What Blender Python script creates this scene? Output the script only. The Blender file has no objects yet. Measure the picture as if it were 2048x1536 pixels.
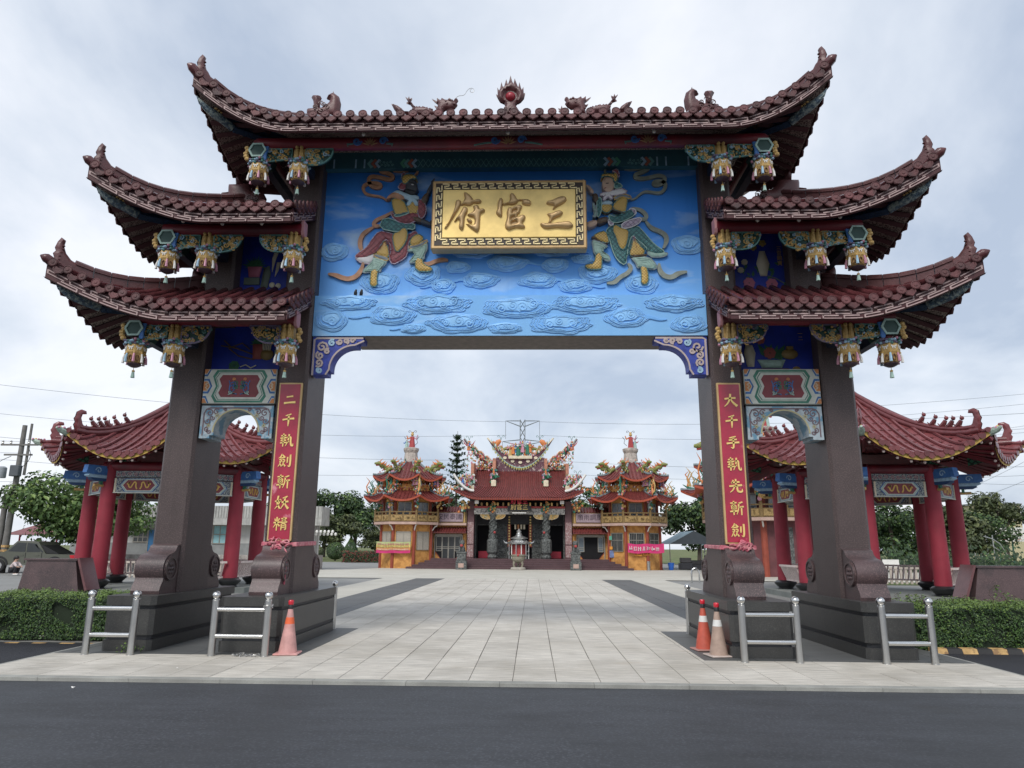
import bpy, math, random
import numpy as np
from mathutils import Vector, Matrix
from mathutils.geometry import delaunay_2d_cdt
R = math.radians
pi = math.pi
sc = bpy.context.scene
col = sc.collection

# ------------------------------------------------------------------ camera
CAMX, CAMY, CAMZ = .4515, -11.033, 1.6
FPX, YAW, PITCH, ROLL = 1417.6, -.03047, .22668, .00725
_f = Vector((math.sin(YAW) * math.cos(PITCH), math.cos(YAW) * math.cos(PITCH), math.sin(PITCH)))
_r = Vector((math.cos(YAW), -math.sin(YAW), 0))
_u = _r.cross(_f)
_r, _u = _r * math.cos(ROLL) + _u * math.sin(ROLL), -_r * math.sin(ROLL) + _u * math.cos(ROLL)
CAM = Vector((CAMX, CAMY, CAMZ))
cd = bpy.data.cameras.new('camera')
cd.sensor_width = 36
cd.lens = 36 * FPX / 2048
cd.clip_end = 3000
cam = bpy.data.objects.new('camera', cd)
col.objects.link(cam)
m3 = Matrix((_r, _u, -_f)).transposed()
cam.matrix_world = Matrix.Translation(CAM) @ m3.to_4x4()
sc.camera = cam

# ------------------------------------------------------------------ sky, sun, exposure
SUN_EL, SUN_AZ = R(47), R(197)          # azimuth clockwise from +Y
wd = bpy.data.worlds.new('World')
sc.world = wd
wd.use_nodes = True
wt = wd.node_tree
wt.nodes.clear()


def wn(t, **k):
	n = wt.nodes.new(t)
	for a, b in k.items():
		setattr(n, a, b)
	return n


wo = wn('ShaderNodeOutputWorld')
bg = wn('ShaderNodeBackground')
bg.inputs[1].default_value = .1
sky = wn('ShaderNodeTexSky', sky_type='NISHITA', sun_disc=False, sun_elevation=SUN_EL, sun_rotation=SUN_AZ)
sky.air_density = 1.2
sky.dust_density = 2.0
tc = wn('ShaderNodeTexCoord')
sep = wn('ShaderNodeSeparateXYZ')
wt.links.new(tc.outputs['Generated'], sep.inputs[0])
zz = wn('ShaderNodeMath', operation='ADD')
zc = wn('ShaderNodeMath', operation='MAXIMUM')
wt.links.new(sep.outputs[2], zc.inputs[0])
zc.inputs[1].default_value = 0
wt.links.new(zc.outputs[0], zz.inputs[0])
zz.inputs[1].default_value = .42
dx = wn('ShaderNodeMath', operation='DIVIDE')
dy = wn('ShaderNodeMath', operation='DIVIDE')
for d, i in ((dx, 0), (dy, 1)):
	wt.links.new(sep.outputs[i], d.inputs[0])
	wt.links.new(zz.outputs[0], d.inputs[1])
cmb = wn('ShaderNodeCombineXYZ')
wt.links.new(dx.outputs[0], cmb.inputs[0])
wt.links.new(dy.outputs[0], cmb.inputs[1])
n1 = wn('ShaderNodeTexNoise')
n1.inputs['Scale'].default_value = 1.35
n1.inputs['Detail'].default_value = 7
n1.inputs['Roughness'].default_value = .56
n1.inputs['Distortion'].default_value = .35
mp = wn('ShaderNodeMapping')
mp.inputs['Location'].default_value = (3.35, 1.9, 0)
wt.links.new(cmb.outputs[0], mp.inputs[0])
wt.links.new(mp.outputs[0], n1.inputs['Vector'])
cr = wn('ShaderNodeValToRGB')
cr.color_ramp.interpolation = 'LINEAR'
e = cr.color_ramp.elements
e[0].position, e[0].color = .36, (.36, .42, .52, 1)
e[1].position, e[1].color = .62, (.70, .72, .765, 1)
m_ = e.new(.50)
m_.color = (.545, .59, .66, 1)
wt.links.new(n1.outputs[0], cr.inputs[0])
sc10 = wn('ShaderNodeVectorMath', operation='SCALE')
wt.links.new(cr.outputs[0], sc10.inputs[0])
sc10.inputs['Scale'].default_value = 9.6
mx = wn('ShaderNodeMixRGB')
mx.inputs[0].default_value = .90
wt.links.new(sky.outputs[0], mx.inputs[1])
wt.links.new(sc10.outputs[0], mx.inputs[2])
wt.links.new(mx.outputs[0], bg.inputs[0])
wt.links.new(bg.outputs[0], wo.inputs[0])
sd = bpy.data.lights.new('sun', 'SUN')
sd.energy = 1.5
sd.angle = R(22)
sd.color = (1, .96, .9)
sun = bpy.data.objects.new('sun', sd)
col.objects.link(sun)
_sv = Vector((math.sin(SUN_AZ) * math.cos(SUN_EL), math.cos(SUN_AZ) * math.cos(SUN_EL), math.sin(SUN_EL)))
sun.rotation_euler = _sv.to_track_quat('Z', 'Y').to_euler()
sun.location = (0, -20, 40)
vs = sc.view_settings
vs.view_transform = 'Standard'
vs.look = 'None'
vs.exposure = 0.60
vs.gamma = 1


# ------------------------------------------------------------------ helpers
def ray(px, py):
	return _f + _r * ((px - 1024) / FPX) - _u * ((py - 768) / FPX)


def atY(px, py, Y):
	d = ray(px, py)
	return CAM + d * ((Y - CAMY) / d.y)


def atZ(px, py, Z=0):
	d = ray(px, py)
	return CAM + d * ((Z - CAMZ) / d.z)


MATS = {}


def mat(name, c, rough=.6, metal=0., var=.12, scale=4., bump=0., bscale=30., objvar=0., speck=None, sscale=180., samt=.5,
		spec=.5, streak=0., coat=0., c2=None, c2scale=2., c2lo=.45, c2hi=.6, emit=None, net=None):
	"""procedural Principled material, world-space noise"""
	if name in MATS:
		return MATS[name]
	m = bpy.data.materials.new(name)
	m.use_nodes = True
	nt = m.node_tree
	b = nt.nodes['Principled BSDF']
	L = nt.links.new
	g = nt.nodes.new('ShaderNodeNewGeometry')
	def noise(s, d=4, r=.55):
		n = nt.nodes.new('ShaderNodeTexNoise')
		n.inputs['Scale'].default_value = s
		n.inputs['Detail'].default_value = d
		n.inputs['Roughness'].default_value = r
		L(g.outputs['Position'], n.inputs['Vector'])
		return n
	def mixc(fac, a, bb, mode='MIX'):
		x = nt.nodes.new('ShaderNodeMixRGB')
		x.blend_type = mode
		for s, v in ((0, fac), (1, a), (2, bb)):
			if isinstance(v, (int, float)):
				x.inputs[s].default_value = v
			elif isinstance(v, tuple):
				x.inputs[s].default_value = (*v[:3], 1)
			else:
				L(v, x.inputs[s])
		return x.outputs[0]
	def ramp(src, lo, hi):
		r = nt.nodes.new('ShaderNodeMapRange')
		r.inputs[1].default_value = lo
		r.inputs[2].default_value = hi
		L(src, r.inputs[0])
		return r.outputs[0]
	out = tuple(c)
	n = noise(scale)
	if var:
		lo = tuple(max(0, x * (1 - var)) for x in c)
		hi = tuple(min(1, x * (1 + var)) for x in c)
		out = mixc(ramp(n.outputs[0], .3, .7), lo, hi)
	if c2:
		nn = noise(c2scale, 5)
		out = mixc(ramp(nn.outputs[0], c2lo, c2hi), out, tuple(c2))
	if speck:
		sn = noise(sscale, 2, .6)
		out = mixc(ramp(sn.outputs[0], .5, .68), out, tuple(speck)) if samt >= 1 else mixc(
			_mul(nt, ramp(sn.outputs[0], .5, .68), samt), out, tuple(speck))
	if net:
		sp_ = nt.nodes.new('ShaderNodeSeparateXYZ')
		L(g.outputs['Position'], sp_.inputs[0])
		def mth(op, a, bb):
			x = nt.nodes.new('ShaderNodeMath')
			x.operation = op
			for i_, v_ in ((0, a), (1, bb)):
				if isinstance(v_, (int, float)):
					x.inputs[i_].default_value = v_
				else:
					L(v_, x.inputs[i_])
			return x.outputs[0]
		ln = [mth('LESS_THAN', mth('FRACT', mth('MULTIPLY', mth(o_, sp_.outputs[0], sp_.outputs[2]), net[0]), 0), net[2]) for o_ in ('ADD', 'SUBTRACT')]
		out = mixc(mth('MAXIMUM', *ln), out, net[1])
	if streak:
		mpn = nt.nodes.new('ShaderNodeMapping')
		mpn.inputs['Scale'].default_value = (9, 9, .5)
		L(g.outputs['Position'], mpn.inputs[0])
		sn = nt.nodes.new('ShaderNodeTexNoise')
		sn.inputs['Scale'].default_value = 1.2
		sn.inputs['Detail'].default_value = 5
		L(mpn.outputs[0], sn.inputs['Vector'])
		out = mixc(_mul(nt, ramp(sn.outputs[0], .52, .75), streak), out, tuple(x * .45 for x in c))
	if objvar:
		oi = nt.nodes.new('ShaderNodeObjectInfo')
		hv = nt.nodes.new('ShaderNodeHueSaturation')
		mr = nt.nodes.new('ShaderNodeMapRange')
		mr.inputs[3].default_value = 1 - objvar
		mr.inputs[4].default_value = 1 + objvar
		L(oi.outputs['Random'], mr.inputs[0])
		L(mr.outputs[0], hv.inputs['Value'])
		if isinstance(out, tuple):
			hv.inputs['Color'].default_value = (*out, 1)
		else:
			L(out, hv.inputs['Color'])
		out = hv.outputs[0]
	if isinstance(out, tuple):
		b.inputs['Base Color'].default_value = (*out, 1)
	else:
		L(out, b.inputs['Base Color'])
	b.inputs['Metallic'].default_value = metal
	b.inputs['Roughness'].default_value = rough
	b.inputs['Specular IOR Level'].default_value = spec
	if coat:
		b.inputs['Coat Weight'].default_value = coat
	if emit:
		b.inputs['Emission Color'].default_value = (*emit[:3], 1)
		b.inputs['Emission Strength'].default_value = emit[3]
	if bump:
		bn = noise(bscale, 4, .6)
		bp = nt.nodes.new('ShaderNodeBump')
		bp.inputs['Strength'].default_value = bump
		bp.inputs['Distance'].default_value = .02
		L(bn.outputs[0], bp.inputs['Height'])
		L(bp.outputs[0], b.inputs['Normal'])
	MATS[name] = m
	return m


def _mul(nt, s, k):
	n = nt.nodes.new('ShaderNodeMath')
	n.operation = 'MULTIPLY'
	nt.links.new(s, n.inputs[0])
	n.inputs[1].default_value = k
	return n.outputs[0]


class MB:
	"""mesh builder: collects pieces, builds ONE mesh object"""
	def __init__(s):
		s.v, s.f, s.m, s.k = [], [], [], 0

	def add(s, vs, fs, M=None):
		o = len(s.v)
		if M is not None:
			vs = [M @ Vector(p) for p in vs]
		s.v += [tuple(p) for p in vs]
		s.f += [tuple(i + o for i in f) for f in fs]
		s.m += [s.k] * len(fs)
		return s

	def box(s, x0, x1, y0, y1, z0, z1, M=None):
		return s.add([(x0, y0, z0), (x1, y0, z0), (x1, y1, z0), (x0, y1, z0), (x0, y0, z1), (x1, y0, z1), (x1, y1, z1), (x0, y1, z1)],
					 [(3, 2, 1, 0), (4, 5, 6, 7), (0, 1, 5, 4), (1, 2, 6, 5), (2, 3, 7, 6), (3, 0, 4, 7)], M)

	def bbox(s, x0, x1, y0, y1, z0, z1, b=.01, M=None):
		"""box with bevelled edges: stacked octagon rings"""
		def ring(i, z):
			return [(x0 + i, y0 + b + i * 0, z), (x0 + b + i * 0, y0 + i, z), (x1 - b, y0 + i, z), (x1 - i, y0 + b, z), (x1 - i, y1 - b, z),
					(x1 - b, y1 - i, z), (x0 + b, y1 - i, z), (x0 + i, y1 - b, z)]
		V = ring(b, z0) + ring(0, z0 + b) + ring(0, z1 - b) + ring(b, z1)
		F = [tuple(range(7, -1, -1)), tuple(range(24, 32))]
		for r in range(3):
			for i in range(8):
				j = (i + 1) % 8
				F.append((r * 8 + i, r * 8 + j, r * 8 + 8 + j, r * 8 + 8 + i))
		return s.add(V, F, M)

	def prism(s, pts, M, d0, d1):
		"""polygon pts in local xy, extruded local z d0..d1"""
		n = len(pts)
		a = sum(pts[i][0] * pts[(i + 1) % n][1] - pts[(i + 1) % n][0] * pts[i][1] for i in range(n))
		if a < 0:
			pts = pts[::-1]
		V = [(p[0], p[1], d0) for p in pts] + [(p[0], p[1], d1) for p in pts]
		F = [tuple(range(n - 1, -1, -1)), tuple(range(n, 2 * n))] + [(i, (i + 1) % n, n + (i + 1) % n, n + i) for i in range(n)]
		return s.add(V, F, M)

	def ribbon(s, pts, w, M, d0, d1, taper=False):
		"""flat stroke along pts (x,y[,w]) extruded d0..d1"""
		n = len(pts)
		L, Rr = [], []
		for i, p in enumerate(pts):
			a = pts[max(0, i - 1)]
			b = pts[min(n - 1, i + 1)]
			tx, ty = b[0] - a[0], b[1] - a[1]
			l = math.hypot(tx, ty) or 1
			ww = (p[2] if len(p) > 2 else w) / 2
			if taper:
				ww *= .25 + .75 * math.sin(pi * min(1, (i + .5) / n)) ** .5
			L.append((p[0] - ty / l * ww, p[1] + tx / l * ww))
			Rr.append((p[0] + ty / l * ww, p[1] - tx / l * ww))
		V = []
		for i in range(n):
			V += [(*L[i], d0), (*Rr[i], d0), (*Rr[i], d1), (*L[i], d1)]
		F = [(0, 1, 2, 3), (4 * n - 1, 4 * n - 2, 4 * n - 3, 4 * n - 4)]
		for i in range(n - 1):
			a, b = 4 * i, 4 * i + 4
			F += [(a, b, b + 1, a + 1), (a + 1, b + 1, b + 2, a + 2), (a + 2, b + 2, b + 3, a + 3), (a + 3, b + 3, b, a)]
		return s.add(V, F, M)

	def tube(s, path, r, n=8, caps=True, up=None, sx=1., M=None):
		path = [Vector(p) for p in path]
		k = len(path)
		if not hasattr(r, '__len__'):
			r = [r] * k
		V, F = [], []
		prev = None
		for i, p in enumerate(path):
			t = path[min(k - 1, i + 1)] - path[max(0, i - 1)]
			if t.length < 1e-9:
				t = Vector((0, 0, 1))
			t.normalize()
			if prev is None:
				h = Vector(up) if up else (Vector((0, 0, 1)) if abs(t.z) < .9 else Vector((1, 0, 0)))
			else:
				h = prev
			a = h - t * h.dot(t)
			if a.length < 1e-6:
				a = t.orthogonal()
			a.normalize()
			prev = a
			b = t.cross(a)
			for j in range(n):
				w = 2 * pi * j / n
				V.append(p + (a * math.cos(w) + b * (math.sin(w) * sx)) * r[i])
		for i in range(k - 1):
			for j in range(n):
				j2 = (j + 1) % n
				F.append((i * n + j, i * n + j2, (i + 1) * n + j2, (i + 1) * n + j))
		if caps:
			F += [tuple(range(n - 1, -1, -1)), tuple(range((k - 1) * n, k * n))]
		return s.add(V, F, M)

	def lathe(s, prof, n=16, c=(0, 0, 0), M=None, rot=0.):
		"""prof [(r,z)]"""
		V, F = [], []
		k = len(prof)
		for (r, z) in prof:
			for j in range(n):
				w = 2 * pi * j / n + rot
				V.append((c[0] + r * math.cos(w), c[1] + r * math.sin(w), c[2] + z))
		for i in range(k - 1):
			for j in range(n):
				j2 = (j + 1) % n
				F.append((i * n + j, i * n + j2, (i + 1) * n + j2, (i + 1) * n + j))
		F += [tuple(range(n - 1, -1, -1)), tuple(range((k - 1) * n, k * n))]
		return s.add(V, F, M)

	def ball(s, c, r, n=8, m=6, M=None):
		if not hasattr(r, '__len__'):
			r = (r, r, r)
		V = [(c[0], c[1], c[2] - r[2])]
		for i in range(1, m):
			a = -pi / 2 + pi * i / m
			for j in range(n):
				w = 2 * pi * j / n
				V.append((c[0] + r[0] * math.cos(a) * math.cos(w), c[1] + r[1] * math.cos(a) * math.sin(w), c[2] + r[2] * math.sin(a)))
		V.append((c[0], c[1], c[2] + r[2]))
		F = [(0, 1 + (j + 1) % n, 1 + j) for j in range(n)]
		for i in range(m - 2):
			for j in range(n):
				j2 = (j + 1) % n
				F.append((1 + i * n + j, 1 + i * n + j2, 1 + (i + 1) * n + j2, 1 + (i + 1) * n + j))
		t = len(V) - 1
		F += [(t, 1 + (m - 2) * n + j, 1 + (m - 2) * n + (j + 1) % n) for j in range(n)]
		return s.add(V, F, M)

	def grid(s, fn, nu, nv, M=None):
		V = [fn(i / nu, j / nv) for j in range(nv + 1) for i in range(nu + 1)]
		F = [(j * (nu + 1) + i, j * (nu + 1) + i + 1, (j + 1) * (nu + 1) + i + 1, (j + 1) * (nu + 1) + i) for j in range(nv) for i in range(nu)]
		return s.add(V, F, M)

	def inflate(s, poly, M, depth, step=None, round_=None, lip=0., holes=(), both=False, back=None):
		"""pillowed relief: polygon in local xy bulging along +z"""
		poly = dense(poly, step)
		xs = [p[0] for p in poly]
		ys = [p[1] for p in poly]
		ext = min(max(xs) - min(xs), max(ys) - min(ys))
		if step is None:
			step = ext / 7
		if round_ is None:
			round_ = ext * .42
		loops = [poly] + [dense(h, step) for h in holes]
		P, E = [], []
		for lp in loops:
			o = len(P)
			P += lp
			E += [(o + i, o + (i + 1) % len(lp)) for i in range(len(lp))]
		nb = len(P)
		A = np.array([P[a] for a, b in E], float)
		B = np.array([P[b] for a, b in E], float)
		gx, gy = np.meshgrid(np.arange(min(xs) + step / 2, max(xs), step), np.arange(min(ys) + step / 2, max(ys), step))
		gx = gx + (np.arange(gx.shape[0]) % 2)[:, None] * step / 2
		G = np.stack([gx.ravel(), gy.ravel()], 1)
		AB = B - A
		def dist(Q):
			t = np.clip(((Q[:, None] - A) * AB).sum(2) / np.maximum((AB * AB).sum(1), 1e-12), 0, 1)
			d = np.linalg.norm(Q[:, None] - (A + t[..., None] * AB), axis=2)
			return d.min(1)
		if len(G):
			c = ((A[None, :, 1] > G[:, None, 1]) != (B[None, :, 1] > G[:, None, 1])) & (
				G[:, None, 0] < (B[None, :, 0] - A[None, :, 0]) * (G[:, None, 1] - A[None, :, 1]) / (B[None, :, 1] - A[None, :, 1] + 1e-12) + A[None, :, 0])
			ins = c.sum(1) % 2 == 1
			G = G[ins]
			if len(G):
				d = dist(G)
				G = G[d > step * .45]
		allp = [Vector(p) for p in P] + [Vector(p) for p in G.tolist()]
		try:
			vo, eo, fo, *_ = delaunay_2d_cdt(allp, E, [], 2, 1e-6)
		except Exception:
			return s
		Q = np.array([(p.x, p.y) for p in vo])
		d = dist(Q)
		h = lip + depth * np.sqrt(np.clip(1 - (1 - np.clip(d / round_, 0, 1)) ** 2, 0, 1))
		V = [(q[0], q[1], float(z)) for q, z in zip(Q, h)]
		F = [tuple(f) for f in fo]
		s.add(V, F, M)
		if both:
			s.add([(v[0], v[1], -v[2]) for v in V], [f[::-1] for f in F], M)
		elif lip or back is not None:
			bz = 0. if back is None else back
			for lp in loops:
				n = len(lp)
				s.add([(p[0], p[1], bz) for p in lp] + [(p[0], p[1], lip) for p in lp], [(i, (i + 1) % n, n + (i + 1) % n, n + i) for i in range(n)], M)
		return s

	def build(s, name, mats, parent=None, smooth=False, sharp=40, kind=None):
		me = bpy.data.meshes.new(name)
		me.from_pydata(s.v, [], s.f)
		if not isinstance(mats, (list, tuple)):
			mats = [mats]
		for m in mats:
			me.materials.append(m)
		if len(mats) > 1:
			me.polygons.foreach_set('material_index', s.m)
		if smooth:
			me.polygons.foreach_set('use_smooth', [True] * len(me.polygons))
			me.set_sharp_from_angle(angle=R(sharp))
		o = bpy.data.objects.new(name, me)
		col.objects.link(o)
		adopt(o, parent)
		if kind:
			o['kind'] = kind
		return o


def dense(poly, step):
	if not step:
		return [tuple(p[:2]) for p in poly]
	out = []
	n = len(poly)
	for i in range(n):
		a, b = poly[i], poly[(i + 1) % n]
		k = max(1, int(math.hypot(b[0] - a[0], b[1] - a[1]) / (step * 1.2)))
		out += [(a[0] + (b[0] - a[0]) * j / k, a[1] + (b[1] - a[1]) * j / k) for j in range(k)]
	return out


def smoothpoly(poly, it=2, closed=True):
	"""Chaikin corner cutting"""
	for _ in range(it):
		n = len(poly)
		out = [] if closed else [poly[0]]
		for i in range(n if closed else n - 1):
			a, b = poly[i], poly[(i + 1) % n]
			out.append(tuple(.75 * a[k] + .25 * b[k] for k in range(len(a))))
			out.append(tuple(.25 * a[k] + .75 * b[k] for k in range(len(a))))
		if not closed:
			out.append(poly[-1])
		poly = out
	return poly


INVP = {}


def adopt(o, parent):
	if parent is None:
		return
	o.parent = parent
	if parent.name in INVP:
		o.matrix_parent_inverse = INVP[parent.name]


def thing(name, label, cat, loc=(0, 0, 0), group=None, local=False):
	"""an Empty at the thing's base; its parts are built in world coordinates (or local ones)"""
	o = bpy.data.objects.new(name, None)
	o.empty_display_size = .2
	col.objects.link(o)
	o.location = loc
	if not local:
		INVP[o.name] = Matrix.Translation(-Vector(loc))
	return tag(o, label, cat, group)


def tag(o, label=None, cat=None, group=None, kind=None):
	if label:
		o['label'] = label
	if cat:
		o['category'] = cat
	if group:
		o['group'] = group
	if kind:
		o['kind'] = kind
	return o


def inst(name, src, M, parent=None):
	"""another object sharing src's mesh, placed by matrix M"""
	o = bpy.data.objects.new(name, src.data if hasattr(src, 'data') else src)
	col.objects.link(o)
	adopt(o, parent)
	o.matrix_basis = M
	return o


def dup(o, parent=None, delta=None, label=None):
	c = o.copy()
	col.objects.link(c)
	c.parent = parent
	if parent is not None:
		c.matrix_parent_inverse = o.matrix_parent_inverse.copy()
	if delta is not None:
		c.location = Vector(o.location) + Vector(delta)
	if label:
		c['label'] = label
	for ch in list(o.children):
		dup(ch, c)
	return c


def frame(O, U, V):
	"""matrix: local x=U, y=V, z=UxV"""
	U, V = Vector(U).normalized(), Vector(V).normalized()
	N = U.cross(V)
	m = Matrix((U, V, N)).transposed().to_4x4()
	m.translation = O
	return m


def front(Y, x=0, z=0):
	"""local x -> X, y -> Z, z -> towards the camera (-Y)"""
	return frame((x, Y, z), (1, 0, 0), (0, 0, 1))


def spiral(cx, cy, r, turns=1.5, a0=0., d=1, n=None, r0=.12):
	n = n or int(turns * 12)
	return [(cx + (r * (1 - (1 - r0) * i / n)) * math.cos(a0 + d * 2 * pi * turns * i / n),
			 cy + (r * (1 - (1 - r0) * i / n)) * math.sin(a0 + d * 2 * pi * turns * i / n)) for i in range(n + 1)]


def circ(cx, cy, r, n=16, ry=None, a0=0.):
	return [(cx + r * math.cos(a0 + 2 * pi * i / n), cy + (ry or r) * math.sin(a0 + 2 * pi * i / n)) for i in range(n)]


def lerp(a, b, t):
	return a + (b - a) * t


def text_mesh(name, body, size, M, depth, m, parent, shear=0., align='CENTER', joined=None):
	cu = bpy.data.curves.new(name, 'FONT')
	cu.body = body
	cu.size = size
	cu.extrude = depth
	cu.align_x = align
	cu.align_y = 'CENTER'
	cu.shear = shear
	cu.resolution_u = 2
	to = bpy.data.objects.new(name, cu)
	me = bpy.data.meshes.new_from_object(to)
	bpy.data.objects.remove(to)
	bpy.data.curves.remove(cu)
	me.transform(M)
	me.materials.clear()
	me.materials.append(m)
	o = bpy.data.objects.new(name, me)
	col.objects.link(o)
	adopt(o, parent)
	return o
# ------------------------------------------------------------------ materials
M_gran = mat('granite_brown', (.062, .044, .043), .48, var=.16, scale=2, speck=(.23, .165, .155), sscale=60, samt=.45, bump=.15, bscale=160, streak=.25)
M_granr = mat('granite_red', (.080, .052, .054), .42, var=.14, scale=3, speck=(.26, .17, .165), sscale=60, samt=.45, bump=.12, bscale=160, c2=(.05, .036, .038), c2scale=1.7)
M_plinth = mat('granite_grey', (.042, .042, .041), .38, var=.10, scale=2, speck=(.12, .118, .11), sscale=70, samt=.4, bump=.08, bscale=160, streak=.2, objvar=.06)
M_tile = mat('tile_maroon', (.088, .026, .029), .26, var=.3, scale=7, bump=.2, bscale=30, objvar=.28, c2=(.05, .024, .026), c2scale=1.3, c2lo=.5, c2hi=.75)
M_tilem = mat('tile_matt', (.100, .032, .034), .6, var=.3, scale=9, bump=.4, bscale=45, objvar=.28, c2=(.06, .028, .03), c2scale=4, c2lo=.5, c2hi=.7)
M_tile2 = mat('tile_red', (.155, .043, .046), .27, var=.2, scale=5, bump=.12, bscale=25, objvar=.22)
M_ridge = mat('ridge_maroon', (.105, .040, .041), .4, var=.2, scale=8, bump=.3, bscale=30, objvar=.1)
M_red = mat('paint_red', (.17, .012, .022), .45, var=.18, scale=3, c2=(.09, .012, .02), c2scale=1.1)
M_redcol = mat('column_red', (.27, .022, .040), .62, var=.12, scale=2.5, bump=.25, bscale=90)
M_pinkend = mat('paint_pinkish', (.42, .20, .21), .6)
M_fret = mat('paint_fret', (.40, .29, .28), .6, var=.15, scale=12)
M_fasc = mat('paint_fascia', (.060, .014, .017), .6)
M_soff = mat('paint_soffit', (.32, .26, .22), .7, var=.25, scale=14, c2=(.06, .03, .03), c2scale=45, c2lo=.48, c2hi=.56)
M_gold = mat('gold_leaf', (.82, .60, .22), .38, metal=.35, var=.14, scale=3, bump=.06, bscale=14)
M_gold2 = mat('gold_dull', (.54, .36, .17), .36, metal=.35, var=.12, scale=6)
M_gpaint = mat('gold_paint', (.52, .34, .12), .5, metal=.1, var=.25, scale=22, bump=.5, bscale=60)
M_goldt = mat('gold_bright', (.86, .62, .22), .38, metal=.35, var=.1, scale=8)
M_cream = mat('cream', (.68, .60, .44), .6)
M_white = mat('paint_white', (.72, .71, .68), .6, var=.1)
M_black = mat('paint_black', (.012, .012, .013), .5)
M_teal = mat('paint_teal', (.10, .24, .22), .55, var=.3, scale=20, bump=.4, bscale=50)
M_tealp = mat('paint_teal_pale', (.33, .47, .42), .6, var=.2, scale=10, bump=.25, bscale=24)
M_blue = mat('paint_blue', (.018, .05, .30), .55, var=.25, scale=6)
M_blue2 = mat('paint_blue_mid', (.05, .16, .42), .55, var=.2, scale=8)
M_lblue = mat('paint_light_blue', (.33, .50, .64), .6, var=.2, scale=10)
M_pink = mat('paint_pink', (.52, .25, .33), .55, var=.25, scale=18)
M_green = mat('paint_green', (.03, .16, .10), .55, var=.3, scale=14)
M_dgreen = mat('paint_dark_green', (.012, .055, .045), .5)
M_orange = mat('paint_orange', (.55, .22, .08), .55, var=.2, scale=10)
M_purple = mat('paint_purple_grey', (.17, .14, .22), .6, var=.3, scale=14)
M_steel = mat('stainless', (.62, .62, .61), .22, metal=1., var=.06, scale=5)
M_steelb = mat('stainless_brushed', (.50, .50, .49), .36, metal=1., var=.08, scale=5)
M_couplet = mat('couplet_red', (.36, .012, .045), .28, var=.14, scale=5, c2=(.62, .22, .28), c2scale=4.5, c2lo=.66, c2hi=.78, coat=.3)  # pale pink patches paint reflections into the glossy red


def panel_mat():
	m = bpy.data.materials.new('painted_sky_panel')
	m.use_nodes = True
	nt = m.node_tree
	b = nt.nodes['Principled BSDF']
	L = nt.links.new
	g = nt.nodes.new('ShaderNodeNewGeometry')
	s = nt.nodes.new('ShaderNodeSeparateXYZ')
	L(g.outputs['Position'], s.inputs[0])
	mr = nt.nodes.new('ShaderNodeMapRange')
	mr.inputs[1].default_value, mr.inputs[2].default_value = 5.4, 8.9
	L(s.outputs[2], mr.inputs[0])
	rp = nt.nodes.new('ShaderNodeValToRGB')
	e = rp.color_ramp.elements
	e[0].position, e[0].color = 0, (.20, .46, .80, 1)
	e[1].position, e[1].color = 1, (.012, .14, .46, 1)  # sky blue of the painting, darkened at the top with eave shade
	for p, c in ((.22, (.17, .43, .82)), (.42, (.095, .34, .84)), (.75, (.03, .24, .78))):
		q = e.new(p)
		q.color = (*c, 1)
	L(mr.outputs[0], rp.inputs[0])
	mp = nt.nodes.new('ShaderNodeMapping')
	mp.inputs['Scale'].default_value = (.55, 1, 1.6)
	mp.inputs['Location'].default_value = (1.3, 0, .4)
	L(g.outputs['Position'], mp.inputs[0])
	n = nt.nodes.new('ShaderNodeTexNoise')
	n.inputs['Scale'].default_value = 1.5
	n.inputs['Detail'].default_value = 6
	n.inputs['Distortion'].default_value = .6
	L(mp.outputs[0], n.inputs['Vector'])
	r2 = nt.nodes.new('ShaderNodeMapRange')
	r2.inputs[1].default_value, r2.inputs[2].default_value, r2.inputs[4].default_value = .55, .78, .75
	L(n.outputs[0], r2.inputs[0])
	mx = nt.nodes.new('ShaderNodeMixRGB')
	mx.inputs[2].default_value = (.50, .68, .86, 1)
	L(r2.outputs[0], mx.inputs[0])
	L(rp.outputs[0], mx.inputs[1])
	mp2 = nt.nodes.new('ShaderNodeMapping')
	mp2.inputs['Scale'].default_value = (7, 7, .4)
	L(g.outputs['Position'], mp2.inputs[0])
	n2 = nt.nodes.new('ShaderNodeTexNoise')
	n2.inputs['Scale'].default_value = 1
	n2.inputs['Detail'].default_value = 5
	L(mp2.outputs[0], n2.inputs['Vector'])
	r3 = nt.nodes.new('ShaderNodeMapRange')
	r3.inputs[1].default_value, r3.inputs[2].default_value, r3.inputs[4].default_value = .55, .8, .35
	L(n2.outputs[0], r3.inputs[0])
	m2 = nt.nodes.new('ShaderNodeMixRGB')
	m2.blend_type = 'MULTIPLY'
	m2.inputs[2].default_value = (.55, .66, .8, 1)
	L(r3.outputs[0], m2.inputs[0])
	L(mx.outputs[0], m2.inputs[1])
	L(m2.outputs[0], b.inputs['Base Color'])
	b.inputs['Roughness'].default_value = .6
	MATS[m.name] = m
	return m


M_panel = panel_mat()
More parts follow.
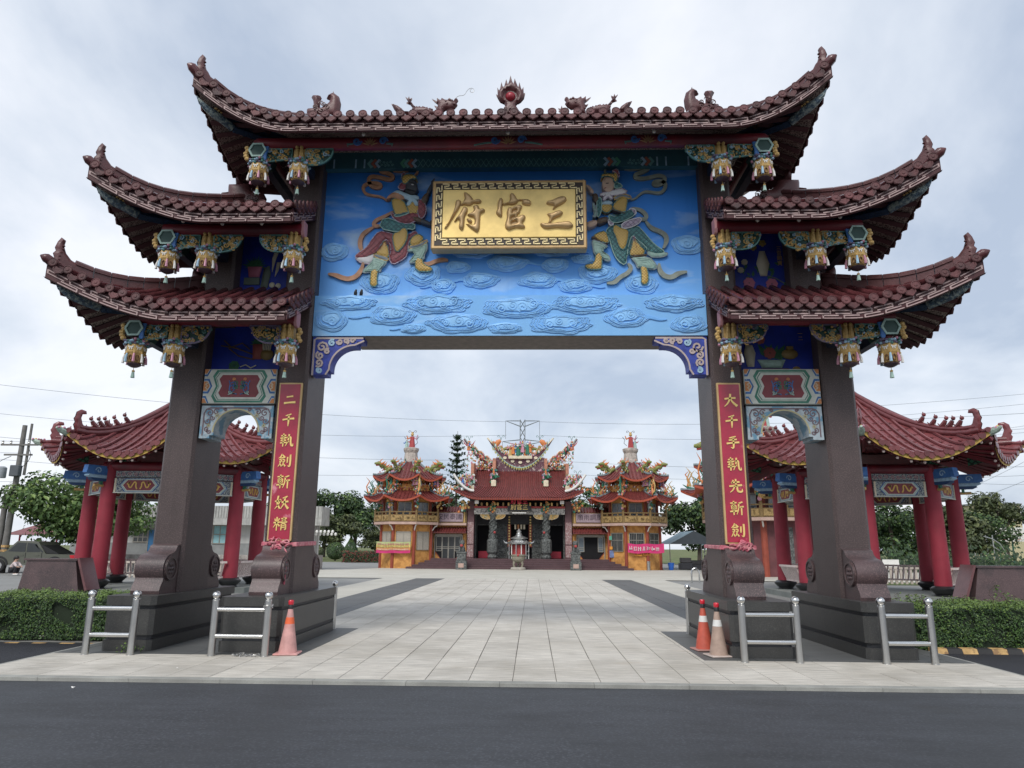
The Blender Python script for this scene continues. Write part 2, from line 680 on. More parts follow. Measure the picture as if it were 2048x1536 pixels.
# ------------------------------------------------------------------ the ground
def paving(name, c, streak, rough=.75, objvar=.05, dirt=.35, sv=(2.2, 26, 1), gs=60, ga=.35):
	m = bpy.data.materials.new(name)
	m.use_nodes = True
	nt = m.node_tree
	b = nt.nodes['Principled BSDF']
	L = nt.links.new
	g = nt.nodes.new('ShaderNodeNewGeometry')
	def nz(scale, sv, det=5, ro=.6):
		mp = nt.nodes.new('ShaderNodeMapping')
		mp.inputs['Scale'].default_value = sv
		L(g.outputs['Position'], mp.inputs[0])
		n = nt.nodes.new('ShaderNodeTexNoise')
		n.inputs['Scale'].default_value = scale
		n.inputs['Detail'].default_value = det
		n.inputs['Roughness'].default_value = ro
		L(mp.outputs[0], n.inputs['Vector'])
		return n.outputs[0]
	def mr(s, lo, hi, a, z):
		r = nt.nodes.new('ShaderNodeMapRange')
		for i, v in enumerate((lo, hi, a, z)):
			r.inputs[i + 1].default_value = v
		L(s, r.inputs[0])
		return r.outputs[0]
	def mx(f, a, bb):
		x = nt.nodes.new('ShaderNodeMixRGB')
		L(f, x.inputs[0])
		for i, v in ((1, a), (2, bb)):
			if isinstance(v, tuple):
				x.inputs[i].default_value = (*v, 1)
			else:
				L(v, x.inputs[i])
		return x.outputs[0]
	o = mx(mr(nz(1, sv), .35, .68, 0, 1), tuple(x * (1 + streak) for x in c), tuple(x * (1 - streak) for x in c))
	o = mx(mr(nz(gs, (1, 1, 1), 2), .5, .7, 0, ga), o, tuple(x * (.6 if ga < .5 else 1.9) for x in c))
	o = mx(mr(nz(.55, (1, 1, 1), 6), .44, .68, 0, dirt), o, tuple(x * .55 for x in (c[0], c[1] * .96, c[2] * .88)))
	o = mx(mr(nz(.8, (1, 1.6, 1), 6), .62, .78, 0, dirt * .9), o, (c[0] * .78, c[1] * .66, c[2] * .52))
	oi = nt.nodes.new('ShaderNodeObjectInfo')
	hv = nt.nodes.new('ShaderNodeHueSaturation')
	L(mr(oi.outputs['Random'], 0, 1, 1 - objvar, 1 + objvar), hv.inputs['Value'])
	L(o, hv.inputs['Color'])
	L(hv.outputs[0], b.inputs['Base Color'])
	b.inputs['Roughness'].default_value = rough
	bp = nt.nodes.new('ShaderNodeBump')
	bp.inputs['Strength'].default_value = .25
	bp.inputs['Distance'].default_value = .004
	L(nz(1, (6, 90, 1)), bp.inputs['Height'])
	L(bp.outputs[0], b.inputs['Normal'])
	return m


M_pave = paving('paving_light', (.53, .50, .445), .30, dirt=.55, objvar=.08)
M_paved = paving('paving_dark', (.100, .103, .102), .2, .6)
M_plaza = paving('plaza_grey', (.235, .235, .225), .22, .7, 0)
M_apron = paving('apron_light', (.50, .48, .42), .1, .7, 0, .3)
M_asph = paving('asphalt', (.036, .039, .045), .22, .7, 0, .5, (.8, 4, 1), 38, 1.)
M_asph2 = mat('asphalt_new', (.018, .019, .026), .75, var=.2, scale=2, bump=.9, bscale=110, speck=(.07, .07, .08), sscale=260, samt=.35)
M_grass = mat('grass_ground', (.085, .12, .03), .9, var=.35, scale=.6, bump=.8, bscale=20, c2=(.16, .15, .06), c2scale=.25)
M_joint = mat('joint_dark', (.16, .15, .13), .9, var=.3, scale=3)
M_kerb = mat('kerb_stone', (.30, .30, .275), .8, var=.2, scale=3, objvar=.08, speck=(.18, .18, .17), sscale=150)
M_ky = mat('kerb_yellow', (.50, .32, .13), .75, var=.25, scale=9, c2=(.25, .15, .07), c2scale=8, c2lo=.55)
M_kb = mat('kerb_black', (.025, .025, .026), .75)


def sheet(name, x0, x1, y0, y1, z, m, parent=None, n=1):
	b = MB()
	b.grid(lambda u, v: (lerp(x0, x1, u), lerp(y0, y1, v), z), n, n)
	o = b.build(name, m, parent)
	if parent is None:
		o['kind'] = 'structure'
	return o


sheet('ground', -900, 900, -300, 1500, -.07, M_grass, n=4)
sheet('road', -220, 220, -90, 1.5, -.045, M_asph)
sheet('side_lot', -60, -6.82, -1.78, 1.5, -.041, M_asph2)
sheet('side_lot', 6.92, 60, -1.78, 1.5, -.041, M_asph2)
plaza = sheet('plaza', -70, 60, 1.5, 70, -.03, M_plaza)
pav = sheet('pavement', -6.8, 6.9, -1.85, 3.84, -.012, M_joint)
# concrete edge of the raised pavement, in stones
kb = MB().bbox(0, 1.139, 0, .15, -.09, 0, .004)
kb0 = None
for i in range(12):
	M = Matrix.Translation((-6.8 + i * 1.1417, -1.87, 0))
	if kb0 is None:
		kb0 = kb.build('kerb_stone', M_kerb, pav)
		kb0.matrix_basis = M
	else:
		inst('kerb_stone', kb0, M, pav)
for x in (-6.81, 6.9):
	MB().bbox(x - .06, x + .06, -1.87, 1.45, -.09, -.004, .006).build('edge_strip', M_kerb, pav)


def tiles(name, x0, x1, y0, y1, tw, tl, m, parent, xoff=0., limit=10 ** 6, kind=None):
	"""slabs with open joints; one object each, sharing mesh data"""
	src = {}
	k = 0
	nx0 = math.floor((x0 - xoff) / tw)
	xs = [max(x0, xoff + i * tw) for i in range(nx0, nx0 + int((x1 - x0) / tw) + 3)]
	xs = [x for x in xs if x < x1 - .02] + [x1]
	ny = max(1, round((y1 - y0) / tl))
	tl = (y1 - y0) / ny
	rest = MB()
	for j in range(ny):
		for i in range(len(xs) - 1):
			w = xs[i + 1] - xs[i]
			key = round(w, 2)
			M = Matrix.Translation((xs[i], y0 + j * tl, random.uniform(-.0012, .0012)))
			if k < limit:
				if key not in src:
					g = .004
					o = MB().add([(g, g, -.03), (w - g, g, -.03), (w - g, tl - g, -.03), (g, tl - g, -.03), (g, g, -.003), (w - g, g, -.003), (w - g, tl - g, -.003), (g, tl - g, -.003),
								  (2 * g, 2 * g, 0), (w - 2 * g, 2 * g, 0), (w - 2 * g, tl - 2 * g, 0), (2 * g, tl - 2 * g, 0)],
								 [(0, 1, 5, 4), (1, 2, 6, 5), (2, 3, 7, 6), (3, 0, 4, 7), (4, 5, 9, 8), (5, 6, 10, 9), (6, 7, 11, 10), (7, 4, 8, 11), (8, 9, 10, 11)]).build(name, m, parent)
					src[key] = o
					o.matrix_basis = M
				else:
					inst(name, src[key], M, parent)
			else:
				rest.box(xs[i] + .006, xs[i + 1] - .006, y0 + j * tl + .006, y0 + (j + 1) * tl - .006, -.02, 0)
			k += 1
	if rest.v:
		rest.build(name, m, parent, kind='stuff')


random.seed(5)
tiles('paving_tile', -6.8, 6.9, -1.715, .13, .5425, .92, M_pave, pav, .2)
tiles('paving_tile', -3.05, 2.98, .13, 3.84, .5425, .93, M_pave, pav, .2)
for x0, x1 in ((-6.8, -3.05), (2.98, 6.9)):
	tiles('dark_tile', x0, x1, .13, 3.84, .94, .93, M_paved, pav)
path = sheet('path', -4.15, 4.02, 3.84, 27.2, -.012, M_joint)
tiles('paving_tile', -4.15, 4.02, 3.84, 27.2, .5425, .98, M_pave, path, .2, limit=190)
for s, a, b_ in ((-1, 4.15, 5.65), (1, 4.02, 5.53)):
	x0, x1 = sorted((s * a, s * b_))
	st = sheet('dark_strip', x0, x1, 3.84, 27.2, -.024, M_joint)
	tiles('dark_tile', x0, x1, 3.84, 27.2, .75, 1.2, M_paved, st)
	x0, x1 = sorted((s * b_, s * (b_ + 1.75)))
	sheet('light_strip', x0, x1, 3.84, 27.2, -.004, M_apron)
# light apron before the temple, flaring to the left
ap = MB()
ap.add([(-24, 27.2, -.002), (40, 27.2, -.002), (40, 44.5, -.002), (-11.2, 44.9, -.002), (-12.5, 41, -.002), (-24, 31.5, -.002)], [(0, 1, 2, 3, 4, 5)])
ap.build('apron', M_apron, kind='structure')

# ------------------------------------------------------------------ striped kerbs and hedges
for s, x0, n, lab in ((-1, 6.86, 17, 'worn yellow and black striped kerb below the left hedge'), (1, 6.98, 17, 'yellow and black striped kerb below the right hedge')):
	t = thing('striped_kerb', lab, 'kerb', (s * x0, 1.45, -.04))
	src = {}
	for i in range(n):
		key = i % 2
		M = Matrix.Translation((s * (x0 + .24 * i) - (.24 if s < 0 else 0), 1.40, -.115 if s < 0 else -.04))
		if key not in src:
			b = MB().add([(0, 0, 0), (.238, 0, 0), (.238, .16, 0), (0, .16, 0), (.0, .035, .075), (.238, .035, .075), (.238, .16, .085), (0, .16, .085)],
						 [(0, 1, 5, 4), (4, 5, 6, 7), (1, 2, 6, 5), (2, 3, 7, 6), (3, 0, 4, 7)])
			src[key] = b.build('kerb_block', (M_ky, M_kb)[key], t)
			src[key].matrix_basis = M
		else:
			inst('kerb_block', src[key], M, t)

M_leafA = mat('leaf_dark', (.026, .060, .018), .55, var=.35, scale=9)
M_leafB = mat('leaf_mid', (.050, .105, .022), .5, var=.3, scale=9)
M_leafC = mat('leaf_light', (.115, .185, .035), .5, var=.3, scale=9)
M_twig = mat('twig_brown', (.06, .045, .03), .9)
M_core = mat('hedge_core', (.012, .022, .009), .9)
LEAFM = [M_leafA, M_leafB, M_leafC]


def leaf(b, p, n, size, rng, k, fold=.25, asp=.55):
	"""one folded leaf: two triangles pairs about a midrib"""
	n = n.normalized()
	t = n.orthogonal().normalized()
	t.rotate(Matrix.Rotation(rng.uniform(0, 2 * pi), 3, n))
	w = n.cross(t)
	b.k = k
	h = n * (size * fold * .5)
	b.add([p - t * size * .5, p + w * size * asp * .5 + h, p + t * size * .5, p - w * size * asp * .5 + h], [(0, 1, 2), (0, 2, 3)])


def hedge(name, label, x0, x1, y0, y1, z1, seed, sprouts=0):
	rng = random.Random(seed)
	t = thing(name, label, 'hedge', ((x0 + x1) / 2, (y0 + y1) / 2, 0))
	MB().bbox(x0 + .08, x1 - .08, y0 + .09, y1 - .08, -.05, z1 - .07, .05).build('inner_twigs', M_core, t)  # one solid near-black green box behind the leaves
	b = MB()
	A = [('f', (x1 - x0) * z1), ('t', (x1 - x0) * (y1 - y0)), ('s', (y1 - y0) * z1 * .6)]
	for side, area in A:
		for i in range(int(area * (3600 if side == 'f' else 2400))):
			dep = abs(rng.gauss(0, .045))
			wob = .035 * math.sin(7 * rng.random())
			if side == 'f':
				x = rng.uniform(x0, x1)
				z = rng.uniform(0, z1)
				bulge = .04 * math.sin(x * 3.1 + 1) + .03 * math.sin(x * 7.7 + z * 5)
				if math.sin(x * 5.3 + z * 4) + math.sin(x * 2.1 - z * 9.7) + .6 * math.sin(x * 13 + z * 11) < -1.1:
					dep += .09
					if rng.random() < .45:
						continue
				if rng.random() < .02:
					dep = -.05 * rng.random()
				p = Vector((x, y0 + dep + bulge, z))
				n = Vector((rng.gauss(0, .6), -1, rng.gauss(.45, .5)))
			elif side == 't':
				x = rng.uniform(x0, x1)
				y = rng.uniform(y0, y1)
				p = Vector((x, y, z1 - dep * .8 + .025 * math.sin(x * 4) + .02 * math.sin(x * 11 + y * 6) + (rng.random() ** 6) * .06))
				n = Vector((rng.gauss(0, .6), rng.gauss(-.3, .6), 1))
			else:
				xx = x1 if x0 < 0 else x0
				p = Vector((xx + (-dep if x0 < 0 else dep), rng.uniform(y0, y1), rng.uniform(0, z1)))
				n = Vector((1 if x0 < 0 else -1, rng.gauss(0, .6), rng.gauss(.4, .5)))
			hi = p.z / z1
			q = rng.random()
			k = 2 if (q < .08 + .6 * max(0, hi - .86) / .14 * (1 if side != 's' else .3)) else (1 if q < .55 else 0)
			leaf(b, p, n, rng.uniform(.028, .05), rng, k)
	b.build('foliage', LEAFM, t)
	tw = MB()
	lf = MB()
	for i in range(sprouts):
		x = rng.uniform(x0 + .1, min(x1, x0 + 2.6)) if i > 2 else x0 + 1.75 + i * .16
		y = rng.uniform(y0, y0 + .5)
		h = rng.uniform(.08, .2) if i > 2 else (.36, .24, .15)[i]
		pts = [Vector((x + .02 * j * rng.uniform(-1, 1), y, z1 - .05 + (h + .05) * j / 5)) for j in range(6)]
		tw.tube(pts, .004, 4)
		for j in range(int(h * 160)):
			p = pts[0].lerp(pts[-1], rng.random()) + Vector((rng.gauss(0, .03), rng.gauss(0, .03), 0))
			leaf(lf, p, Vector((rng.gauss(0, 1), rng.gauss(-.3, .7), 1)), rng.uniform(.03, .05), rng, rng.choice((1, 2, 2)))
	if sprouts:
		tw.build('twigs', M_twig, t, kind='stuff')
		lf.build('sprout_leaves', LEAFM, t)
	return t


hedge('clipped_hedge', 'low clipped dark green hedge left of the gate', -11.6, -6.42, 1.6, 3.1, .70, 3)
hedge('clipped_hedge', 'low hedge with loose sprouts right of the gate', 6.5, 11.6, 1.6, 3.1, .68, 4, sprouts=26)
# ------------------------------------------------------------------ the memorial gate
YC = 1.85
gate = thing('memorial_gate', 'tall maroon tiled memorial gate with a blue cloud panel and gold plaque', 'gate', (0, YC, 0))
IX0, IX1, OX0, OX1 = 3.62, 4.17, 5.55, 6.12        # pillar faces
PY0, PY1 = 1.30, 2.40


def cham(x0, x1, y0, y1, c):
	return [(x0 + c, y0), (x1 - c, y0), (x1, y0 + c), (x1, y1 - c), (x1 - c, y1), (x0 + c, y1), (x0, y1 - c), (x0, y0 + c)]


def sx(s, a, b):
	return (a, b) if s > 0 else (-b, -a)


random.seed(11)
for s in (-1, 1):
	for (a, b, zt) in ((IX0, IX1, 9.35), (OX0, OX1, 6.1)):
		x0, x1 = sx(s, a, b)
		MB().prism(cham(x0, x1, PY0, PY1, .05), Matrix(), .82, zt).build('pillar', M_gran, gate)
	x0, x1 = sx(s, 5.17, 5.72)
	MB().prism(cham(x0, x1, PY0 + .003, PY1 - .003, .05), Matrix(), 5.6, 8.0).build('upper_pillar', M_gran, gate)
	for (a, b) in ((3.44, 4.41), (5.46, 6.24)):
		x0, x1 = sx(s, a, b)
		pl = MB().prism(cham(x0, x1, .36, 3.44, .06), Matrix(), -.02, .165).build('plinth', M_plinth, gate)
		MB().prism(cham(x0 + .035, x1 - .035, .40, 3.40, .05), Matrix(), .16, .69).build('recess_course', mat('granite_recess', (.02, .022, .027), .5), pl)
		MB().prism(cham(x0 + .004, x1 - .004, .365, 3.435, .06), Matrix(), .235, .62).build('middle_course', M_plinth, pl)
		MB().prism(cham(x0 - .012, x1 + .012, .345, 3.455, .07), Matrix(), .68, .82).build('top_course', M_plinth, pl)

# drum-shaped scroll stones at the foot of each pillar, front and back
prof = [(.02, 0), (.56, 0), (.575, .05), (.55, .12), (.50, .19), (.485, .215)]
prof += [(.29 + .235 * math.cos(a), .40 + .235 * math.sin(a)) for a in [R(x) for x in range(-38, 100, 14)]]
prof += [(.215, .655), (.15, .70), (.11, .77), (.02, .80)]
for s in (-1, 1):
	for (a, b) in ((IX0, IX1), (OX0, OX1)):
		cx = s * (a + b) / 2
		for fy, yb in ((-1, PY0), (1, PY1)):
			w = .235
			M = frame((cx - w, yb, .82), (0, fy, 0), (0, 0, 1))
			sgn = 1 if fy < 0 else -1
			b_ = MB()
			M = Matrix(((0, 0, 1, cx - w), (fy, 0, 0, yb), (0, 1, 0, .82), (0, 0, 0, 1)))
			b_.prism(prof, M, 0, 2 * w)
			st = b_.build('scroll_stone', M_granr, gate, smooth=True, sharp=35)
			for q in (-1, 1):
				d = MB()
				Mq = Matrix(((0, 0, q, cx + q * w), (fy, 0, 0, yb + fy * .29), (0, 1, 0, .82 + .40), (0, 0, 0, 1)))
				d.prism(circ(0, 0, .2, 24), Mq, -.01, .018)
				ring = circ(0, 0, .175, 24)
				d.ribbon(ring + ring[:1], .03, Mq, .01, .032)
				for k in range(6):
					a_ = k * pi / 3
					d.inflate(circ(.075 * math.cos(a_), .075 * math.sin(a_), .042, 8), Mq, .022, step=.02, lip=.016)
				d.inflate(circ(0, 0, .04, 8), Mq, .025, step=.02, lip=.016)
				d.build('carved_drum', M_granr, st)

# ------------------------------------------------------------------ roofs
disc_b = MB()
disc_b.lathe([(.078, 0), (.078, .02), (.066, .028), (.058, .02), (.03, .02), (.022, .028), (.0, .03)], 14)
drip_pts = [(-.11, .055), (-.108, 0), (-.085, -.055), (-.035, -.088), (0, -.112), (.035, -.088), (.085, -.055), (.108, 0), (.11, .055), (.07, .02), (0, .005), (-.07, .02)]
drip_b = MB().prism([(p[0], p[1]) for p in drip_pts], Matrix(), -.012, .012)
drip_b.ribbon([(p[0] * .78, p[1] * .78 - .008) for p in drip_pts[1:8]], .014, Matrix(), .012, .02)
DISC = DRIP = None


def tile_end(roof, P, T, N, back=False):
	"""round end tile and drip tile at P; T along the eave, N outward"""
	global DISC, DRIP
	T = T.normalized()
	N = (N - T * N.dot(T)).normalized()
	U = N.cross(T)
	if U.z < 0:
		U = -U
	Md = Matrix((T, U, T.cross(U))).transposed().to_4x4()
	if T.cross(U).dot(N) < 0:
		Md = Matrix((-T, U, (-T).cross(U))).transposed().to_4x4()
	Md.translation = P + U * .04
	if DISC is None:
		DISC = disc_b.build('end_disc', M_tilem, roof, smooth=True)
		DISC.matrix_basis = Md
	else:
		inst('end_disc', DISC, Md, roof)


def drip_end(roof, P, T, N):
	global DRIP
	T = T.normalized()
	N = (N - T * N.dot(T)).normalized()
	U = N.cross(T)
	if U.z < 0:
		U = -U
	if T.cross(U).dot(N) < 0:
		T = -T
	Md = Matrix((T, U, T.cross(U))).transposed().to_4x4()
	Md.translation = P + U * -.01
	if DRIP is None:
		DRIP = drip_b.build('drip_tile', M_tilem, roof)
		DRIP.matrix_basis = Md
	else:
		inst('drip_tile', DRIP, Md, roof)


class Roof:
	def __init__(s, sgn, xi, xr, xc, z0, zr, L, pw, top=False, D=1.85):
		s.sgn, s.xi, s.xr, s.xc, s.z0, s.zr, s.L, s.pw, s.top, s.D = sgn, xi, xr, xc, z0, zr, L, pw, top, D

	def de(s, x, y):
		return min(1, abs(y - YC) / s.D), max(0, min(1, (abs(x) - s.xr) / (s.xc - s.xr)))

	def pos(s, x, y, dz=0.):
		d, e = s.de(x, y)
		r = max(d, e)
		z = s.z0 + (s.zr - s.z0) * (1 - r) ** 1.07 + s.L * (d * e) ** s.pw
		w = .11 * (d * e) ** 3
		X = x + (w if x > 0 else -w)
		Y = y + (w if y > YC else -w)
		return Vector((s.sgn * X, Y, z + dz))

	def build(s, name_lab):
		Y0, Y1 = YC - s.D, YC + s.D
		xl = -s.xc if s.top else s.xi
		nx = int((s.xc - xl) / .12)
		b = MB()
		YM = 1.4
		def two(bb, ins, dz):
			if s.top:
				bb.grid(lambda u, v: s.pos(lerp(xl + ins, s.xc - ins, u), lerp(Y0 + ins, Y1 - ins, v), dz), nx, 34)
			else:
				bb.grid(lambda u, v: s.pos(lerp(xl + ins, s.xc - ins, u), lerp(Y0 + ins, YM, v), dz), nx, 14)
				bb.grid(lambda u, v: s.pos(lerp(4.2 + ins, s.xc - ins, u), lerp(YM, Y1 - ins, v), dz), nx - 5, 22)
		two(b, 0, -.03)
		roof = b.build('tiled_roof', M_tile, gate, smooth=True)
		roof['label'] = name_lab
		b = MB()
		two(b, .03, -.16)
		b.build('soffit', M_soff, roof, smooth=True)
		sp = .2262
		# front rows
		n = int((s.xc - xl) / sp)
		xs = [xl + .11 + (s.xc - .1 - xl - .11) * i / n for i in range(n + 1)]
		for i, x in enumerate(xs):
			d, e = s.de(x, Y0)
			ymax = YC - s.D * e if e > 0 else YC
			if not s.top and abs(x) < 5.75:
				ymax = min(ymax, 1.42)
			if s.top:
				ymax = min(ymax, YC)
			L = ymax - Y0 - .02
			if L > .12:
				k = max(2, int(L / .16))
				pth, rr = [], []
				for j in range(k + 1):
					yy = Y0 + .015 + L * j / k
					pth += [s.pos(x, yy, .03)]
					rr += [.062 if j % 2 else .056]
				t = MB()
				t.tube(pth, rr, 8)
				t.build('barrel_tile', M_tile, roof, smooth=True, sharp=60)
			P = s.pos(x, Y0)
			T = s.pos(x + .02, Y0) - s.pos(x - .02, Y0)
			if abs(x) < s.xc - .02:
				tile_end(roof, P + Vector((0, -.012, 0)), T, Vector((0, -1, .15)))
			if i < n:
				xm = (x + xs[i + 1]) / 2
				P = s.pos(xm, Y0)
				T = s.pos(xm + .02, Y0) - s.pos(xm - .02, Y0)
				drip_end(roof, P + Vector((0, -.006, 0)), T, Vector((0, -1, .1)))
		# outer side rows
		for q in ((-1, 1) if s.top else (1,)):
			m = int(2 * s.D / sp)
			ys = [Y0 + .1 + (2 * s.D - .2) * i / m for i in range(m + 1)]
			bk = MB()
			for i, y in enumerate(ys):
				d = abs(y - YC) / s.D
				xin = s.xr + (s.xc - s.xr) * d
				L = s.xc - xin - .03
				if L > .1:
					k = max(2, int(L / .2))
					bk.tube([s.pos(q * (s.xc - .015 - L * j / k), y, .03) for j in range(k + 1)], .058, 7)
				P = s.pos(q * s.xc, y)
				T = s.pos(q * s.xc, y + .02) - s.pos(q * s.xc, y - .02)
				o = Vector((q * s.sgn, 0, .1))
				if .1 < i < m:
					tile_end(roof, P + Vector((0, 0, -.10)), T, o)
				if i < m:
					ym = (y + ys[i + 1]) / 2
					P = s.pos(q * s.xc, ym)
					T = s.pos(q * s.xc, ym + .02) - s.pos(q * s.xc, ym - .02)
					drip_end(roof, P + Vector((0, 0, -.09)), T, o)
			bk.build('side_tile_rows', M_tile, roof, smooth=True, kind='stuff')
		# back rows, joined
		bk = MB()
		for x in xs:
			if not s.top and x < 4.25:
				continue
			d, e = s.de(x, Y1)
			L = Y1 - (YC + s.D * e) - .02
			if L > .12:
				bk.tube([s.pos(x, Y1 - .015 - L * j / 5, .03) for j in range(6)], .058, 6)
			P = s.pos(x, Y1)
			bk.prism(circ(0, 0, .072, 8), front(Y1, P.x, P.z + .03), -.04, 0)
			P = s.pos(x + .11, Y1)
			bk.prism([(-.1, .03), (-.07, -.06), (0, -.1), (.07, -.06), (.1, .03)], front(Y1, P.x, P.z), -.03, -.01)
		bk.build('back_tile_rows', M_tile, roof, kind='stuff')
		# fascia boards with key-fret
		def band(fn, u0, u1, outn, fret=True, side=False):
			"""fn(u)->eave point"""
			off = Vector(outn)
			k = max(3, int(abs(u1 - u0) / .1))
			b = MB()
			b.grid(lambda a, v: fn(lerp(u0, u1, a)) + Vector((0, 0, -.285 + .26 * v)) - off * .05, k, 1)
			b.grid(lambda a, v: fn(lerp(u0, u1, a)) + Vector((0, 0, -.285 + (.02 if v else 0))) - off * (.012 if v else .05), k, 1)
			b.grid(lambda a, v: fn(lerp(u0, u1, a)) + Vector((0, 0, -.265)) - off * (.012 if v else .05), k, 1)
			fb = b.build('fascia_board', M_fasc, roof)
			if not fret:
				return
			f = MB()
			w = .335
			nn = max(1, round(abs(u1 - u0) / w))
			w = (u1 - u0) / nn
			t = .0105
			def P(u, v, o):
				return fn(max(min(u0, u1), min(max(u0, u1), u))) + Vector((0, 0, -.258 + .145 * v)) + off * (-.05 + o)
			def bar(ua, va, ub, vb):
				if abs(va - vb) < 1e-6:
					dv = t / .145
					c = [(ua, va - dv), (ub, va - dv), (ub, va + dv), (ua, va + dv)]
				else:
					dv = t * (1 if u1 > u0 else -1) * 1.1
					c = [(ua - dv, va), (ua + dv, va), (ua + dv, vb), (ua - dv, vb)]
				f.add([P(a_, b_, .001) for a_, b_ in c] + [P(a_, b_, .012) for a_, b_ in c],
					  [(4, 5, 6, 7), (0, 1, 5, 4), (1, 2, 6, 5), (2, 3, 7, 6), (3, 0, 4, 7)])
			for i in range(nn):
				a = u0 + w * i
				for (p, q) in (((.02, .97), (.90, .97)), ((.90, 1.0), (.90, .52)), ((.90, .60), (.16, .60))):
					bar(a + w * p[0], p[1], a + w * q[0], q[1])
				a += w * .46
				if i == nn - 1:
					continue
				for (p, q) in (((.98, .03), (.10, .03)), ((.10, 0), (.10, .44)), ((.10, .37), (.84, .37))):
					bar(a + w * p[0], p[1], a + w * q[0], q[1])
			f.build('key_fret', M_fret, fb, kind='stuff')
		band(lambda u: s.pos(u, Y0), xl + .02, s.xc, (0, -1, 0))
		if not s.top:
			band(lambda u: s.pos(xl, u), Y0 + .02, 1.29, (-s.sgn, 0, 0))
			for i in range(6):
				y = Y0 + .1 + i * .2
				T = s.pos(xl, y + .02) - s.pos(xl, y - .02)
				tile_end(roof, s.pos(xl, y), T, Vector((-s.sgn, 0, .1)))
				if i < 5:
					drip_end(roof, s.pos(xl, y + .1), T, Vector((-s.sgn, 0, .1)))
		# rafters under the front eave
		rf = MB().box(-.036, .036, 0, .74, -.055, 0)
		r0 = None
		nr = int((s.xc - .3 - xl) / .185)
		for i in range(nr):
			x = xl + .12 + i * .185
			if abs(x) > s.xr + .55:
				continue
			a, c = s.pos(x, Y0 + .07, -.16), s.pos(x, Y0 + .8, -.16)
			M = Matrix.Translation(a) @ Matrix.Rotation(math.atan2(c.z - a.z, c.y - a.y), 4, 'X')
			if r0 is None:
				r0 = rf.build('rafter', M_fasc, roof)
				r0.matrix_basis = M
			else:
				inst('rafter', r0, M, roof)
		# side soffit rafters
		for q in ((-1, 1) if s.top else (1,)):
			rb = MB()
			for i in range(14):
				y = Y0 + .35 + i * .215
				if y > Y1 - .3:
					break
				a, c = s.pos(q * (s.xc - .07), y, -.19), s.pos(q * (s.xc - .95), y, -.19)
				rb.tube([a, c], .055, 4)
			rb.build('side_rafters', M_fasc, roof, kind='stuff')
		# hip ridges of blocks, with horns
		for q in ((-1, 1) if s.top else (1,)):
			for fy in (-1, 1):
				def hp(t, dz=0.):
					return s.pos(q * lerp(s.xr, s.xc, t), YC + fy * s.D * t, dz)
				nb = 9
				joined = MB()
				for i in range(nb):
					t0, t1 = .04 + .84 * i / nb, .04 + .84 * (i + .94) / nb
					a, c = hp(t0), hp(t1)
					dr = (c - a)
					hor = Vector((dr.x, dr.y, 0)).normalized()
					sd_ = Vector((-hor.y, hor.x, 0))
					prof_ = [(-.075, -.06), (.075, -.06), (.075, .17), (.095, .18), (.095, .23), (.05, .27), (-.05, .27), (-.095, .23), (-.095, .18), (-.075, .17)]
					V = [pp + sd_ * u + Vector((0, 0, v)) for pp in (a, c) for u, v in prof_]
					F = [(j, (j + 1) % 10, 10 + (j + 1) % 10, 10 + j) for j in range(10)] + [tuple(range(9, -1, -1)), tuple(range(10, 20))]
					if fy < 0:
						MB().add(V, F).build('ridge_block', M_ridge, roof)
					else:
						joined.add(V, F)
				if joined.v:
					joined.build('back_ridge_blocks', M_ridge, roof, kind='stuff')
				# horn
				a, c = hp(.70), hp(.97)
				hor = Vector((c.x - a.x, c.y - a.y, 0)).normalized()
				base = hp(.90, .10)
				slope = (c.z - a.z) / (Vector((c.x - a.x, c.y - a.y)).length)
				Mh = frame(base, hor, (0, 0, 1))
				hornp = [(-.20, -.02 - .2 * slope), (-.10, .06), (-.01, .10), (.05, .17), (.08, .25), (.07, .33), (.12, .36), (.15, .30), (.17, .22), (.155, .18), (.18, .14), (.16, .09),
						 (.17, .04), (.14, -.02), (.16, -.05), (.12, -.10), (.0, -.12)]
				hb = MB().inflate([(p[0] * 1.45, p[1] * 1.4) for p in hornp], Mh, .055, step=.04, round_=.06, lip=.012, both=True)
				for k in range(6):
					px_, pz_ = .15 + .02 * math.sin(k), .02 + k * .065
					for zz_ in (-1, 1):
						hb.ball((base + hor * px_ + Vector((0, 0, pz_)) + hor.cross(Vector((0, 0, 1))) * (.05 * zz_))[:], (.03, .03, .018), 6, 4)
				hb.build('ridge_horn', M_ridge, roof, smooth=True, sharp=50)
				# upturned tip tile
				tp = MB()
				tp.tube([hp(.88, .04), hp(.96, .05), hp(1.0, .06), hp(1., .07) + hor * .04, hp(1., .085) + hor * .085], [.06, .08, .085, .06, .012], 8)
				tp.build('tip_tile', M_tile, roof, smooth=True)
				# corner beam with painted beast head
				if fy < 0:
					p0 = hp(.30, -.34)
					p1 = hp(.72, -.40)
					cb = MB()
					cb.tube([p0, hp(.5, -.37), p1], [.085, .085, .08], 4, sx=.7)
					cbo = cb.build('corner_beam', mat('beam_scales', (.012, .04, .09), .5, var=.5, scale=35, bump=.8, bscale=55), roof)
					fl = MB()
					fl.add([hp(.30, -.26), hp(.80, -.24), hp(.80, -.42), hp(.30, -.52)], [(0, 1, 2, 3)])
					fl.build('scale_board', mat('beam_scales', (1, 1, 1)), cbo)
					up_ = Vector((0, 0, 1))
					q0 = hp(.80, -.36)
					path_ = [p1, q0, q0 + hor * .14 + up_ * .035, q0 + hor * .28 + up_ * .085, q0 + hor * .40 + up_ * .15, q0 + hor * .48 + up_ * .24]
					hd = MB()
					hd.tube(path_, [.075, .085, .085, .07, .045, .006], 8, sx=.75)
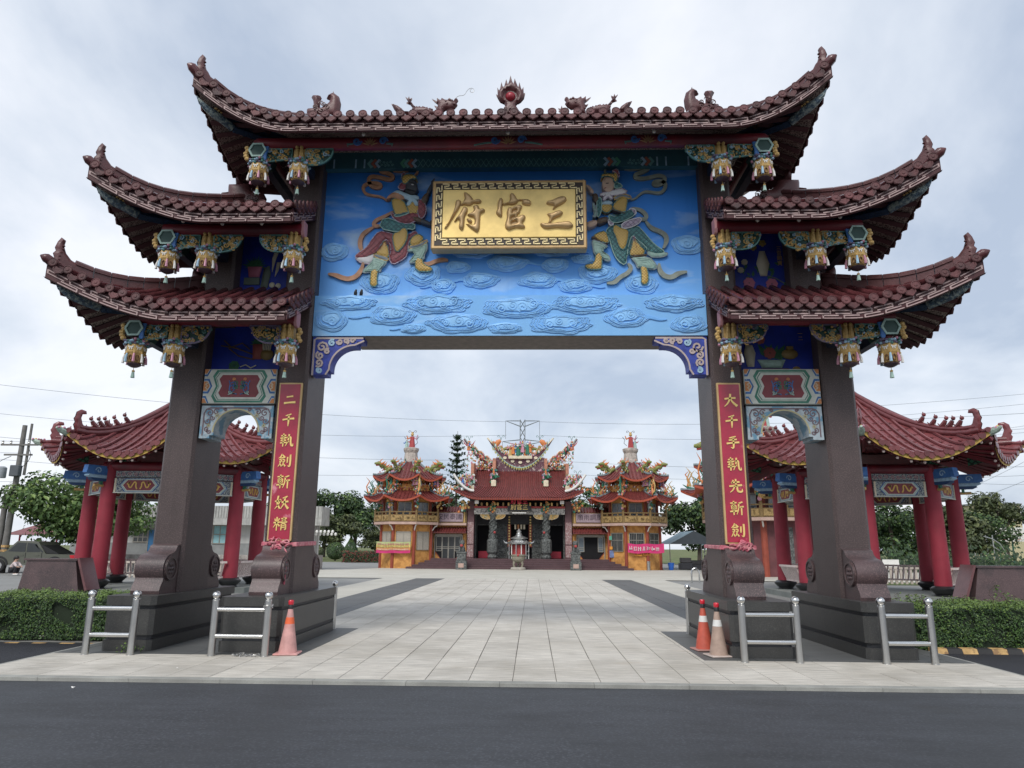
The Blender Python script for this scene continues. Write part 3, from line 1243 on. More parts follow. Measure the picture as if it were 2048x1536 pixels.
					ho = hd.build('beast_head', mat('beast_paint', (.06, .10, .14), .5, var=.6, scale=30, c2=(.30, .36, .34), c2scale=18, bump=.9, bscale=45), roof, smooth=True)
					ey = MB()
					sdv = hor.cross(up_)
					for k in range(5):
						for zz_ in (-1, 1):
							ey.ball((q0 + hor * (-.06 + .05 * k) + up_ * (.06 + .015 * k) + sdv * .05 * zz_)[:], (.03, .02, .022), 6, 4)
					ey.build('head_crest', M_gpaint, ho, smooth=True, kind='stuff')
		return roof


R1 = [Roof(s, 3.60, 5.62, 7.64, 5.50, 6.52, .74, 1.6) for s in (-1, 1)]
R2 = [Roof(s, 3.64, 5.22, 7.18, 7.27, 8.22, .80, 1.7) for s in (-1, 1)]
R3 = Roof(1, None, 3.85, 5.55, 8.99, 9.98, .90, 1.9, top=True)
roofs1 = [r.build('lower %s wing roof' % n) for r, n in zip(R1, ('left', 'right'))]
roofs2 = [r.build('middle %s wing roof' % n) for r, n in zip(R2, ('left', 'right'))]
roof3 = R3.build('top roof with dragons and flaming pearl')

# main ridge of the top roof and stubs of the wing ridges
rb = MB()
rb.bbox(-3.9, 3.9, YC - .09, YC + .09, 9.80, 10.06, .02)
rb.bbox(-3.92, 3.92, YC - .12, YC + .12, 10.063, 10.12, .02)
rb.build('main_ridge', M_ridge, roof3)
for s, rf1, rf2 in ((-1, roofs1[0], roofs2[0]), (1, roofs1[1], roofs2[1])):
	for rf, xa, xb, z in ((rf1, 5.7, 6.15, 6.28), (rf2, 4.15, 5.3, 8.12)):
		x0, x1 = sx(s, xa, xb)
		MB().bbox(x0, x1, YC - .09, YC + .09, z - .1, z + .14, .02).build('ridge_stub', M_ridge, rf)


def pxpoly(pts, ox, oy, k, Y):
	out = []
	for p in pts:
		w = atY(ox + p[0] * k, oy + p[1] * k, Y)
		out.append((w.x, w.z))
	return out


def ornament(name, polys, ox, oy, k, Y, depth, parent, m, mirror=False, extra=None, step=.05):
	b = MB()
	for pl in polys:
		q = pxpoly(pl, ox, oy, k, Y)
		if mirror:
			q = [(-x, z) for x, z in q]
		b.inflate(q, front(Y), depth, step=step, round_=depth * 1.2, lip=.015, both=True)
	if extra:
		extra(b, -1 if mirror else 1)
	return b.build(name, m, parent, smooth=True, sharp=50)


def scrolls_on(b, cx, cz, w, h, Y, rng, n=7, rad=.05, t=.014):
	for i in range(n):
		sp_ = spiral(cx + rng.uniform(-w, w), cz + rng.uniform(-h, h), rng.uniform(.6, 1.1) * rad, 1.3, rng.uniform(0, 6), rng.choice((-1, 1)), 12)
		b.ribbon(sp_, t, front(Y), 0, .02)


rngo = random.Random(2)
chi = [[(1795, 455), (1797, 408), (1880, 400), (1925, 375), (1935, 355), (1912, 345), (1925, 322), (1955, 313), (1985, 335), (1995, 375), (1990, 415), (1975, 455)],
	   [(1838, 405), (1835, 360), (1824, 338), (1835, 330), (1876, 330), (1882, 340), (1872, 360), (1872, 405)],
	   [(1948, 318), (1951, 300), (1958, 318)]]
chi2 = [[(1335, 985), (1338, 860), (1345, 848), (1455, 842), (1470, 880), (1500, 905), (1545, 900), (1560, 930), (1545, 985)],
		[(1382, 850), (1380, 800), (1371, 778), (1382, 770), (1420, 770), (1428, 780), (1422, 805), (1424, 850)],
		[(1292, 905), (1305, 895), (1340, 890), (1340, 940), (1310, 935)]]
for mir in (False, True):
	sg = 1 if mir else -1
	ornament('ridge_beast', chi, 0, 80, .3418, YC, .10, roof3, M_ridge, mir,
			 lambda b, q: scrolls_on(b, q * -3.93, 10.38, .15, .10, YC - .11, random.Random(3), 6, .07))
	ornament('ridge_ornament', chi2, 0, 80, .3418, YC - .02, .13, roofs2[1 if mir else 0], M_ridge, mir,
			 lambda b, q: scrolls_on(b, q * -5.0, 8.28, .2, .18, YC - .16, random.Random(4), 9, .08))
	# carved scroll where the lower wing ridge meets the outer pillar
	ornament('ridge_scroll', [[(745, 540), (760, 500), (800, 510), (830, 540), (870, 600), (880, 690), (850, 740), (790, 700), (740, 600)]], 240, 440, .1953, YC, .08,
			 roofs1[1 if mir else 0], M_ridge, mir)

# flaming pearl
fl = [(905, 375), (940, 340), (965, 305), (955, 285), (920, 270), (905, 245), (885, 205), (900, 215), (897, 150), (912, 175), (920, 160), (932, 105), (945, 150), (955, 140),
	  (972, 80), (985, 125), (995, 100), (1008, 50), (1022, 100), (1032, 120), (1042, 75), (1060, 120), (1072, 150), (1082, 105), (1095, 155), (1102, 170), (1115, 145), (1118, 200), (1130, 195),
	  (1120, 240), (1095, 270), (1065, 285), (1050, 300), (1080, 345), (1115, 375)]
hole = circ(1006, 225, 58, 20, 48)
q = pxpoly(fl, 780, 140, .2393, YC)
h_ = pxpoly(hole, 780, 140, .2393, YC)
b = MB().inflate(q, front(YC), .07, step=.045, round_=.07, lip=.02, holes=[h_], both=True)
scrolls_on(b, -.03, 10.24, .1, .08, YC - .085, random.Random(5), 6, .07)
fp = b.build('flaming_pearl', M_ridge, roof3, smooth=True, sharp=50)
pc = atY(780 + 1007 * .2393, 140 + 228 * .2393, YC)
MB().ball(pc[:], .105, 16, 12).build('pearl', mat('pearl_red', (.30, .02, .035), .35), fp, smooth=True)

drg = [[(12, 285), (60, 298), (100, 325), (118, 350), (170, 352), (165, 378), (70, 375), (35, 330)],
	   [(185, 385), (188, 345), (200, 322), (195, 305), (212, 315), (222, 302), (235, 315), (250, 304), (262, 316), (280, 306), (292, 318), (312, 312), (322, 325), (342, 322), (350, 338), (372, 350), (385, 385)],
	   [(128, 225), (150, 243), (160, 222), (167, 245), (187, 235), (175, 265), (200, 298), (240, 330), (215, 350), (168, 288), (135, 280), (152, 265)],
	   [(348, 242), (392, 265), (393, 236), (425, 258), (432, 236), (470, 256), (500, 250), (530, 262), (540, 245), (560, 240), (571, 258), (555, 280), (565, 295), (545, 322), (510, 345), (470, 335), (450, 350), (445, 385), (388, 385), (398, 340),
		(370, 300), (398, 310), (400, 290), (375, 270)]]


def drg_extra(b, s_):
	r = random.Random(8)
	for i in range(34):
		x, z = r.uniform(195, 440), r.uniform(325, 370)
		p = atY(780 + x * .2393, 140 + z * .2393, YC)
		b.ball((s_ * p.x, YC - .06, p.z), (.03, .025, .022), 6, 4)
	for (x, z, rr) in ((500, 268, .035), (520, 275, .03), (540, 300, .03), (480, 300, .035), (470, 280, .03)):
		p = atY(780 + x * .2393, 140 + z * .2393, YC)
		b.ball((s_ * p.x, YC - .075, p.z), rr, 6, 5)


for mir in (False, True):
	o = ornament('ridge_dragon', drg, 780, 140, .2393, YC, .075, roof3, M_ridge, mir, drg_extra, step=.035)
	if mir:
		# the right dragon reaches one claw forward
		ornament('dragon_claw', [[(1400, 320), (1425, 328), (1435, 300), (1445, 330), (1458, 350), (1440, 365), (1405, 345), (1425, 340)]], 780, 140, .2393, YC, .03, o, M_ridge)
	else:
		w = [atY(780 + x * .2393, 140 + y * .2393, YC) for x, y in smoothpoly([(545, 240), (570, 215), (620, 214), (640, 180), (660, 155), (690, 150), (705, 168), (695, 188), (675, 186), (668, 170), (680, 160)], 2, False)]
		MB().tube(w, .006, 5).build('whisker', M_steelb, o, smooth=True)

# ------------------------------------------------------------------ purlins, lanterns and carved brackets under the eaves
def zat(py, Y, px=450):
	return atY(px, py, Y).z


BY = .60
ZB = {1: zat(653, BY), 2: zat(473, BY), 3: zat(300, BY, 700)}


def hexp(w, h):
	return [(-w / 2, 0), (-w * .28, h / 2), (w * .28, h / 2), (w / 2, 0), (w * .28, -h / 2), (-w * .28, -h / 2)]


LB = MB()
LB.lathe([(.11, -.18), (.15, -.15), (.172, -.02), (.195, .02), (.20, .12), (.19, .17), (.12, .18)], 8, rot=pi / 8)
LAN = {}


def lantern_parts():
	P = {}
	b = MB()
	r = random.Random(21)
	for i in range(26):
		a = 2 * pi * i / 26
		for j in range(2):
			rr = .195 + r.uniform(-.02, .03)
			b.k = r.choice((0, 1, 2, 3, 2, 1))
			b.ball((rr * math.cos(a), rr * math.sin(a), .18 + .055 * j + r.uniform(-.015, .02)), (.034, .034, .026), 6, 4)
	P['flower_collar'] = (b, [M_pink, M_purple, M_teal, M_lblue])
	b = MB()
	for (dx, ph) in ((-.055, 0), (.055, 1)):
		b.tube([(dx, -.05, .27), (dx, -.055, .36), (dx * .9, -.07, .49)], [.062, .058, .035], 7)
		b.ball((dx * .9, -.075, .525), .042, 8, 6)
		b.ball((dx * 1.4, -.08, .38), (.03, .03, .045), 6, 4)
	b.box(-.13, .13, -.03, .12, .26, .58)
	b.k = 1
	for i in range(9):
		b.ball((-.12 + .03 * i, -.03 - .03 * (i % 2), .585 + .012 * (i % 3)), (.03, .035, .025), 6, 4)
		b.ball((-.13 + .032 * i, -.045, .265), (.028, .03, .02), 6, 4)
	P['carved_figures'] = (b, [M_gpaint, M_teal])
	b = MB()
	for i in range(8):
		a = 2 * pi * i / 8 + pi / 8
		c, s_ = math.cos(a), math.sin(a)
		b.k = (0, 1, 2, 1)[i % 4] if i % 2 else 1
		b.k = i % 3
		b.tube([(.19 * c, .19 * s_, -.01), (.208 * c, .208 * s_, -.08), (.212 * c, .212 * s_, -.17)], [.018, .026, .030], 6)
		b.k = 3
		b.ball((.19 * c, .19 * s_, .0), .022, 6, 4)
	P['tassel_fringe'] = (b, [M_pink, M_white, M_lblue, M_gpaint])
	b = MB()
	for i in range(8):
		a = 2 * pi * (i + .5) / 8 + pi / 8
		c, s_ = math.cos(a), math.sin(a)
		Mx = frame((.186 * c, .186 * s_, .09), (-s_, c, 0), (0, 0, 1))
		b.k = 0
		b.prism([(-.055, .045), (-.02, .02), (.02, .02), (.055, .045), (.05, .0), (.03, .015), (.03, -.03), (.012, -.03), (.012, .0), (-.012, .0), (-.012, -.03), (-.03, -.03), (-.03, .015), (-.05, 0)], Mx, 0, .012)
		b.k = 1
		Mx = frame((.172 * c, .172 * s_, -.085), (-s_, c, 0), (0, 0, 1))
		b.ribbon(circ(0, 0, .03, 10, .05) + [(.03, 0)], .012, Mx, -.02, .012)
	P['window_tracery'] = (b, [M_white, mat('lantern_brown', (.16, .075, .03), .5)])
	b = MB()
	b.lathe([(.125, -.165), (.145, -.185), (.125, -.205), (.06, -.235), (.02, -.24)], 12)
	P['dark_bowl'] = (b, [mat('bowl_dark', (.07, .045, .06), .5)])
	b = MB()
	b.tube([(0, 0, -.24), (0, 0, -.29)], .006, 5)
	b.lathe([(.012, -.34), (.03, -.315), (.032, -.30), (.01, -.285)], 8)
	b.k = 1
	for i in range(7):
		a = 2 * pi * i / 7
		b.tube([(.015 * math.cos(a), .015 * math.sin(a), -.325), (.03 * math.cos(a), .03 * math.sin(a), -.43)], [.012, .013], 5)
	P['hanging_tassel'] = (b, [M_gpaint, M_tealp])
	return P


LP = lantern_parts()


def lantern(x, y, zc, rot=0., figures=True):
	M = Matrix.Translation((x, y, zc - .03)) @ Matrix.Rotation(rot, 4, 'Z') @ Matrix.Diagonal((.84, .84, .95, 1))
	if 'body' not in LAN:
		LAN['body'] = LB.build('hanging_lantern', M_gpaint, gate)
		o = LAN['body']
		o.matrix_basis = M
	else:
		o = inst('hanging_lantern', LAN['body'], M, gate)
	for n, (b, ms) in LP.items():
		if n == 'carved_figures' and not figures:
			continue
		if n not in LAN:
			LAN[n] = b.build(n, ms, o, smooth=True, sharp=50, kind='stuff')
		else:
			c = inst(n, LAN[n], Matrix(), o)
			c['kind'] = 'stuff'
	return o


def carving(name, poly, Y, seed, n, parent, cols, size=.05, base=M_dgreen):
	r = random.Random(seed)
	xs = [p[0] for p in poly]
	zs = [p[1] for p in poly]
	b = MB()
	b.prism(poly, front(Y), -.04, 0)
	ed = poly + poly[:1]
	b.k = 2
	b.ribbon(ed, .022, front(Y), 0, .03)
	def ins(x, z):
		c = False
		for i in range(len(poly)):
			a, d = poly[i], poly[(i + 1) % len(poly)]
			if (a[1] > z) != (d[1] > z) and x < (d[0] - a[0]) * (z - a[1]) / (d[1] - a[1] + 1e-12) + a[0]:
				c = not c
		return c
	k = 0
	while k < n:
		x, z = r.uniform(min(xs), max(xs)), r.uniform(min(zs), max(zs))
		if not ins(x, z):
			continue
		k += 1
		q = r.random()
		b.k = r.choice((1, 1, 1, 2, 3))
		if q < .5:
			sp_ = spiral(x, z, size * r.uniform(.6, 1.2), 1.2, r.uniform(0, 6), r.choice((-1, 1)), 9)
			b.tube([(p[0], Y - .02, p[1]) for p in sp_], .012, 5)
		else:
			b.ball((x, Y - .012, z), (size * r.uniform(.3, .6), .035, size * r.uniform(.25, .45)), 6, 4)
	return b.build(name, [base] + cols, parent, smooth=True, sharp=50, kind='stuff')


def fan(xa, xb, zt, h, n=12):
	"""quarter-moon bracket: straight top, straight side at xa, round towards xb"""
	w = xb - xa
	return [(xa, zt)] + [(xa + w * math.cos(t) ** .6 if math.cos(t) > 0 else xa, zt - h * math.sin(t)) for t in [pi / 2 * i / n for i in range(n + 1)]]


HB = MB()
HB.prism(hexp(.33, .27), frame((0, 0, 0), (1, 0, 0), (0, 0, 1)), -.55, 0)
hx = hexp(.30, .24)
HB.k = 1
HB.ribbon(hx + hx[:1], .035, frame((0, 0, 0), (1, 0, 0), (0, 0, 1)), 0, .02)
HEX = None


def tier(k, s, lx_out, lx_mid, lx_in, zc):
	"""purlins, lanterns and brackets below one wing's eave"""
	global HEX
	zb = ZB[k]
	r = .118
	y0, y1 = BY, 2 * YC - BY
	xo = lx_out + .12
	xin = lx_in if lx_in else 0
	xa = 3.66 if lx_in else 0.
	if k < 3:
		pb = MB().tube([(s * xa, y0, zb + r), (s * xo, y0, zb + r)], r, 12)
		pp = pb.build('red_purlin', M_red, gate, smooth=True, sharp=50)
		MB().prism([(-.10, .14), (.10, .14), (.10, -.06), (.07, -.13), (0, -.16), (-.07, -.13), (-.10, -.06)], Matrix(((0, 0, s, s * (xa - .01)), (1, 0, 0, y0), (0, 1, 0, zb + r), (0, 0, 0, 1))), -.03, .02).build('end_board', M_pinkend, pp)
		MB().tube([(s * 4.2, y1, zb + r), (s * xo, y1, zb + r)], r, 8).build('red_purlin', M_red, gate, smooth=True)
	MB().tube([(s * (xo - .1), y0 - .05, zb + r), (s * (xo - .1), y1 + .05, zb + r)], r * .97, 12).build('side_purlin', M_red, gate, smooth=True, sharp=50)
	# beams back to the pillars
	for xx in {lx_out, lx_mid}:
		MB().box(s * xx - .07, s * xx + .07, y0 + .12, y1 - .12, zb - .20, zb - .04).build('cross_beam', mat('beam_dark_blue', (.02, .03, .06), .6), gate)
	for yy in (y0, y1):
		fr = yy == y0
		lantern(s * lx_out, yy, zc, rot=0 if fr else pi, figures=False)
		if fr:
			lantern(s * lx_mid, yy, zc)
			if lx_in:
				lantern(s * lx_in, yy, zc)
		MB().tube([(s * lx_out, yy, zc + .18), (s * lx_out, yy, zb + .02)], .085, 10).build('short_post', M_red, gate, smooth=True)
	M = Matrix.Translation((s * (lx_out + .0), y0 - .14, zb - .07))
	if HEX is None:
		HEX = HB.build('hexagonal_beam_end', [M_dgreen, M_tealp], gate)
		HEX.matrix_basis = M
	else:
		inst('hexagonal_beam_end', HEX, M, gate)
	c3 = [M_gpaint, M_teal, M_lblue]
	# carved figure on the corner post
	fg = MB()
	for j in range(5):
		fg.ball((s * (lx_out + .2) + .02 * math.sin(j * 2), y0 - .12, zb - .02 - .055 * j), (.05, .05, .042), 7, 5)
	fg.build('carved_figure', M_gpaint, gate, smooth=True)
	xa_, xb_ = sorted((s * (lx_mid + .13), s * (lx_out - .12)))
	carving('carved_board', [(xa_, zb - .26), (xb_, zb - .20), (xb_, zb + .0), (xa_, zb + .0)], y0 - .03, 30 + k, 40, gate, c3)
	# draped cloth
	dr = MB()
	for j in range(5):
		xx = s * (lx_out - .13 - .012 * j)
		dr.tube([(xx, y0 - .10, zb + .02), (xx + s * .03, y0 - .12, zb - .14), (xx + s * .02, y0 - .12, zb - .24 - .02 * (j % 2))], [.02, .026, .018], 6)
	dr.build('draped_cloth', M_blue2, gate, smooth=True, kind='stuff')
	carving('fan_bracket', fan(s * (lx_mid - .12), s * (lx_mid - .62), zb - .0, .32), y0 - .02, 40 + k, 55, gate, c3 if k > 1 else [M_gpaint, M_purple, M_teal])
	if lx_in:
		carving('fan_bracket', fan(s * (lx_in + .12), s * (lx_in + .62), zb - .0, .32), y0 - .02, 50 + k, 55, gate, c3 if k > 1 else [M_gpaint, M_purple, M_teal])
		fg = MB()
		for j in range(5):
			fg.ball((s * (lx_in - .2) + .02 * math.sin(j * 2), y0 + .0, zb - .06 - .05 * j), (.045, .045, .04), 7, 5)
		fg.build('carved_figure', M_gpaint, gate, smooth=True)


for s in (-1, 1):
	tier(1, s, 6.42, 5.75, 3.79, 4.83)
	tier(2, s, 6.05, 5.36, 3.80, 6.55)
	tier(3, s, 4.57, 3.83, None, 8.25)
zb3 = ZB[3]
for yy in (BY, 2 * YC - BY):
	pb = MB().tube([(-4.6, yy, zb3 + .12), (4.6, yy, zb3 + .12)], .12, 12)
	pp = pb.build('red_purlin', M_red, gate, smooth=True, sharp=50)
	if yy == BY:
		for cx, w in ((0., .62), (-2.52, .40), (2.52, .40)):
			b = MB()
			Fm = front(BY - .115, cx, zb3 + .10)
			for i in range(7):
				a = pi * (i + .5) / 7
				b.k = 0
				b.inflate([(.03 * math.cos(a + .8), .03 * math.sin(a + .8) - .07), (.15 * math.cos(a), .17 * math.sin(a) - .07), (.03 * math.cos(a - .8), .03 * math.sin(a - .8) - .07)], Fm, .012, step=.05, lip=.012)
			for q_ in (-1, 1):
				b.k = 1
				for rr in (.09, .055):
					b.ribbon(spiral(q_ * .24, .0, rr, 1.3, 0, q_, 12), .022, Fm, 0, .014)
				b.k = 2
				b.ribbon([(q_ * .3, -.05), (q_ * .42, -.06), (q_ * w, -.1)], .03, Fm, 0, .012, True)
			b.build('lotus_painting', [mat('lotus_tan', (.34, .20, .10), .6), M_blue2, M_teal], pp, kind='stuff')
# little lamps under the eaves
bulbs = [(R3, x, 0) for x in (-2.6, 0.0, 2.6)] + [(r_, x, 0) for r_ in R1 + R2 for x in (4.3, 5.0, 5.7)]
bs = None
for r_, x, _ in bulbs:
	P = r_.pos(x, YC - r_.D + .3, -.30)
	M = Matrix.Translation(P)
	if bs is None:
		b = MB().ball((0, 0, 0), (.035, .035, .042), 8, 6).tube([(0, 0, .02), (0, 0, .11)], .018, 6)
		bs = b.build('lamp_bulb', mat('bulb_white', (.62, .58, .52), .3), gate, smooth=True)
		bs.matrix_basis = M
	else:
		inst('lamp_bulb', bs, M, gate)

# ------------------------------------------------------------------ the blue panel, plaque and reliefs
PYU = 1.60
pan = MB().box(-IX0 + .0, IX0, PYU, 2.1, 6.0, 9.2).build('sky_panel', M_panel, gate)
MB().box(-IX0 + .008, IX0 - .008, 1.37, 2.3, 5.37, 6.15).build('cloud_band', M_panel, gate)
MB().box(-2.9, 2.9, 1.39, 2.28, 5.358, 5.372).build('band_underside', mat('underside_taupe', (.17, .145, .13), .7, var=.2, scale=9), gate)
# painted beam above the panel
tb = MB().box(-IX0 + .004, IX0 - .004, 1.44, 1.62, 8.80, 9.15).build('painted_beam', mat('beam_teal_dark', (.03, .11, .14), .6), gate)
b = MB()
F_ = front(1.44)
for i in range(34):
	x = -1.75 + i * 3.5 / 34
	b.k = 0
	for d_ in (-1, 1):
		b.ribbon([(x - .05 * d_, 8.82), (x + .05 * d_, 8.99)], .008, F_, 0, .004)
for s in (-1, 1):
	for j, kk in enumerate((1, 2, 0, 3, 1, 2, 0)):
		x = s * (1.9 + j * .075 + (.42 if j > 3 else 0))
		b.k = kk
		b.ribbon([(x - s * .07, 8.82), (x, 8.905), (x - s * .07, 8.99)], .055, F_, 0, .006)
	for j in range(8):
		b.k = 0
		b.ribbon(spiral(s * (2.30 + .035 * j), 8.87 + .06 * (j % 2), .03, 1.2, j, 1, 8), .01, F_, 0, .006)
	b.k = 1
	for xx in (2.85, 3.02, 3.45):
		b.ribbon([(s * xx, 8.81), (s * xx, 9.0)], .03, F_, 0, .006)
b.build('beam_painting', [mat('beam_aqua', (.16, .36, .36), .6), M_lblue, mat('beam_rust', (.42, .14, .09), .6), mat('beam_leaf', (.10, .34, .22), .6)], tb, kind='stuff')

M_cl = mat('cloud_blue', (.15, .40, .80), .6, var=.15, scale=5)
M_cl2 = mat('cloud_pale', (.25, .52, .86), .6, var=.15, scale=5)


def cloud(cx, cz, w, h, Y, seed, tail=0):
	r = random.Random(seed)
	b = MB()
	F = front(Y)
	lob = max(5, int(w / h * 3.2))
	for lay, (k, zo) in enumerate(((1., 0.), (.80, .012), (.58, .024))):
		pts = []
		for i in range(lob * 8):
			a = 2 * pi * i / (lob * 8)
			li = int((a * lob / 2 + seed) / pi)
			sc_ = .93 + (.10 + .09 * math.sin(li * 2.7 + seed * 1.3)) * abs(math.sin(a * lob / 2 + seed))
			pts.append((cx + w / 2 * k * sc_ * math.cos(a), cz + h * .06 * lay + h / 2 * k * sc_ * math.sin(a)))
		b.k = 0 if lay < 2 else 1
		M = F @ Matrix.Translation((0, 0, zo))
		ol = b.k
		b.k = 1
		for sh_ in (1., .91):
			b.tube([(cx + (p[0] - cx) * sh_, Y - zo - .013 - (.006 if sh_ < 1 else 0), cz + (p[1] - cz) * sh_) for p in pts + pts[:1]], .0085, 5, caps=False)
		b.k = ol
		b.inflate(pts, M, .010, step=max(.035, h / 6), round_=.025, lip=.010)
	b.k = 1
	n = max(1, min(4, int(w / h * 1.2)))
	for i in range(n):
		x = cx + (i - (n - 1) / 2) * h * .55 + r.uniform(-.06, .06) * h
		z = cz + h * (.14 if i % 2 else -.02) + r.uniform(-.05, .05) * h
		sp_ = spiral(x, z, h * r.uniform(.2, .31), 1.7, r.uniform(0, 6), 1 if i % 2 else -1, 18)
		b.tube([(p[0], Y - .042, p[1]) for p in sp_], [lerp(.010, .016, j / 18) for j in range(19)], 6)
	for rr in (.90, .78, .64):
		arc = [(cx + w / 2 * rr * math.cos(a), Y - .02 - (.013 if rr < .8 else 0), cz + h / 2 * rr * math.sin(a) * (1 + .06 * math.sin(5 * a + seed))) for a in [R(x) for x in range(185, 358, 12)]]
		b.tube(arc, .009, 5)
	if tail:
		b.k = 0
		tp = [(cx + tail * (w * .35 + w * .6 * t_), cz - h * .1 + h * .18 * math.sin(5 * t_) * (1 - t_), lerp(h * .22, .01, t_)) for t_ in [i / 10 for i in range(11)]]
		b.ribbon(tp, .05, F, 0, .022)
	return b.build('cloud_relief', [M_cl, M_cl2], gate, smooth=True, sharp=45)


up = [(170, 1035, 130, 75, 0), (1890, 1000, 140, 85, 0), (840, 1040, 170, 45, -1), (1230, 1035, 170, 40, 1), (1010, 1090, 180, 70, 1), (770, 1110, 110, 50, 0), (1245, 1100, 120, 60, 0), (880, 1172, 160, 65, -1),
	  (1160, 1172, 170, 65, 1), (600, 1145, 160, 90, 0), (390, 1185, 165, 95, 0), (700, 1200, 110, 60, -1), (1340, 1200, 140, 60, 1), (1450, 1140, 170, 80, 0), (1665, 1190, 150, 80, 0), (1375, 1070, 90, 40, 0)]
lo = [(240, 1283, 240, 65, 0), (450, 1345, 210, 85, -1), (155, 1370, 150, 90, 0), (670, 1288, 300, 85, 0), (1060, 1308, 320, 90, 0), (1390, 1288, 310, 85, 0), (1820, 1285, 250, 75, 0), (770, 1382, 270, 85, 0), (1270, 1386, 280, 85, 0),
	  (550, 1408, 110, 40, -1), (1000, 1405, 150, 45, 0), (1590, 1355, 190, 85, 1), (1895, 1385, 150, 80, 0)]
for i, (x, y, w, h, tl) in enumerate(up):
	c = atY(600 + x * .41016, 80 + y * .41016, PYU)
	cloud(c.x, c.z, w * .0043, h * .0047, PYU, i, tl)
for i, (x, y, w, h, tl) in enumerate(lo):
	c = atY(600 + x * .41016, 80 + y * .41016, 1.37)
	cloud(c.x, c.z, w * .0041, h * .0042, 1.37, 50 + i, tl)

# plaque
PLY = 1.15
plq = MB().bbox(-1.45, 1.45, PLY, PLY + .25, 6.98, 8.37, .02).build('gold_plaque', M_gold2, gate)
MB().box(-1.385, 1.385, PLY - .008, PLY + .02, 7.045, 8.305).build('fret_ground', mat('plaque_dark', (.035, .022, .015), .5), plq)
MB().bbox(-1.245, 1.245, PLY - .03, PLY + .02, 7.185, 8.165, .012).build('gold_field', M_gold, plq)
b = MB()
Fp = front(PLY - .008)
hw, z0_, z1_ = 1.365, 7.063, 8.287
t_, g_ = .022, .095


def key(b, P0, U, V, n, w, t):
	"""running key fret: P0 start, U along, V inward (unit), n units of width w, band height g_"""
	pat = [(0, 0), (0, 1), (.62, 1), (.62, .45), (.32, .45)]
	pat2 = [(.5, 0), (.95, 0), (.95, .0)]
	for i in range(n):
		o = (P0[0] + U[0] * w * i, P0[1] + U[1] * w * i)
		def q(a, c):
			return (o[0] + U[0] * w * a + V[0] * g_ * c, o[1] + U[1] * w * a + V[1] * g_ * c)
		segs = [((.0, 1), (.80, 1)), ((.80, 1), (.80, .52)), ((.80, .52), (.36, .52)), ((.0, 1), (.0, .0)), ((.0, .0), (.62, .0)), ((.62, .0), (.62, .28)), ((.16, .28), (.62, .28))]
		segs = [((.05, .98), (.75, .98)), ((.75, 1.06), (.75, .5)), ((.75, .5), (.32, .5)), ((.32, .58), (.32, -.06)), ((.32, 0), (1.05, 0))]
		for a, c in segs:
			b.ribbon([q(*a), q(*c)], t, Fp, 0, .014)


key(b, (-hw + .1, z1_ - g_), (1, 0), (0, 1), 15, (2 * hw - .2) / 15, t_)
key(b, (hw - .1, z0_ + g_), (-1, 0), (0, -1), 15, (2 * hw - .2) / 15, t_)
key(b, (-hw + g_, z0_ + .06), (0, 1), (-1, 0), 7, (z1_ - z0_ - .1) / 7, t_)
key(b, (hw - g_, z1_ - .06), (0, -1), (1, 0), 7, (z1_ - z0_ - .1) / 7, t_)
b.build('key_fret', mat('fret_pale_gold', (.80, .66, .36), .4, metal=.3), plq, kind='stuff')
san = [[(1485, 370), (1500, 345), (1560, 335), (1620, 305), (1680, 285), (1735, 290), (1752, 325), (1735, 360), (1690, 390), (1640, 415), (1600, 440), (1570, 468), (1565, 440), (1590, 405), (1530, 400), (1495, 390)],
	   [(1490, 505), (1560, 500), (1600, 478), (1650, 465), (1695, 475), (1703, 505), (1680, 535), (1620, 560), (1580, 580), (1555, 605), (1550, 640), (1500, 640), (1525, 590), (1530, 560), (1510, 535)],
	   [(1405, 650), (1420, 620), (1470, 630), (1550, 628), (1650, 615), (1780, 600), (1810, 620), (1840, 660), (1800, 700), (1700, 695), (1600, 690), (1500, 705), (1440, 690)]]
guan = [[(905, 300), (935, 320), (940, 370), (925, 440), (930, 500), (925, 545), (905, 558), (860, 530), (840, 490), (865, 450), (865, 380), (885, 320)],
		[(930, 375), (1000, 365), (1025, 330), (1018, 265), (1045, 240), (1090, 265), (1110, 310), (1118, 330), (1200, 322), (1260, 325), (1295, 350), (1298, 385), (1280, 408), (1220, 405), (1170, 385), (1190, 350), (1130, 345),
		 (1110, 385), (1060, 400), (1000, 395), (930, 405)],
		[(1000, 430), (1020, 420), (1045, 435), (1100, 400), (1160, 395), (1185, 410), (1175, 445), (1150, 480), (1165, 490), (1120, 525), (1115, 560), (1170, 520), (1215, 525), (1228, 560), (1200, 610), (1180, 630), (1215, 655),
		 (1222, 685), (1200, 700), (1100, 690), (1060, 700), (1020, 722), (975, 710), (955, 670), (965, 620), (985, 560), (980, 490)]]
gh = [[(1060, 470), (1105, 455), (1110, 475), (1060, 500)], [(1040, 562), (1080, 540), (1085, 560), (1042, 588)], [(1045, 620), (1105, 600), (1110, 630), (1050, 645)]]
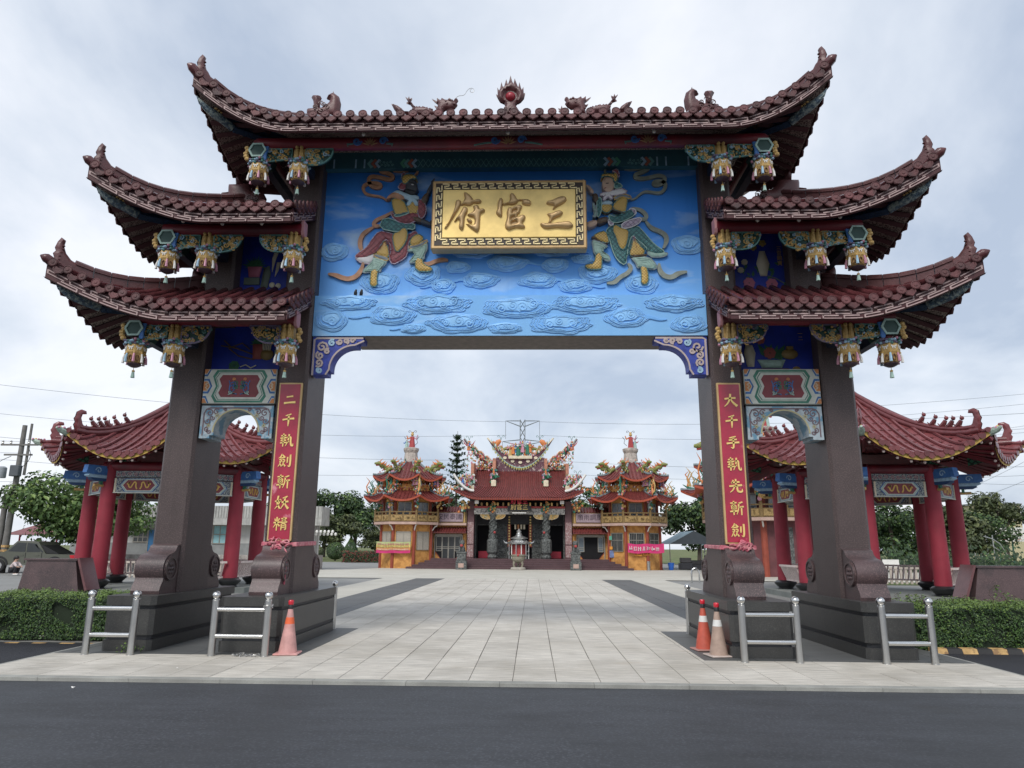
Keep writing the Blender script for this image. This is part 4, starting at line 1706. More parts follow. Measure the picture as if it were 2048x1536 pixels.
fu = [[(430, 245), (455, 232), (500, 255), (545, 300), (555, 340), (600, 322), (640, 320), (665, 345), (655, 375), (610, 382), (560, 375), (520, 410), (470, 408), (440, 395), (400, 412), (390, 400), (420, 365), (440, 330), (445, 290)],
	  [(330, 345), (370, 325), (405, 345), (400, 395), (380, 440), (340, 500), (290, 580), (250, 650), (205, 705), (185, 705), (190, 680), (240, 610), (285, 520), (320, 430)],
	  [(425, 425), (460, 418), (488, 440), (485, 490), (450, 540), (445, 600), (440, 680), (420, 722), (390, 715), (365, 680), (380, 620), (370, 570), (330, 615), (305, 618), (320, 585), (380, 510), (400, 470)],
	  [(545, 415), (590, 395), (630, 405), (635, 450), (680, 440), (708, 455), (705, 485), (660, 505), (650, 530), (645, 600), (640, 700), (620, 740), (595, 748), (540, 710), (480, 660), (455, 630), (500, 640), (560, 660), (575, 600),
	   (560, 555), (510, 550), (475, 530), (490, 510), (550, 485), (565, 450)],
	  [(465, 570), (500, 565), (540, 590), (545, 620), (520, 638), (485, 615)]]
for ch in (san, guan, fu):
	b = MB()
	for i, pl in enumerate(ch):
		hs = [pxpoly(h, 860, 350, .15625, PLY) for h in gh] if (ch is guan and i == 2) else ()
		q = pxpoly(smoothpoly(pl, 1), 860, 350, .15625, PLY)
		b.inflate(q, front(PLY - .03), .065, step=.018, round_=.055, lip=.004, holes=hs)
	b.build('plaque_character', M_gold2, plq, smooth=True, sharp=60)
# ------------------------------------------------------------------ guardian reliefs on the panel
CLR = dict(skin=mat('relief_skin', (.50, .36, .28), .55), dark=mat('relief_dark_skin', (.055, .062, .075), .5), beard=mat('relief_beard', (.015, .017, .02), .6), gold=mat('relief_gold', (.60, .41, .11), .5, var=.2, scale=30, net=(17, (.20, .10, .03), .16)),
		   red=mat('relief_red', (.26, .07, .085), .55, var=.3, scale=28, net=(9, (.13, .03, .045), .14)), teal=mat('relief_teal', (.07, .20, .20), .55, var=.45, scale=30, net=(11, (.015, .06, .08), .16)), mint=mat('relief_mint', (.30, .45, .40), .55, var=.15, scale=14),
		   grey=mat('relief_grey', (.20, .24, .28), .55, var=.2, scale=20), white=mat('relief_white', (.62, .62, .64), .55), sash=mat('relief_orange', (.42, .22, .13), .55, var=.25, scale=8), olive=mat('relief_olive', (.24, .27, .23), .55, var=.25, scale=8),
		   lil=mat('relief_lilac', (.40, .34, .42), .55, var=.3, scale=26, net=(10, (.12, .08, .14), .14)), lb=mat('relief_sky', (.36, .52, .62), .55), brown=mat('relief_brown', (.10, .07, .05), .5, var=.4, scale=30))
figL = [
 ('sash', 'R', [(770, 420), (700, 370), (600, 360), (520, 340), (490, 280), (520, 230), (600, 215), (680, 225), (700, 250), (670, 275), (600, 260), (565, 220), (560, 170), (590, 140), (680, 150), (780, 180), (835, 170), (830, 130), (760, 100), (690, 85), (700, 60), (800, 62), (900, 80), (1000, 75), (1080, 50), (1120, 60), (1110, 110), (1050, 150)], 34),
 ('sash', 'R', [(840, 540), (740, 600), (640, 640), (610, 690), (650, 712), (730, 690)], 34), ('sash', 'R', [(620, 715), (510, 780), (465, 850), (460, 930), (490, 1010)], 38),
 ('sash', 'R', [(500, 1120), (480, 1200), (420, 1280), (330, 1310), (250, 1290), (180, 1260), (100, 1250)], 42), ('sash', 'R', [(1160, 1125), (1240, 1142), (1320, 1102), (1400, 1085), (1460, 1095)], 36),
 ('white', 20, [(400, 1060), (560, 1040), (630, 1000), (620, 1120), (540, 1142), (440, 1112)]),
 ('red', 45, [(680, 760), (800, 785), (850, 800), (1000, 830), (1080, 755), (1125, 800), (1050, 850), (1010, 900), (1002, 1040), (930, 1100), (830, 1148), (790, 1080), (822, 960), (770, 850), (720, 890), (640, 1010), (500, 1090), (400, 1062), (430, 1020), (540, 950), (600, 850)]),
 ('mint', 40, [(600, 1050), (775, 1095), (750, 1150), (705, 1180), (695, 1235), (620, 1225), (490, 1245), (500, 1200), (600, 1120)]),
 ('gold', 50, [(750, 850), (795, 1000), (785, 1075), (630, 1030), (680, 960)]), ('grey', 30, [(628, 1018), (795, 1068), (775, 1112), (615, 1058)]),
 ('gold', 45, [(590, 1195), (675, 1195), (655, 1300), (662, 1395), (578, 1395), (580, 1300)]),
 ('mint', 45, [(1015, 965), (1130, 955), (1225, 885), (1232, 970), (1195, 1030), (1195, 1090), (1085, 1130), (1008, 1132), (1080, 1050), (1080, 1010), (1000, 1000)]),
 ('gold', 50, [(1030, 855), (1120, 795), (1195, 845), (1135, 925), (1035, 945)]), ('grey', 30, [(1018, 938), (1120, 928), (1220, 865), (1235, 892), (1130, 965), (1020, 972)]),
 ('gold', 45, [(1090, 1075), (1170, 1075), (1185, 1150), (1290, 1190), (1270, 1232), (1090, 1228)]),
 ('gold', 40, [(930, 695), (1005, 755), (1005, 850), (970, 930), (880, 1032), (838, 900), (838, 800), (915, 780)]),
 ('teal', 45, [(740, 610), (940, 685), (1090, 685), (1085, 762), (1000, 745), (900, 792), (675, 742)]),
 ('red', 55, [(800, 560), (900, 600), (1000, 590), (1090, 560), (1155, 600), (1065, 690), (940, 695), (850, 640)]),
 ('gold', 60, [(1000, 450), (1130, 425), (1145, 560), (1060, 605), (1000, 570)]), ('teal', 20, [(1045, 480), (1120, 480), (1120, 510), (1050, 510)]),
 ('red', 40, [(1125, 420), (1180, 430), (1225, 520), (1200, 610), (1160, 645), (1118, 580)]), ('brown', 35, [(1150, 430), (1210, 345), (1255, 350), (1215, 470), (1180, 480)]),
 ('dark', 35, [(1215, 350), (1245, 285), (1275, 240), (1300, 255), (1280, 290), (1255, 360)]),
 ('gold', 70, [(825, 405), (960, 425), (1012, 540), (1025, 580), (880, 622), (838, 520)]), ('teal', 25, [(845, 600), (1020, 550), (1028, 585), (885, 628)]),
 ('brown', 40, [(1068, 615), (1165, 635), (1170, 690), (1080, 665)]), ('dark', 40, [(1160, 640), (1230, 665), (1292, 700), (1288, 735), (1200, 705), (1158, 690)]),
 ('sash', 30, [(760, 430), (800, 375), (900, 320), (1000, 375), (960, 445), (840, 400)]),
 ('lb', 50, [(830, 355), (905, 318), (1000, 365), (1130, 385), (1145, 420), (1060, 455), (1000, 430), (890, 378)]), ('lb', 30, [(1040, 400), (1100, 400), (1140, 500), (1095, 500), (1065, 440), (1030, 500), (990, 490)]),
 ('red', 45, [(935, 245), (1005, 230), (990, 335), (895, 310)]), ('red', 25, [(955, 125), (1005, 150), (985, 200), (935, 225)]),
 ('dark', 75, [(1000, 230), (1060, 195), (1112, 228), (1110, 270), (1130, 305), (1112, 330), (1108, 372), (1050, 388), (980, 352), (988, 280)]), ('beard', 80, [(985, 318), (1040, 325), (1100, 345), (1112, 355), (1105, 378), (1055, 390), (985, 358)]),
 ('beard', 84, [(1030, 238), (1105, 262), (1103, 275), (1028, 250)]), ('white', 84, [(1058, 268), (1085, 274), (1083, 284), (1056, 280)]),
 ('gold', 70, [(945, 185), (1000, 155), (1080, 160), (1128, 212), (1050, 205), (1000, 265), (960, 265)])]
figR = [
 ('olive', 'R', [(610, 410), (680, 400), (740, 340), (800, 310), (880, 325), (960, 335), (1010, 300), (1030, 240), (1000, 200), (920, 195), (885, 220), (910, 245), (980, 230), (1020, 190), (1010, 145), (940, 130), (850, 155), (750, 170), (680, 160), (680, 120), (760, 95), (830, 60), (830, 40), (740, 45), (640, 60), (540, 45), (430, 35), (370, 35), (335, 70), (345, 110), (375, 130)], 34),
 ('olive', 'R', [(640, 500), (740, 520), (800, 570), (810, 610), (780, 635), (720, 610)], 36), ('olive', 'R', [(800, 650), (860, 730), (960, 765), (1030, 810), (1040, 880), (1000, 960)], 40),
 ('olive', 'R', [(950, 1130), (960, 1220), (1020, 1280), (1100, 1290), (1170, 1240), (1270, 1225)], 44), ('olive', 'R', [(600, 1130), (640, 1180), (600, 1240), (500, 1290), (450, 1350), (360, 1355)], 38),
 ('mint', 20, [(800, 930), (900, 1010), (1040, 1005), (1055, 1030), (990, 1062), (830, 1060)]),
 ('teal', 45, [(700, 690), (800, 800), (900, 920), (1030, 1000), (960, 1025), (860, 1025), (790, 930), (700, 860), (650, 800), (610, 900), (590, 1020), (575, 1160), (480, 1100), (420, 980), (390, 850), (340, 770), (400, 700)]),
 ('mint', 40, [(620, 1060), (830, 1050), (930, 1150), (920, 1200), (830, 1200), (760, 1170), (700, 1190), (690, 1130)]),
 ('gold', 50, [(650, 830), (720, 880), (815, 1030), (640, 1070), (610, 1010)]), ('brown', 25, [(615, 1020), (810, 1020), (815, 1050), (645, 1075)]), ('red', 60, [(645, 830), (680, 830), (720, 1000), (690, 1020)]),
 ('gold', 45, [(735, 1165), (805, 1165), (830, 1260), (825, 1370), (745, 1375), (750, 1260)]),
 ('mint', 45, [(185, 870), (250, 880), (380, 945), (330, 960), (300, 1010), (380, 1040), (405, 1110), (350, 1110), (290, 1060), (210, 1030), (200, 960)]),
 ('gold', 50, [(250, 790), (345, 765), (385, 880), (370, 915), (260, 880), (200, 830)]), ('brown', 30, [(175, 845), (210, 820), (290, 880), (375, 890), (365, 922), (250, 885)]),
 ('gold', 45, [(235, 1015), (305, 1020), (300, 1190), (290, 1205), (150, 1210), (105, 1170), (130, 1150), (215, 1140)]),
 ('gold', 45, [(440, 690), (520, 740), (605, 760), (600, 850), (570, 960), (535, 990), (490, 950), (450, 820), (420, 770)]),
 ('lil', 50, [(520, 690), (640, 640), (740, 620), (750, 665), (650, 730), (530, 755)]), ('lil', 40, [(360, 640), (410, 660), (440, 700), (390, 720)]),
 ('teal', 60, [(370, 590), (450, 620), (560, 570), (640, 520), (685, 560), (670, 600), (560, 660), (450, 690), (390, 660)]), ('lil', 45, [(600, 520), (680, 530), (690, 590), (640, 590)]),
 ('gold', 60, [(285, 480), (400, 470), (430, 520), (360, 585), (290, 545)]), ('lb', 35, [(285, 460), (350, 430), (430, 450), (400, 490), (300, 490)]),
 ('teal', 40, [(245, 410), (290, 400), (300, 480), (290, 580), (250, 640), (240, 540)]), ('mint', 25, [(185, 460), (215, 470), (240, 560), (235, 630), (190, 625), (215, 590)]),
 ('brown', 35, [(190, 370), (235, 350), (270, 410), (230, 470), (200, 430)]), ('skin', 35, [(110, 265), (150, 260), (210, 330), (200, 365), (165, 350), (130, 290)]),
 ('brown', 40, [(235, 650), (360, 615), (370, 670), (250, 715)]), ('skin', 40, [(108, 700), (180, 665), (245, 665), (245, 710), (180, 745), (140, 745)]),
 ('gold', 70, [(440, 460), (530, 398), (590, 410), (580, 500), (560, 590), (410, 540)]), ('brown', 25, [(412, 530), (560, 572), (555, 595), (408, 548)]),
 ('grey', 45, [(430, 400), (560, 370), (640, 410), (600, 430), (520, 400), (440, 450)]), ('white', 50, [(270, 370), (400, 340), (520, 305), (600, 355), (480, 390), (390, 395), (290, 400)]), ('white', 30, [(345, 370), (385, 370), (430, 430), (390, 430), (365, 400), (330, 450), (300, 445)]),
 ('teal', 40, [(430, 260), (490, 250), (540, 300), (440, 320)]),
 ('skin', 80, [(305, 210), (345, 180), (430, 195), (440, 290), (405, 350), (345, 355), (310, 320), (298, 270)]), ('beard', 84, [(335, 240), (385, 222), (388, 230), (340, 250)]), ('beard', 84, [(335, 262), (375, 258), (372, 268), (340, 270)]), ('red', 84, [(318, 318), (345, 310), (345, 318), (322, 326)]),
 ('gold', 72, [(290, 165), (340, 150), (430, 155), (480, 180), (470, 250), (430, 260), (420, 200), (340, 180), (290, 200)]), ('gold', 60, [(420, 160), (450, 130), (480, 170), (460, 250), (425, 240)]), ('red', 25, [(400, 130), (470, 95), (495, 180), (480, 200), (450, 140)])]


def guardian(lab, fig, ox, oy, left):
	K = .1758
	par = None
	TR = []
	for i, it in enumerate(fig):
		b = MB()
		if it[1] == 'R':
			pts = smoothpoly(it[2], 2, False)
			q = pxpoly(pts, ox, oy, K, PYU)
			w = it[3] * K * .0125
			n = len(q)
			b.ribbon([(x, z, w * (.35 + .65 * min(1, 4 * min(j, n - 1 - j) / n))) for j, (x, z) in enumerate(q)], w, front(PYU), 0, .055)
			nm = 'ribbon_sash'
		else:
			q = pxpoly(smoothpoly(it[2], 1), ox, oy, K, PYU)
			lp_ = .02 + .0042 * i
			feat = it[1] >= 84
			b.inflate(q, front(PYU), .028 if not feat else .012, step=.03, round_=.05, lip=lp_ + (.022 if feat or it[0] == 'beard' else 0))
			trim = {'gold': 'teal', 'red': 'lil', 'teal': 'mint', 'grey': 'gold', 'lil': 'white', 'white': 'lil', 'mint': 'grey'}.get(it[0])
			if trim and not feat:
				tb_ = MB().ribbon(q + q[:1], .016, front(PYU), lp_ - .01, lp_ + .012)
				TR.append((tb_, trim))
				cx_, cz_ = sum(p_[0] for p_ in q) / len(q), sum(p_[1] for p_ in q) / len(q)
				if it[0] in ('red', 'teal', 'mint') and len(it[2]) > 7:
					for f_ in (.3, .55, .8):
						tb2 = MB().ribbon([(cx_ + (p_[0] - cx_) * f_, cz_ + (p_[1] - cz_) * f_) for p_ in q[::2]] , .012, front(PYU), lp_ + .02, lp_ + .036)
						TR.append((tb2, it[0]))
			nm = {'skin': 'bare_skin', 'dark': 'bare_skin', 'beard': 'face_feature', 'gold': 'gold_armour', 'mint': 'puffed_trousers', 'brown': 'arm_guard', 'lb': 'cape_collar', 'sash': 'cape'}.get(it[0], 'robe_piece')
		if par is None:
			par = b.build('guardian_relief', CLR[it[0]], gate, smooth=True, sharp=55)
			par['label'] = lab
		else:
			b.build(nm, CLR[it[0]], par, smooth=True, sharp=55)
	for tb_, cc_ in TR:
		tb_.build('robe_trim', CLR[cc_], par)
	# finger ridges on the hands that hold the plaque
	fb = MB()
	for (x, y, dx_, dy_) in (((1283, 262, 26, -8), (1272, 705, 24, 6)) if left else ((112, 272, -18, -6), (116, 706, -16, 4))):
		for j in range(4):
			a = atY(ox + x * K, oy + (y + j * 13 - 20) * K, PYU)
			c = atY(ox + (x + dx_) * K, oy + (y + dy_ + j * 13 - 20) * K, PYU)
			fb.tube([(a.x, PYU - .17, a.z), (c.x, PYU - .21, c.z), (c.x + (.02 if left else -.02), PYU - .26, c.z)], [.017, .016, .012], 6)
	fb.build('fingers', CLR['dark' if left else 'skin'], par, smooth=True, kind='stuff')


guardian('dark faced armoured guardian holding the plaque from the left', figL, 640, 330, True)
guardian('fair faced armoured guardian holding the plaque from the right', figR, 1150, 330, False)

# ------------------------------------------------------------------ niches, beams and arches between the pillars
M_niche = mat('niche_blue', (.012, .035, .34), .55, var=.3, scale=3)
M_beamw = mat('beam_white', (.58, .60, .54), .6, var=.12, scale=8)
M_beamg = mat('beam_green', (.05, .20, .14), .55, var=.25, scale=10)
M_beamb = mat('beam_blue', (.04, .14, .36), .55, var=.3, scale=10, c2=(.45, .52, .58), c2scale=9, c2lo=.6, c2hi=.7)
M_beamr = mat('beam_red', (.22, .045, .055), .55, var=.15, scale=8)
M_arch = mat('arch_greyblue', (.38, .45, .49), .6, var=.2, scale=9, c2=(.13, .27, .38), c2scale=5, c2lo=.5, c2hi=.56)
M_mauve = mat('arch_mauve', (.16, .11, .125), .6)
M_vase = mat('vase_cream', (.58, .54, .42), .5)
M_terra = mat('pot_red', (.30, .08, .07), .55)
M_leafn = mat('niche_leaf', (.03, .12, .06), .6, var=.3, scale=20)


def flower(b, M, x, z, r, n=7):
	for ring, rr in ((1., r), (.6, r * .7)):
		for i in range(n):
			a = 2 * pi * i / n + ring
			b.inflate(circ(x + rr * .6 * math.cos(a), z + rr * .6 * math.sin(a), rr * .45, 6), M, .015, step=rr * .4, lip=.01 + .012 * (1.6 - ring))


def leafp(b, M, x, z, l, a, w=.35):
	c, s_ = math.cos(a), math.sin(a)
	P = lambda u, v: (x + u * c - v * s_, z + u * s_ + v * c)
	b.inflate([P(0, 0), P(l * .4, l * w / 2), P(l, 0), P(l * .4, -l * w / 2)], M, .012, step=l / 3, lip=.008)


for s in (-1, 1):
	x0, x1 = sx(s, IX1 - .01, OX0 + .1)
	xm = (x0 + x1) / 2
	r = random.Random(40 + s)
	MB().box(x0, x1, 1.62, 2.1, 4.70, 5.75).build('niche_panel', M_niche, gate)
	MB().box(*sx(s, IX1 - .01, 5.25), 1.62, 2.1, 6.0, 7.6).build('niche_panel', M_niche, gate)
	F = front(1.62)
	# lower niche
	b = MB()
	if s < 0:
		b.k = 1
		b.inflate([(-4.78, 4.99), (-4.62, 4.99), (-4.60, 5.28), (-4.80, 5.28)], F, .05, step=.06, lip=.02)
		b.k = 2
		b.inflate(circ(-4.52, 5.08, .13, 12, .11), F, .05, step=.06, lip=.02)
		b.k = 4
		for i in range(5):
			b.tube([(-4.58 + .03 * i, 1.58, 5.15), (-4.60 + .04 * i, 1.58, 5.32)], .012, 5)
		b.k = 3
		b.inflate([(-4.36, 5.03), (-4.26, 5.03), (-4.24, 5.15), (-4.31, 5.25), (-4.38, 5.15)], F, .04, step=.05, lip=.02)
		b.k = 5
		for pth in ([(-5.4, 5.25), (-5.1, 5.2), (-4.78, 5.08)], [(-5.35, 5.35), (-5.2, 5.22), (-5.0, 5.3), (-4.85, 5.18)], [(-5.25, 5.2), (-5.05, 5.05), (-4.75, 4.98)]):
			b.tube([(p[0], 1.60, p[1]) for p in pth], .014, 5)
		b.k = 0
		for i in range(9):
			leafp(b, F, -4.7, 5.28, .16, i * pi / 8)
		flower(b, F, -5.12, 4.86, .10)
		b.k = 4
		b.tube([(p[0], 1.60, p[1]) for p in [(-5.0, 4.84), (-4.9, 4.88), (-4.8, 4.82), (-4.7, 4.87)]], .012, 5)
	else:
		b.k = 3
		b.inflate([(4.62, 4.82), (4.98, 4.82), (5.05, 4.97), (4.55, 4.97)], F, .05, step=.06, lip=.03)
		b.k = 5
		b.box(4.5, 5.1, 1.57, 1.62, 4.745, 4.80)
		b.k = 4
		b.inflate([(4.36, 4.84), (4.48, 4.84), (4.52, 5.1), (4.47, 5.25), (4.35, 5.25), (4.31, 5.1)], F, .05, step=.06, lip=.02)
		b.k = 2
		b.inflate(circ(5.14, 5.08, .15, 12, .10), F, .06, step=.06, lip=.02)
		b.box(5.08, 5.2, 1.57, 1.62, 5.16, 5.22)
		b.inflate(circ(5.24, 4.80, .07, 8, .05), F, .04, step=.05, lip=.02)
		b.k = 0
		for i in range(16):
			leafp(b, F, 4.82 + r.uniform(-.1, .1), 5.0, r.uniform(.2, .34), r.uniform(.1, pi - .1), .4)
		b.k = 1
		flower(b, F, 4.78, 5.10, .11)
		flower(b, F, 4.62, 5.36, .09)
	b.build('niche_still_life', [M_leafn, M_terra, mat('brass_dark', (.22, .15, .05), .5), M_tealp, M_vase, mat('branch_brown', (.12, .075, .05), .7)], gate, smooth=True, sharp=50, kind='stuff')
	# upper niche
	b = MB()
	if s < 0:
		b.k = 1
		b.inflate([(-5.0, 6.62), (-4.80, 6.62), (-4.76, 6.83), (-5.04, 6.83)], F, .05, step=.06, lip=.02)
		b.k = 0
		for i in range(13):
			leafp(b, F, -4.9, 6.82, r.uniform(.2, .28), i * pi / 12, .22)
		b.k = 5
		b.inflate([(-4.76, 6.42), (-4.62, 6.40), (-4.58, 6.7), (-4.62, 6.85), (-4.72, 6.8)], F, .05, step=.05, lip=.02)
		b.box(-5.08, -4.78, 1.58, 1.62, 6.46, 6.60)
		b.k = 4
		b.inflate([(-4.56, 6.72), (-4.50, 7.0), (-4.44, 7.2), (-4.52, 7.22), (-4.58, 7.0)], F, .03, step=.04, lip=.015)
		b.inflate([(-4.50, 6.62), (-4.44, 6.75), (-4.40, 6.92), (-4.48, 6.92)], F, .03, step=.04, lip=.015)
		for i, (x, z) in enumerate(((-4.54, 6.46), (-4.42, 6.44), (-5.05, 6.32), (-4.92, 6.30), (-4.8, 6.31), (-4.68, 6.32), (-4.45, 6.30))):
			b.inflate(circ(x, z, .055, 8), F, .03, step=.04, lip=.015)
	else:
		b.k = 4
		b.inflate([(4.72, 6.60), (4.84, 6.60), (4.90, 6.85), (4.85, 7.02), (4.83, 7.1), (4.73, 7.1), (4.71, 7.02), (4.66, 6.85)], F, .05, step=.06, lip=.02)
		b.k = 0
		for i in range(26):
			leafp(b, F, 4.8 + r.uniform(-.42, .42), r.uniform(6.32, 6.85), r.uniform(.09, .15), r.uniform(0, 6.2), .5)
		b.k = 2
		for x, z in ((4.62, 7.18), (4.80, 7.26), (4.46, 7.3)):
			flower(b, F, x, z, .07, 5)
		b.k = 1
		for x, z in ((4.50, 6.46), (4.92, 6.44)):
			flower(b, F, x, z, .11)
		b.k = 4
		for x, z in ((4.36, 6.72), (4.44, 6.88)):
			flower(b, F, x, z, .06)
		b.k = 5
		b.tube([(p[0], 1.60, p[1]) for p in [(4.85, 6.6), (5.0, 6.55), (5.15, 6.45)]], .012, 5)
	b.build('niche_still_life', [M_leafn, mat('peony_pink', (.42, .13, .20), .6), mat('lotus_gold', (.36, .27, .08), .6), M_tealp, M_vase, mat('carve_green_grey', (.10, .13, .11), .6)], gate, smooth=True, sharp=50, kind='stuff')
	# short inscription in the right upper niche is a vertical line of small gold characters
	if s > 0:
		text_mesh('niche_inscription', '三\n官\n賜\n寶', .10, front(1.612, 5.10, 7.0), .004, M_gpaint, gate)
		text_mesh('niche_inscription', '一\n二', .09, front(1.612, 5.36, 5.42), .004, M_gpaint, gate)
	# decorated beam
	a_, b__ = sx(s, 4.195, 5.525)
	bm = MB().bbox(a_, b__, 1.33, 2.3, 4.09, 4.73, .012).build('painted_tie_beam', M_beamw, gate)
	cx, cz = (a_ + b__) / 2, 4.41
	F = front(1.33, cx, cz)
	b = MB()
	def hexo(w, h, nt):
		return [(-w, h * .55), (-w + nt, 0), (-w, -h * .55), (-w + .09, -h), (w - .09, -h), (w, -h * .55), (w - nt, 0), (w, h * .55), (w - .09, h), (-w + .09, h)]
	for kk, w, h, d_ in ((0, .50, .30, .004), (1, .455, .265, .008), (0, .44, .252, .0095), (1, .425, .242, .012), (2, .37, .205, .016)):
		b.k = kk
		sh = [(-w - .045, 0), (-w * .80, h), (w * .80, h), (w + .045, 0), (w * .80, -h), (-w * .80, -h)]
		sh = [(-w, h * .62), (-w * .86, h), (w * .86, h), (w, h * .62), (w * .86, 0), (w, -h * .62), (w * .86, -h), (-w * .86, -h), (-w, -h * .62), (-w * .86, 0)]
		b.prism(sh, F, 0, d_)
	for q in (-1, 1):
		for kk, w, h, d_ in ((3, .155, .135, .005), (1, .125, .098, .008), (4, .11, .085, .011)):
			b.k = kk
			b.prism([(q * .655, h), (q * (.655 - w * .6), h), (q * (.655 - w), 0), (q * (.655 - w * .6), -h), (q * .655, -h)], F, 0, d_)
			for zq in (-1, 1):
				b.prism([(q * .655, zq * .312), (q * (.655 - w * .75), zq * .312), (q * (.655 - w * .35), zq * (.312 - h * .95)), (q * .655, zq * (.312 - h * .95))], F, 0, d_)
		b.k = 5
		for j in range(5):
			b.ribbon(spiral(q * (.59 + .02 * (j % 2)), -.05 + .025 * j, .018, 1.2, j, q, 7), .008, F, .011, .017)
		# scroll heart on the red field
		for (kk, x, z, rr, a0, dd) in ((3, .115, -.055, .075, 2.0, -1), (6, .055, .055, .055, 4.0, 1), (3, .10, .02, .06, .5, 1), (4, .105, .125, .03, 3.4, -1), (6, .05, -.02, .04, 1, -1), (7, .14, -.115, .04, .6, -1)):
			b.k = kk
			b.ribbon(spiral(q * x, z, rr, 1.25, a0 if q > 0 else pi - a0, dd * q, 14), .016, F, .014, .024)
		b.k = 3
		b.ribbon([(q * .19, .10), (q * .165, .03), (q * .175, -.06), (q * .12, -.135), (q * .03, -.15)], .018, F, .014, .022)
		b.k = 7
		b.ribbon([(q * .19, -.16), (q * .13, -.135), (q * .05, -.14)], .02, F, .014, .022, True)
	b.build('beam_painting', [M_beamg, M_beamw, M_beamr, M_beamb, M_orange, M_cream, M_green, M_tealp], bm, kind='stuff')
	# arch slab
	ra = .40
	pts = [(-.655, .30), (-.655, -.29), (-.47, -.29), (-.47, -.235), (-ra, -.235), (-ra, -.18)]
	pts += [(-ra * math.cos(t), -.18 + .40 * math.sin(t)) for t in [pi * i / 20 for i in range(1, 20)]]
	pts += [(ra, -.18), (ra, -.235), (.47, -.235), (.47, -.29), (.655, -.29), (.655, .30)]
	F = front(1.345, cx, 3.752)
	ar = MB().prism(pts, F, -.5, 0).build('arch_slab', M_arch, gate)
	MB().box(cx - .66, cx + .66, 1.36, 2.28, 4.05, 4.092).build('dark_joint', M_black, gate)
	b = MB()
	b.k = 0
	b.ribbon([(-.60, -.24), (-.60, .16), (-.56, .235), (-.50, .26), (.50, .26), (.56, .235), (.60, .16), (.60, -.24)], .022, F, 0, .006)
	b.k = 1
	b.ribbon([(-ra * 1.04 * math.cos(t), -.18 + .415 * math.sin(t)) for t in [pi * i / 20 for i in range(21)]], .025, F, 0, .008)
	for q in (-1, 1):
		for (x, z, rr, a0, dd) in ((.50, .17, .07, 1., 1), (.38, .19, .06, 2.6, -1), (.52, .02, .06, .2, -1), (.53, -.12, .05, 4, 1), (.48, -.17, .045, 1, -1), (.22, .225, .035, 0, 1), (.45, .08, .05, 3, 1)):
			b.k = 0
			b.ribbon(spiral(q * x, z, rr, 1.3, a0 if q > 0 else pi - a0, dd * q, 14), .02, F, 0, .006)
		b.k = 1
		for j in range(7):
			a = j * .9
			b.ribbon([(q * .36, .12), (q * .36 + .05 * math.cos(a), .12 + .05 * math.sin(a))], .01, F, 0, .008)
			b.ribbon([(q * .50, -.06), (q * .50 + .04 * math.cos(a), -.06 + .04 * math.sin(a))], .01, F, 0, .008)
	b.build('arch_painting', [M_mauve, mat('arch_gold', (.42, .38, .22), .6)], ar, kind='stuff')
	# corner bracket under the blue band
	X = s * 3.60
	q = -s
	pts = [(0, 0), (.98, 0), (.98, -.10), (.86, -.10), (.86, -.19), (.78, -.19)]
	pts += [(.34 + .44 * math.cos(t), -.62 + .44 * math.sin(t)) for t in [R(90 * (1 - i / 10)) + 0 for i in range(0)]]
	pts += [(.78 - .42 * math.sin(t), -.61 + .42 * math.cos(t)) for t in [R(9 * i) for i in range(0, 11)]]
	pts += [(.36, -.68), (.30, -.68), (.30, -.76), (0, -.76)]
	pts = [(q * a * .95, c * .94) for a, c in pts]
	F = front(1.40, X, 5.362)
	cb = MB().prism(pts, F, -.32, 0).build('corner_bracket', mat('bracket_blue', (.035, .06, .34), .55, var=.3, scale=8), gate)
	b = MB()
	b.k = 0
	ed = [(q * a, c) for a, c in [(.03, -.73), (.03, -.06), (.08, -.03), (.93, -.03)]]
	b.ribbon(ed, .035, F, 0, .008)
	b.ribbon([(q * a, c) for a, c in [(.27, -.72), (.33, -.62)]] + [(q * (.78 - .45 * math.sin(t)), -.61 + .45 * math.cos(t)) for t in [R(9 * i) for i in range(10, -1, -1)]] + [(q * .95, -.08)], .03, F, 0, .008)
	for (kk, x, z, rr, a0) in ((0, .18, -.20, .09, 0), (0, .15, -.36, .07, 2), (0, .14, -.50, .07, 4), (1, .36, -.12, .06, 1), (0, .50, -.10, .05, 3), (0, .62, -.09, .05, 5), (1, .16, -.64, .05, 2), (0, .28, -.28, .05, 1), (0, .74, -.08, .04, 0)):
		b.k = kk
		b.ribbon(spiral(q * x, z, rr * 1.15, 1.4, a0, q, 12), .036, F, 0, .02)
	b.build('bracket_relief', [mat('bracket_taupe', (.46, .38, .36), .6), M_lblue], cb, kind='stuff')

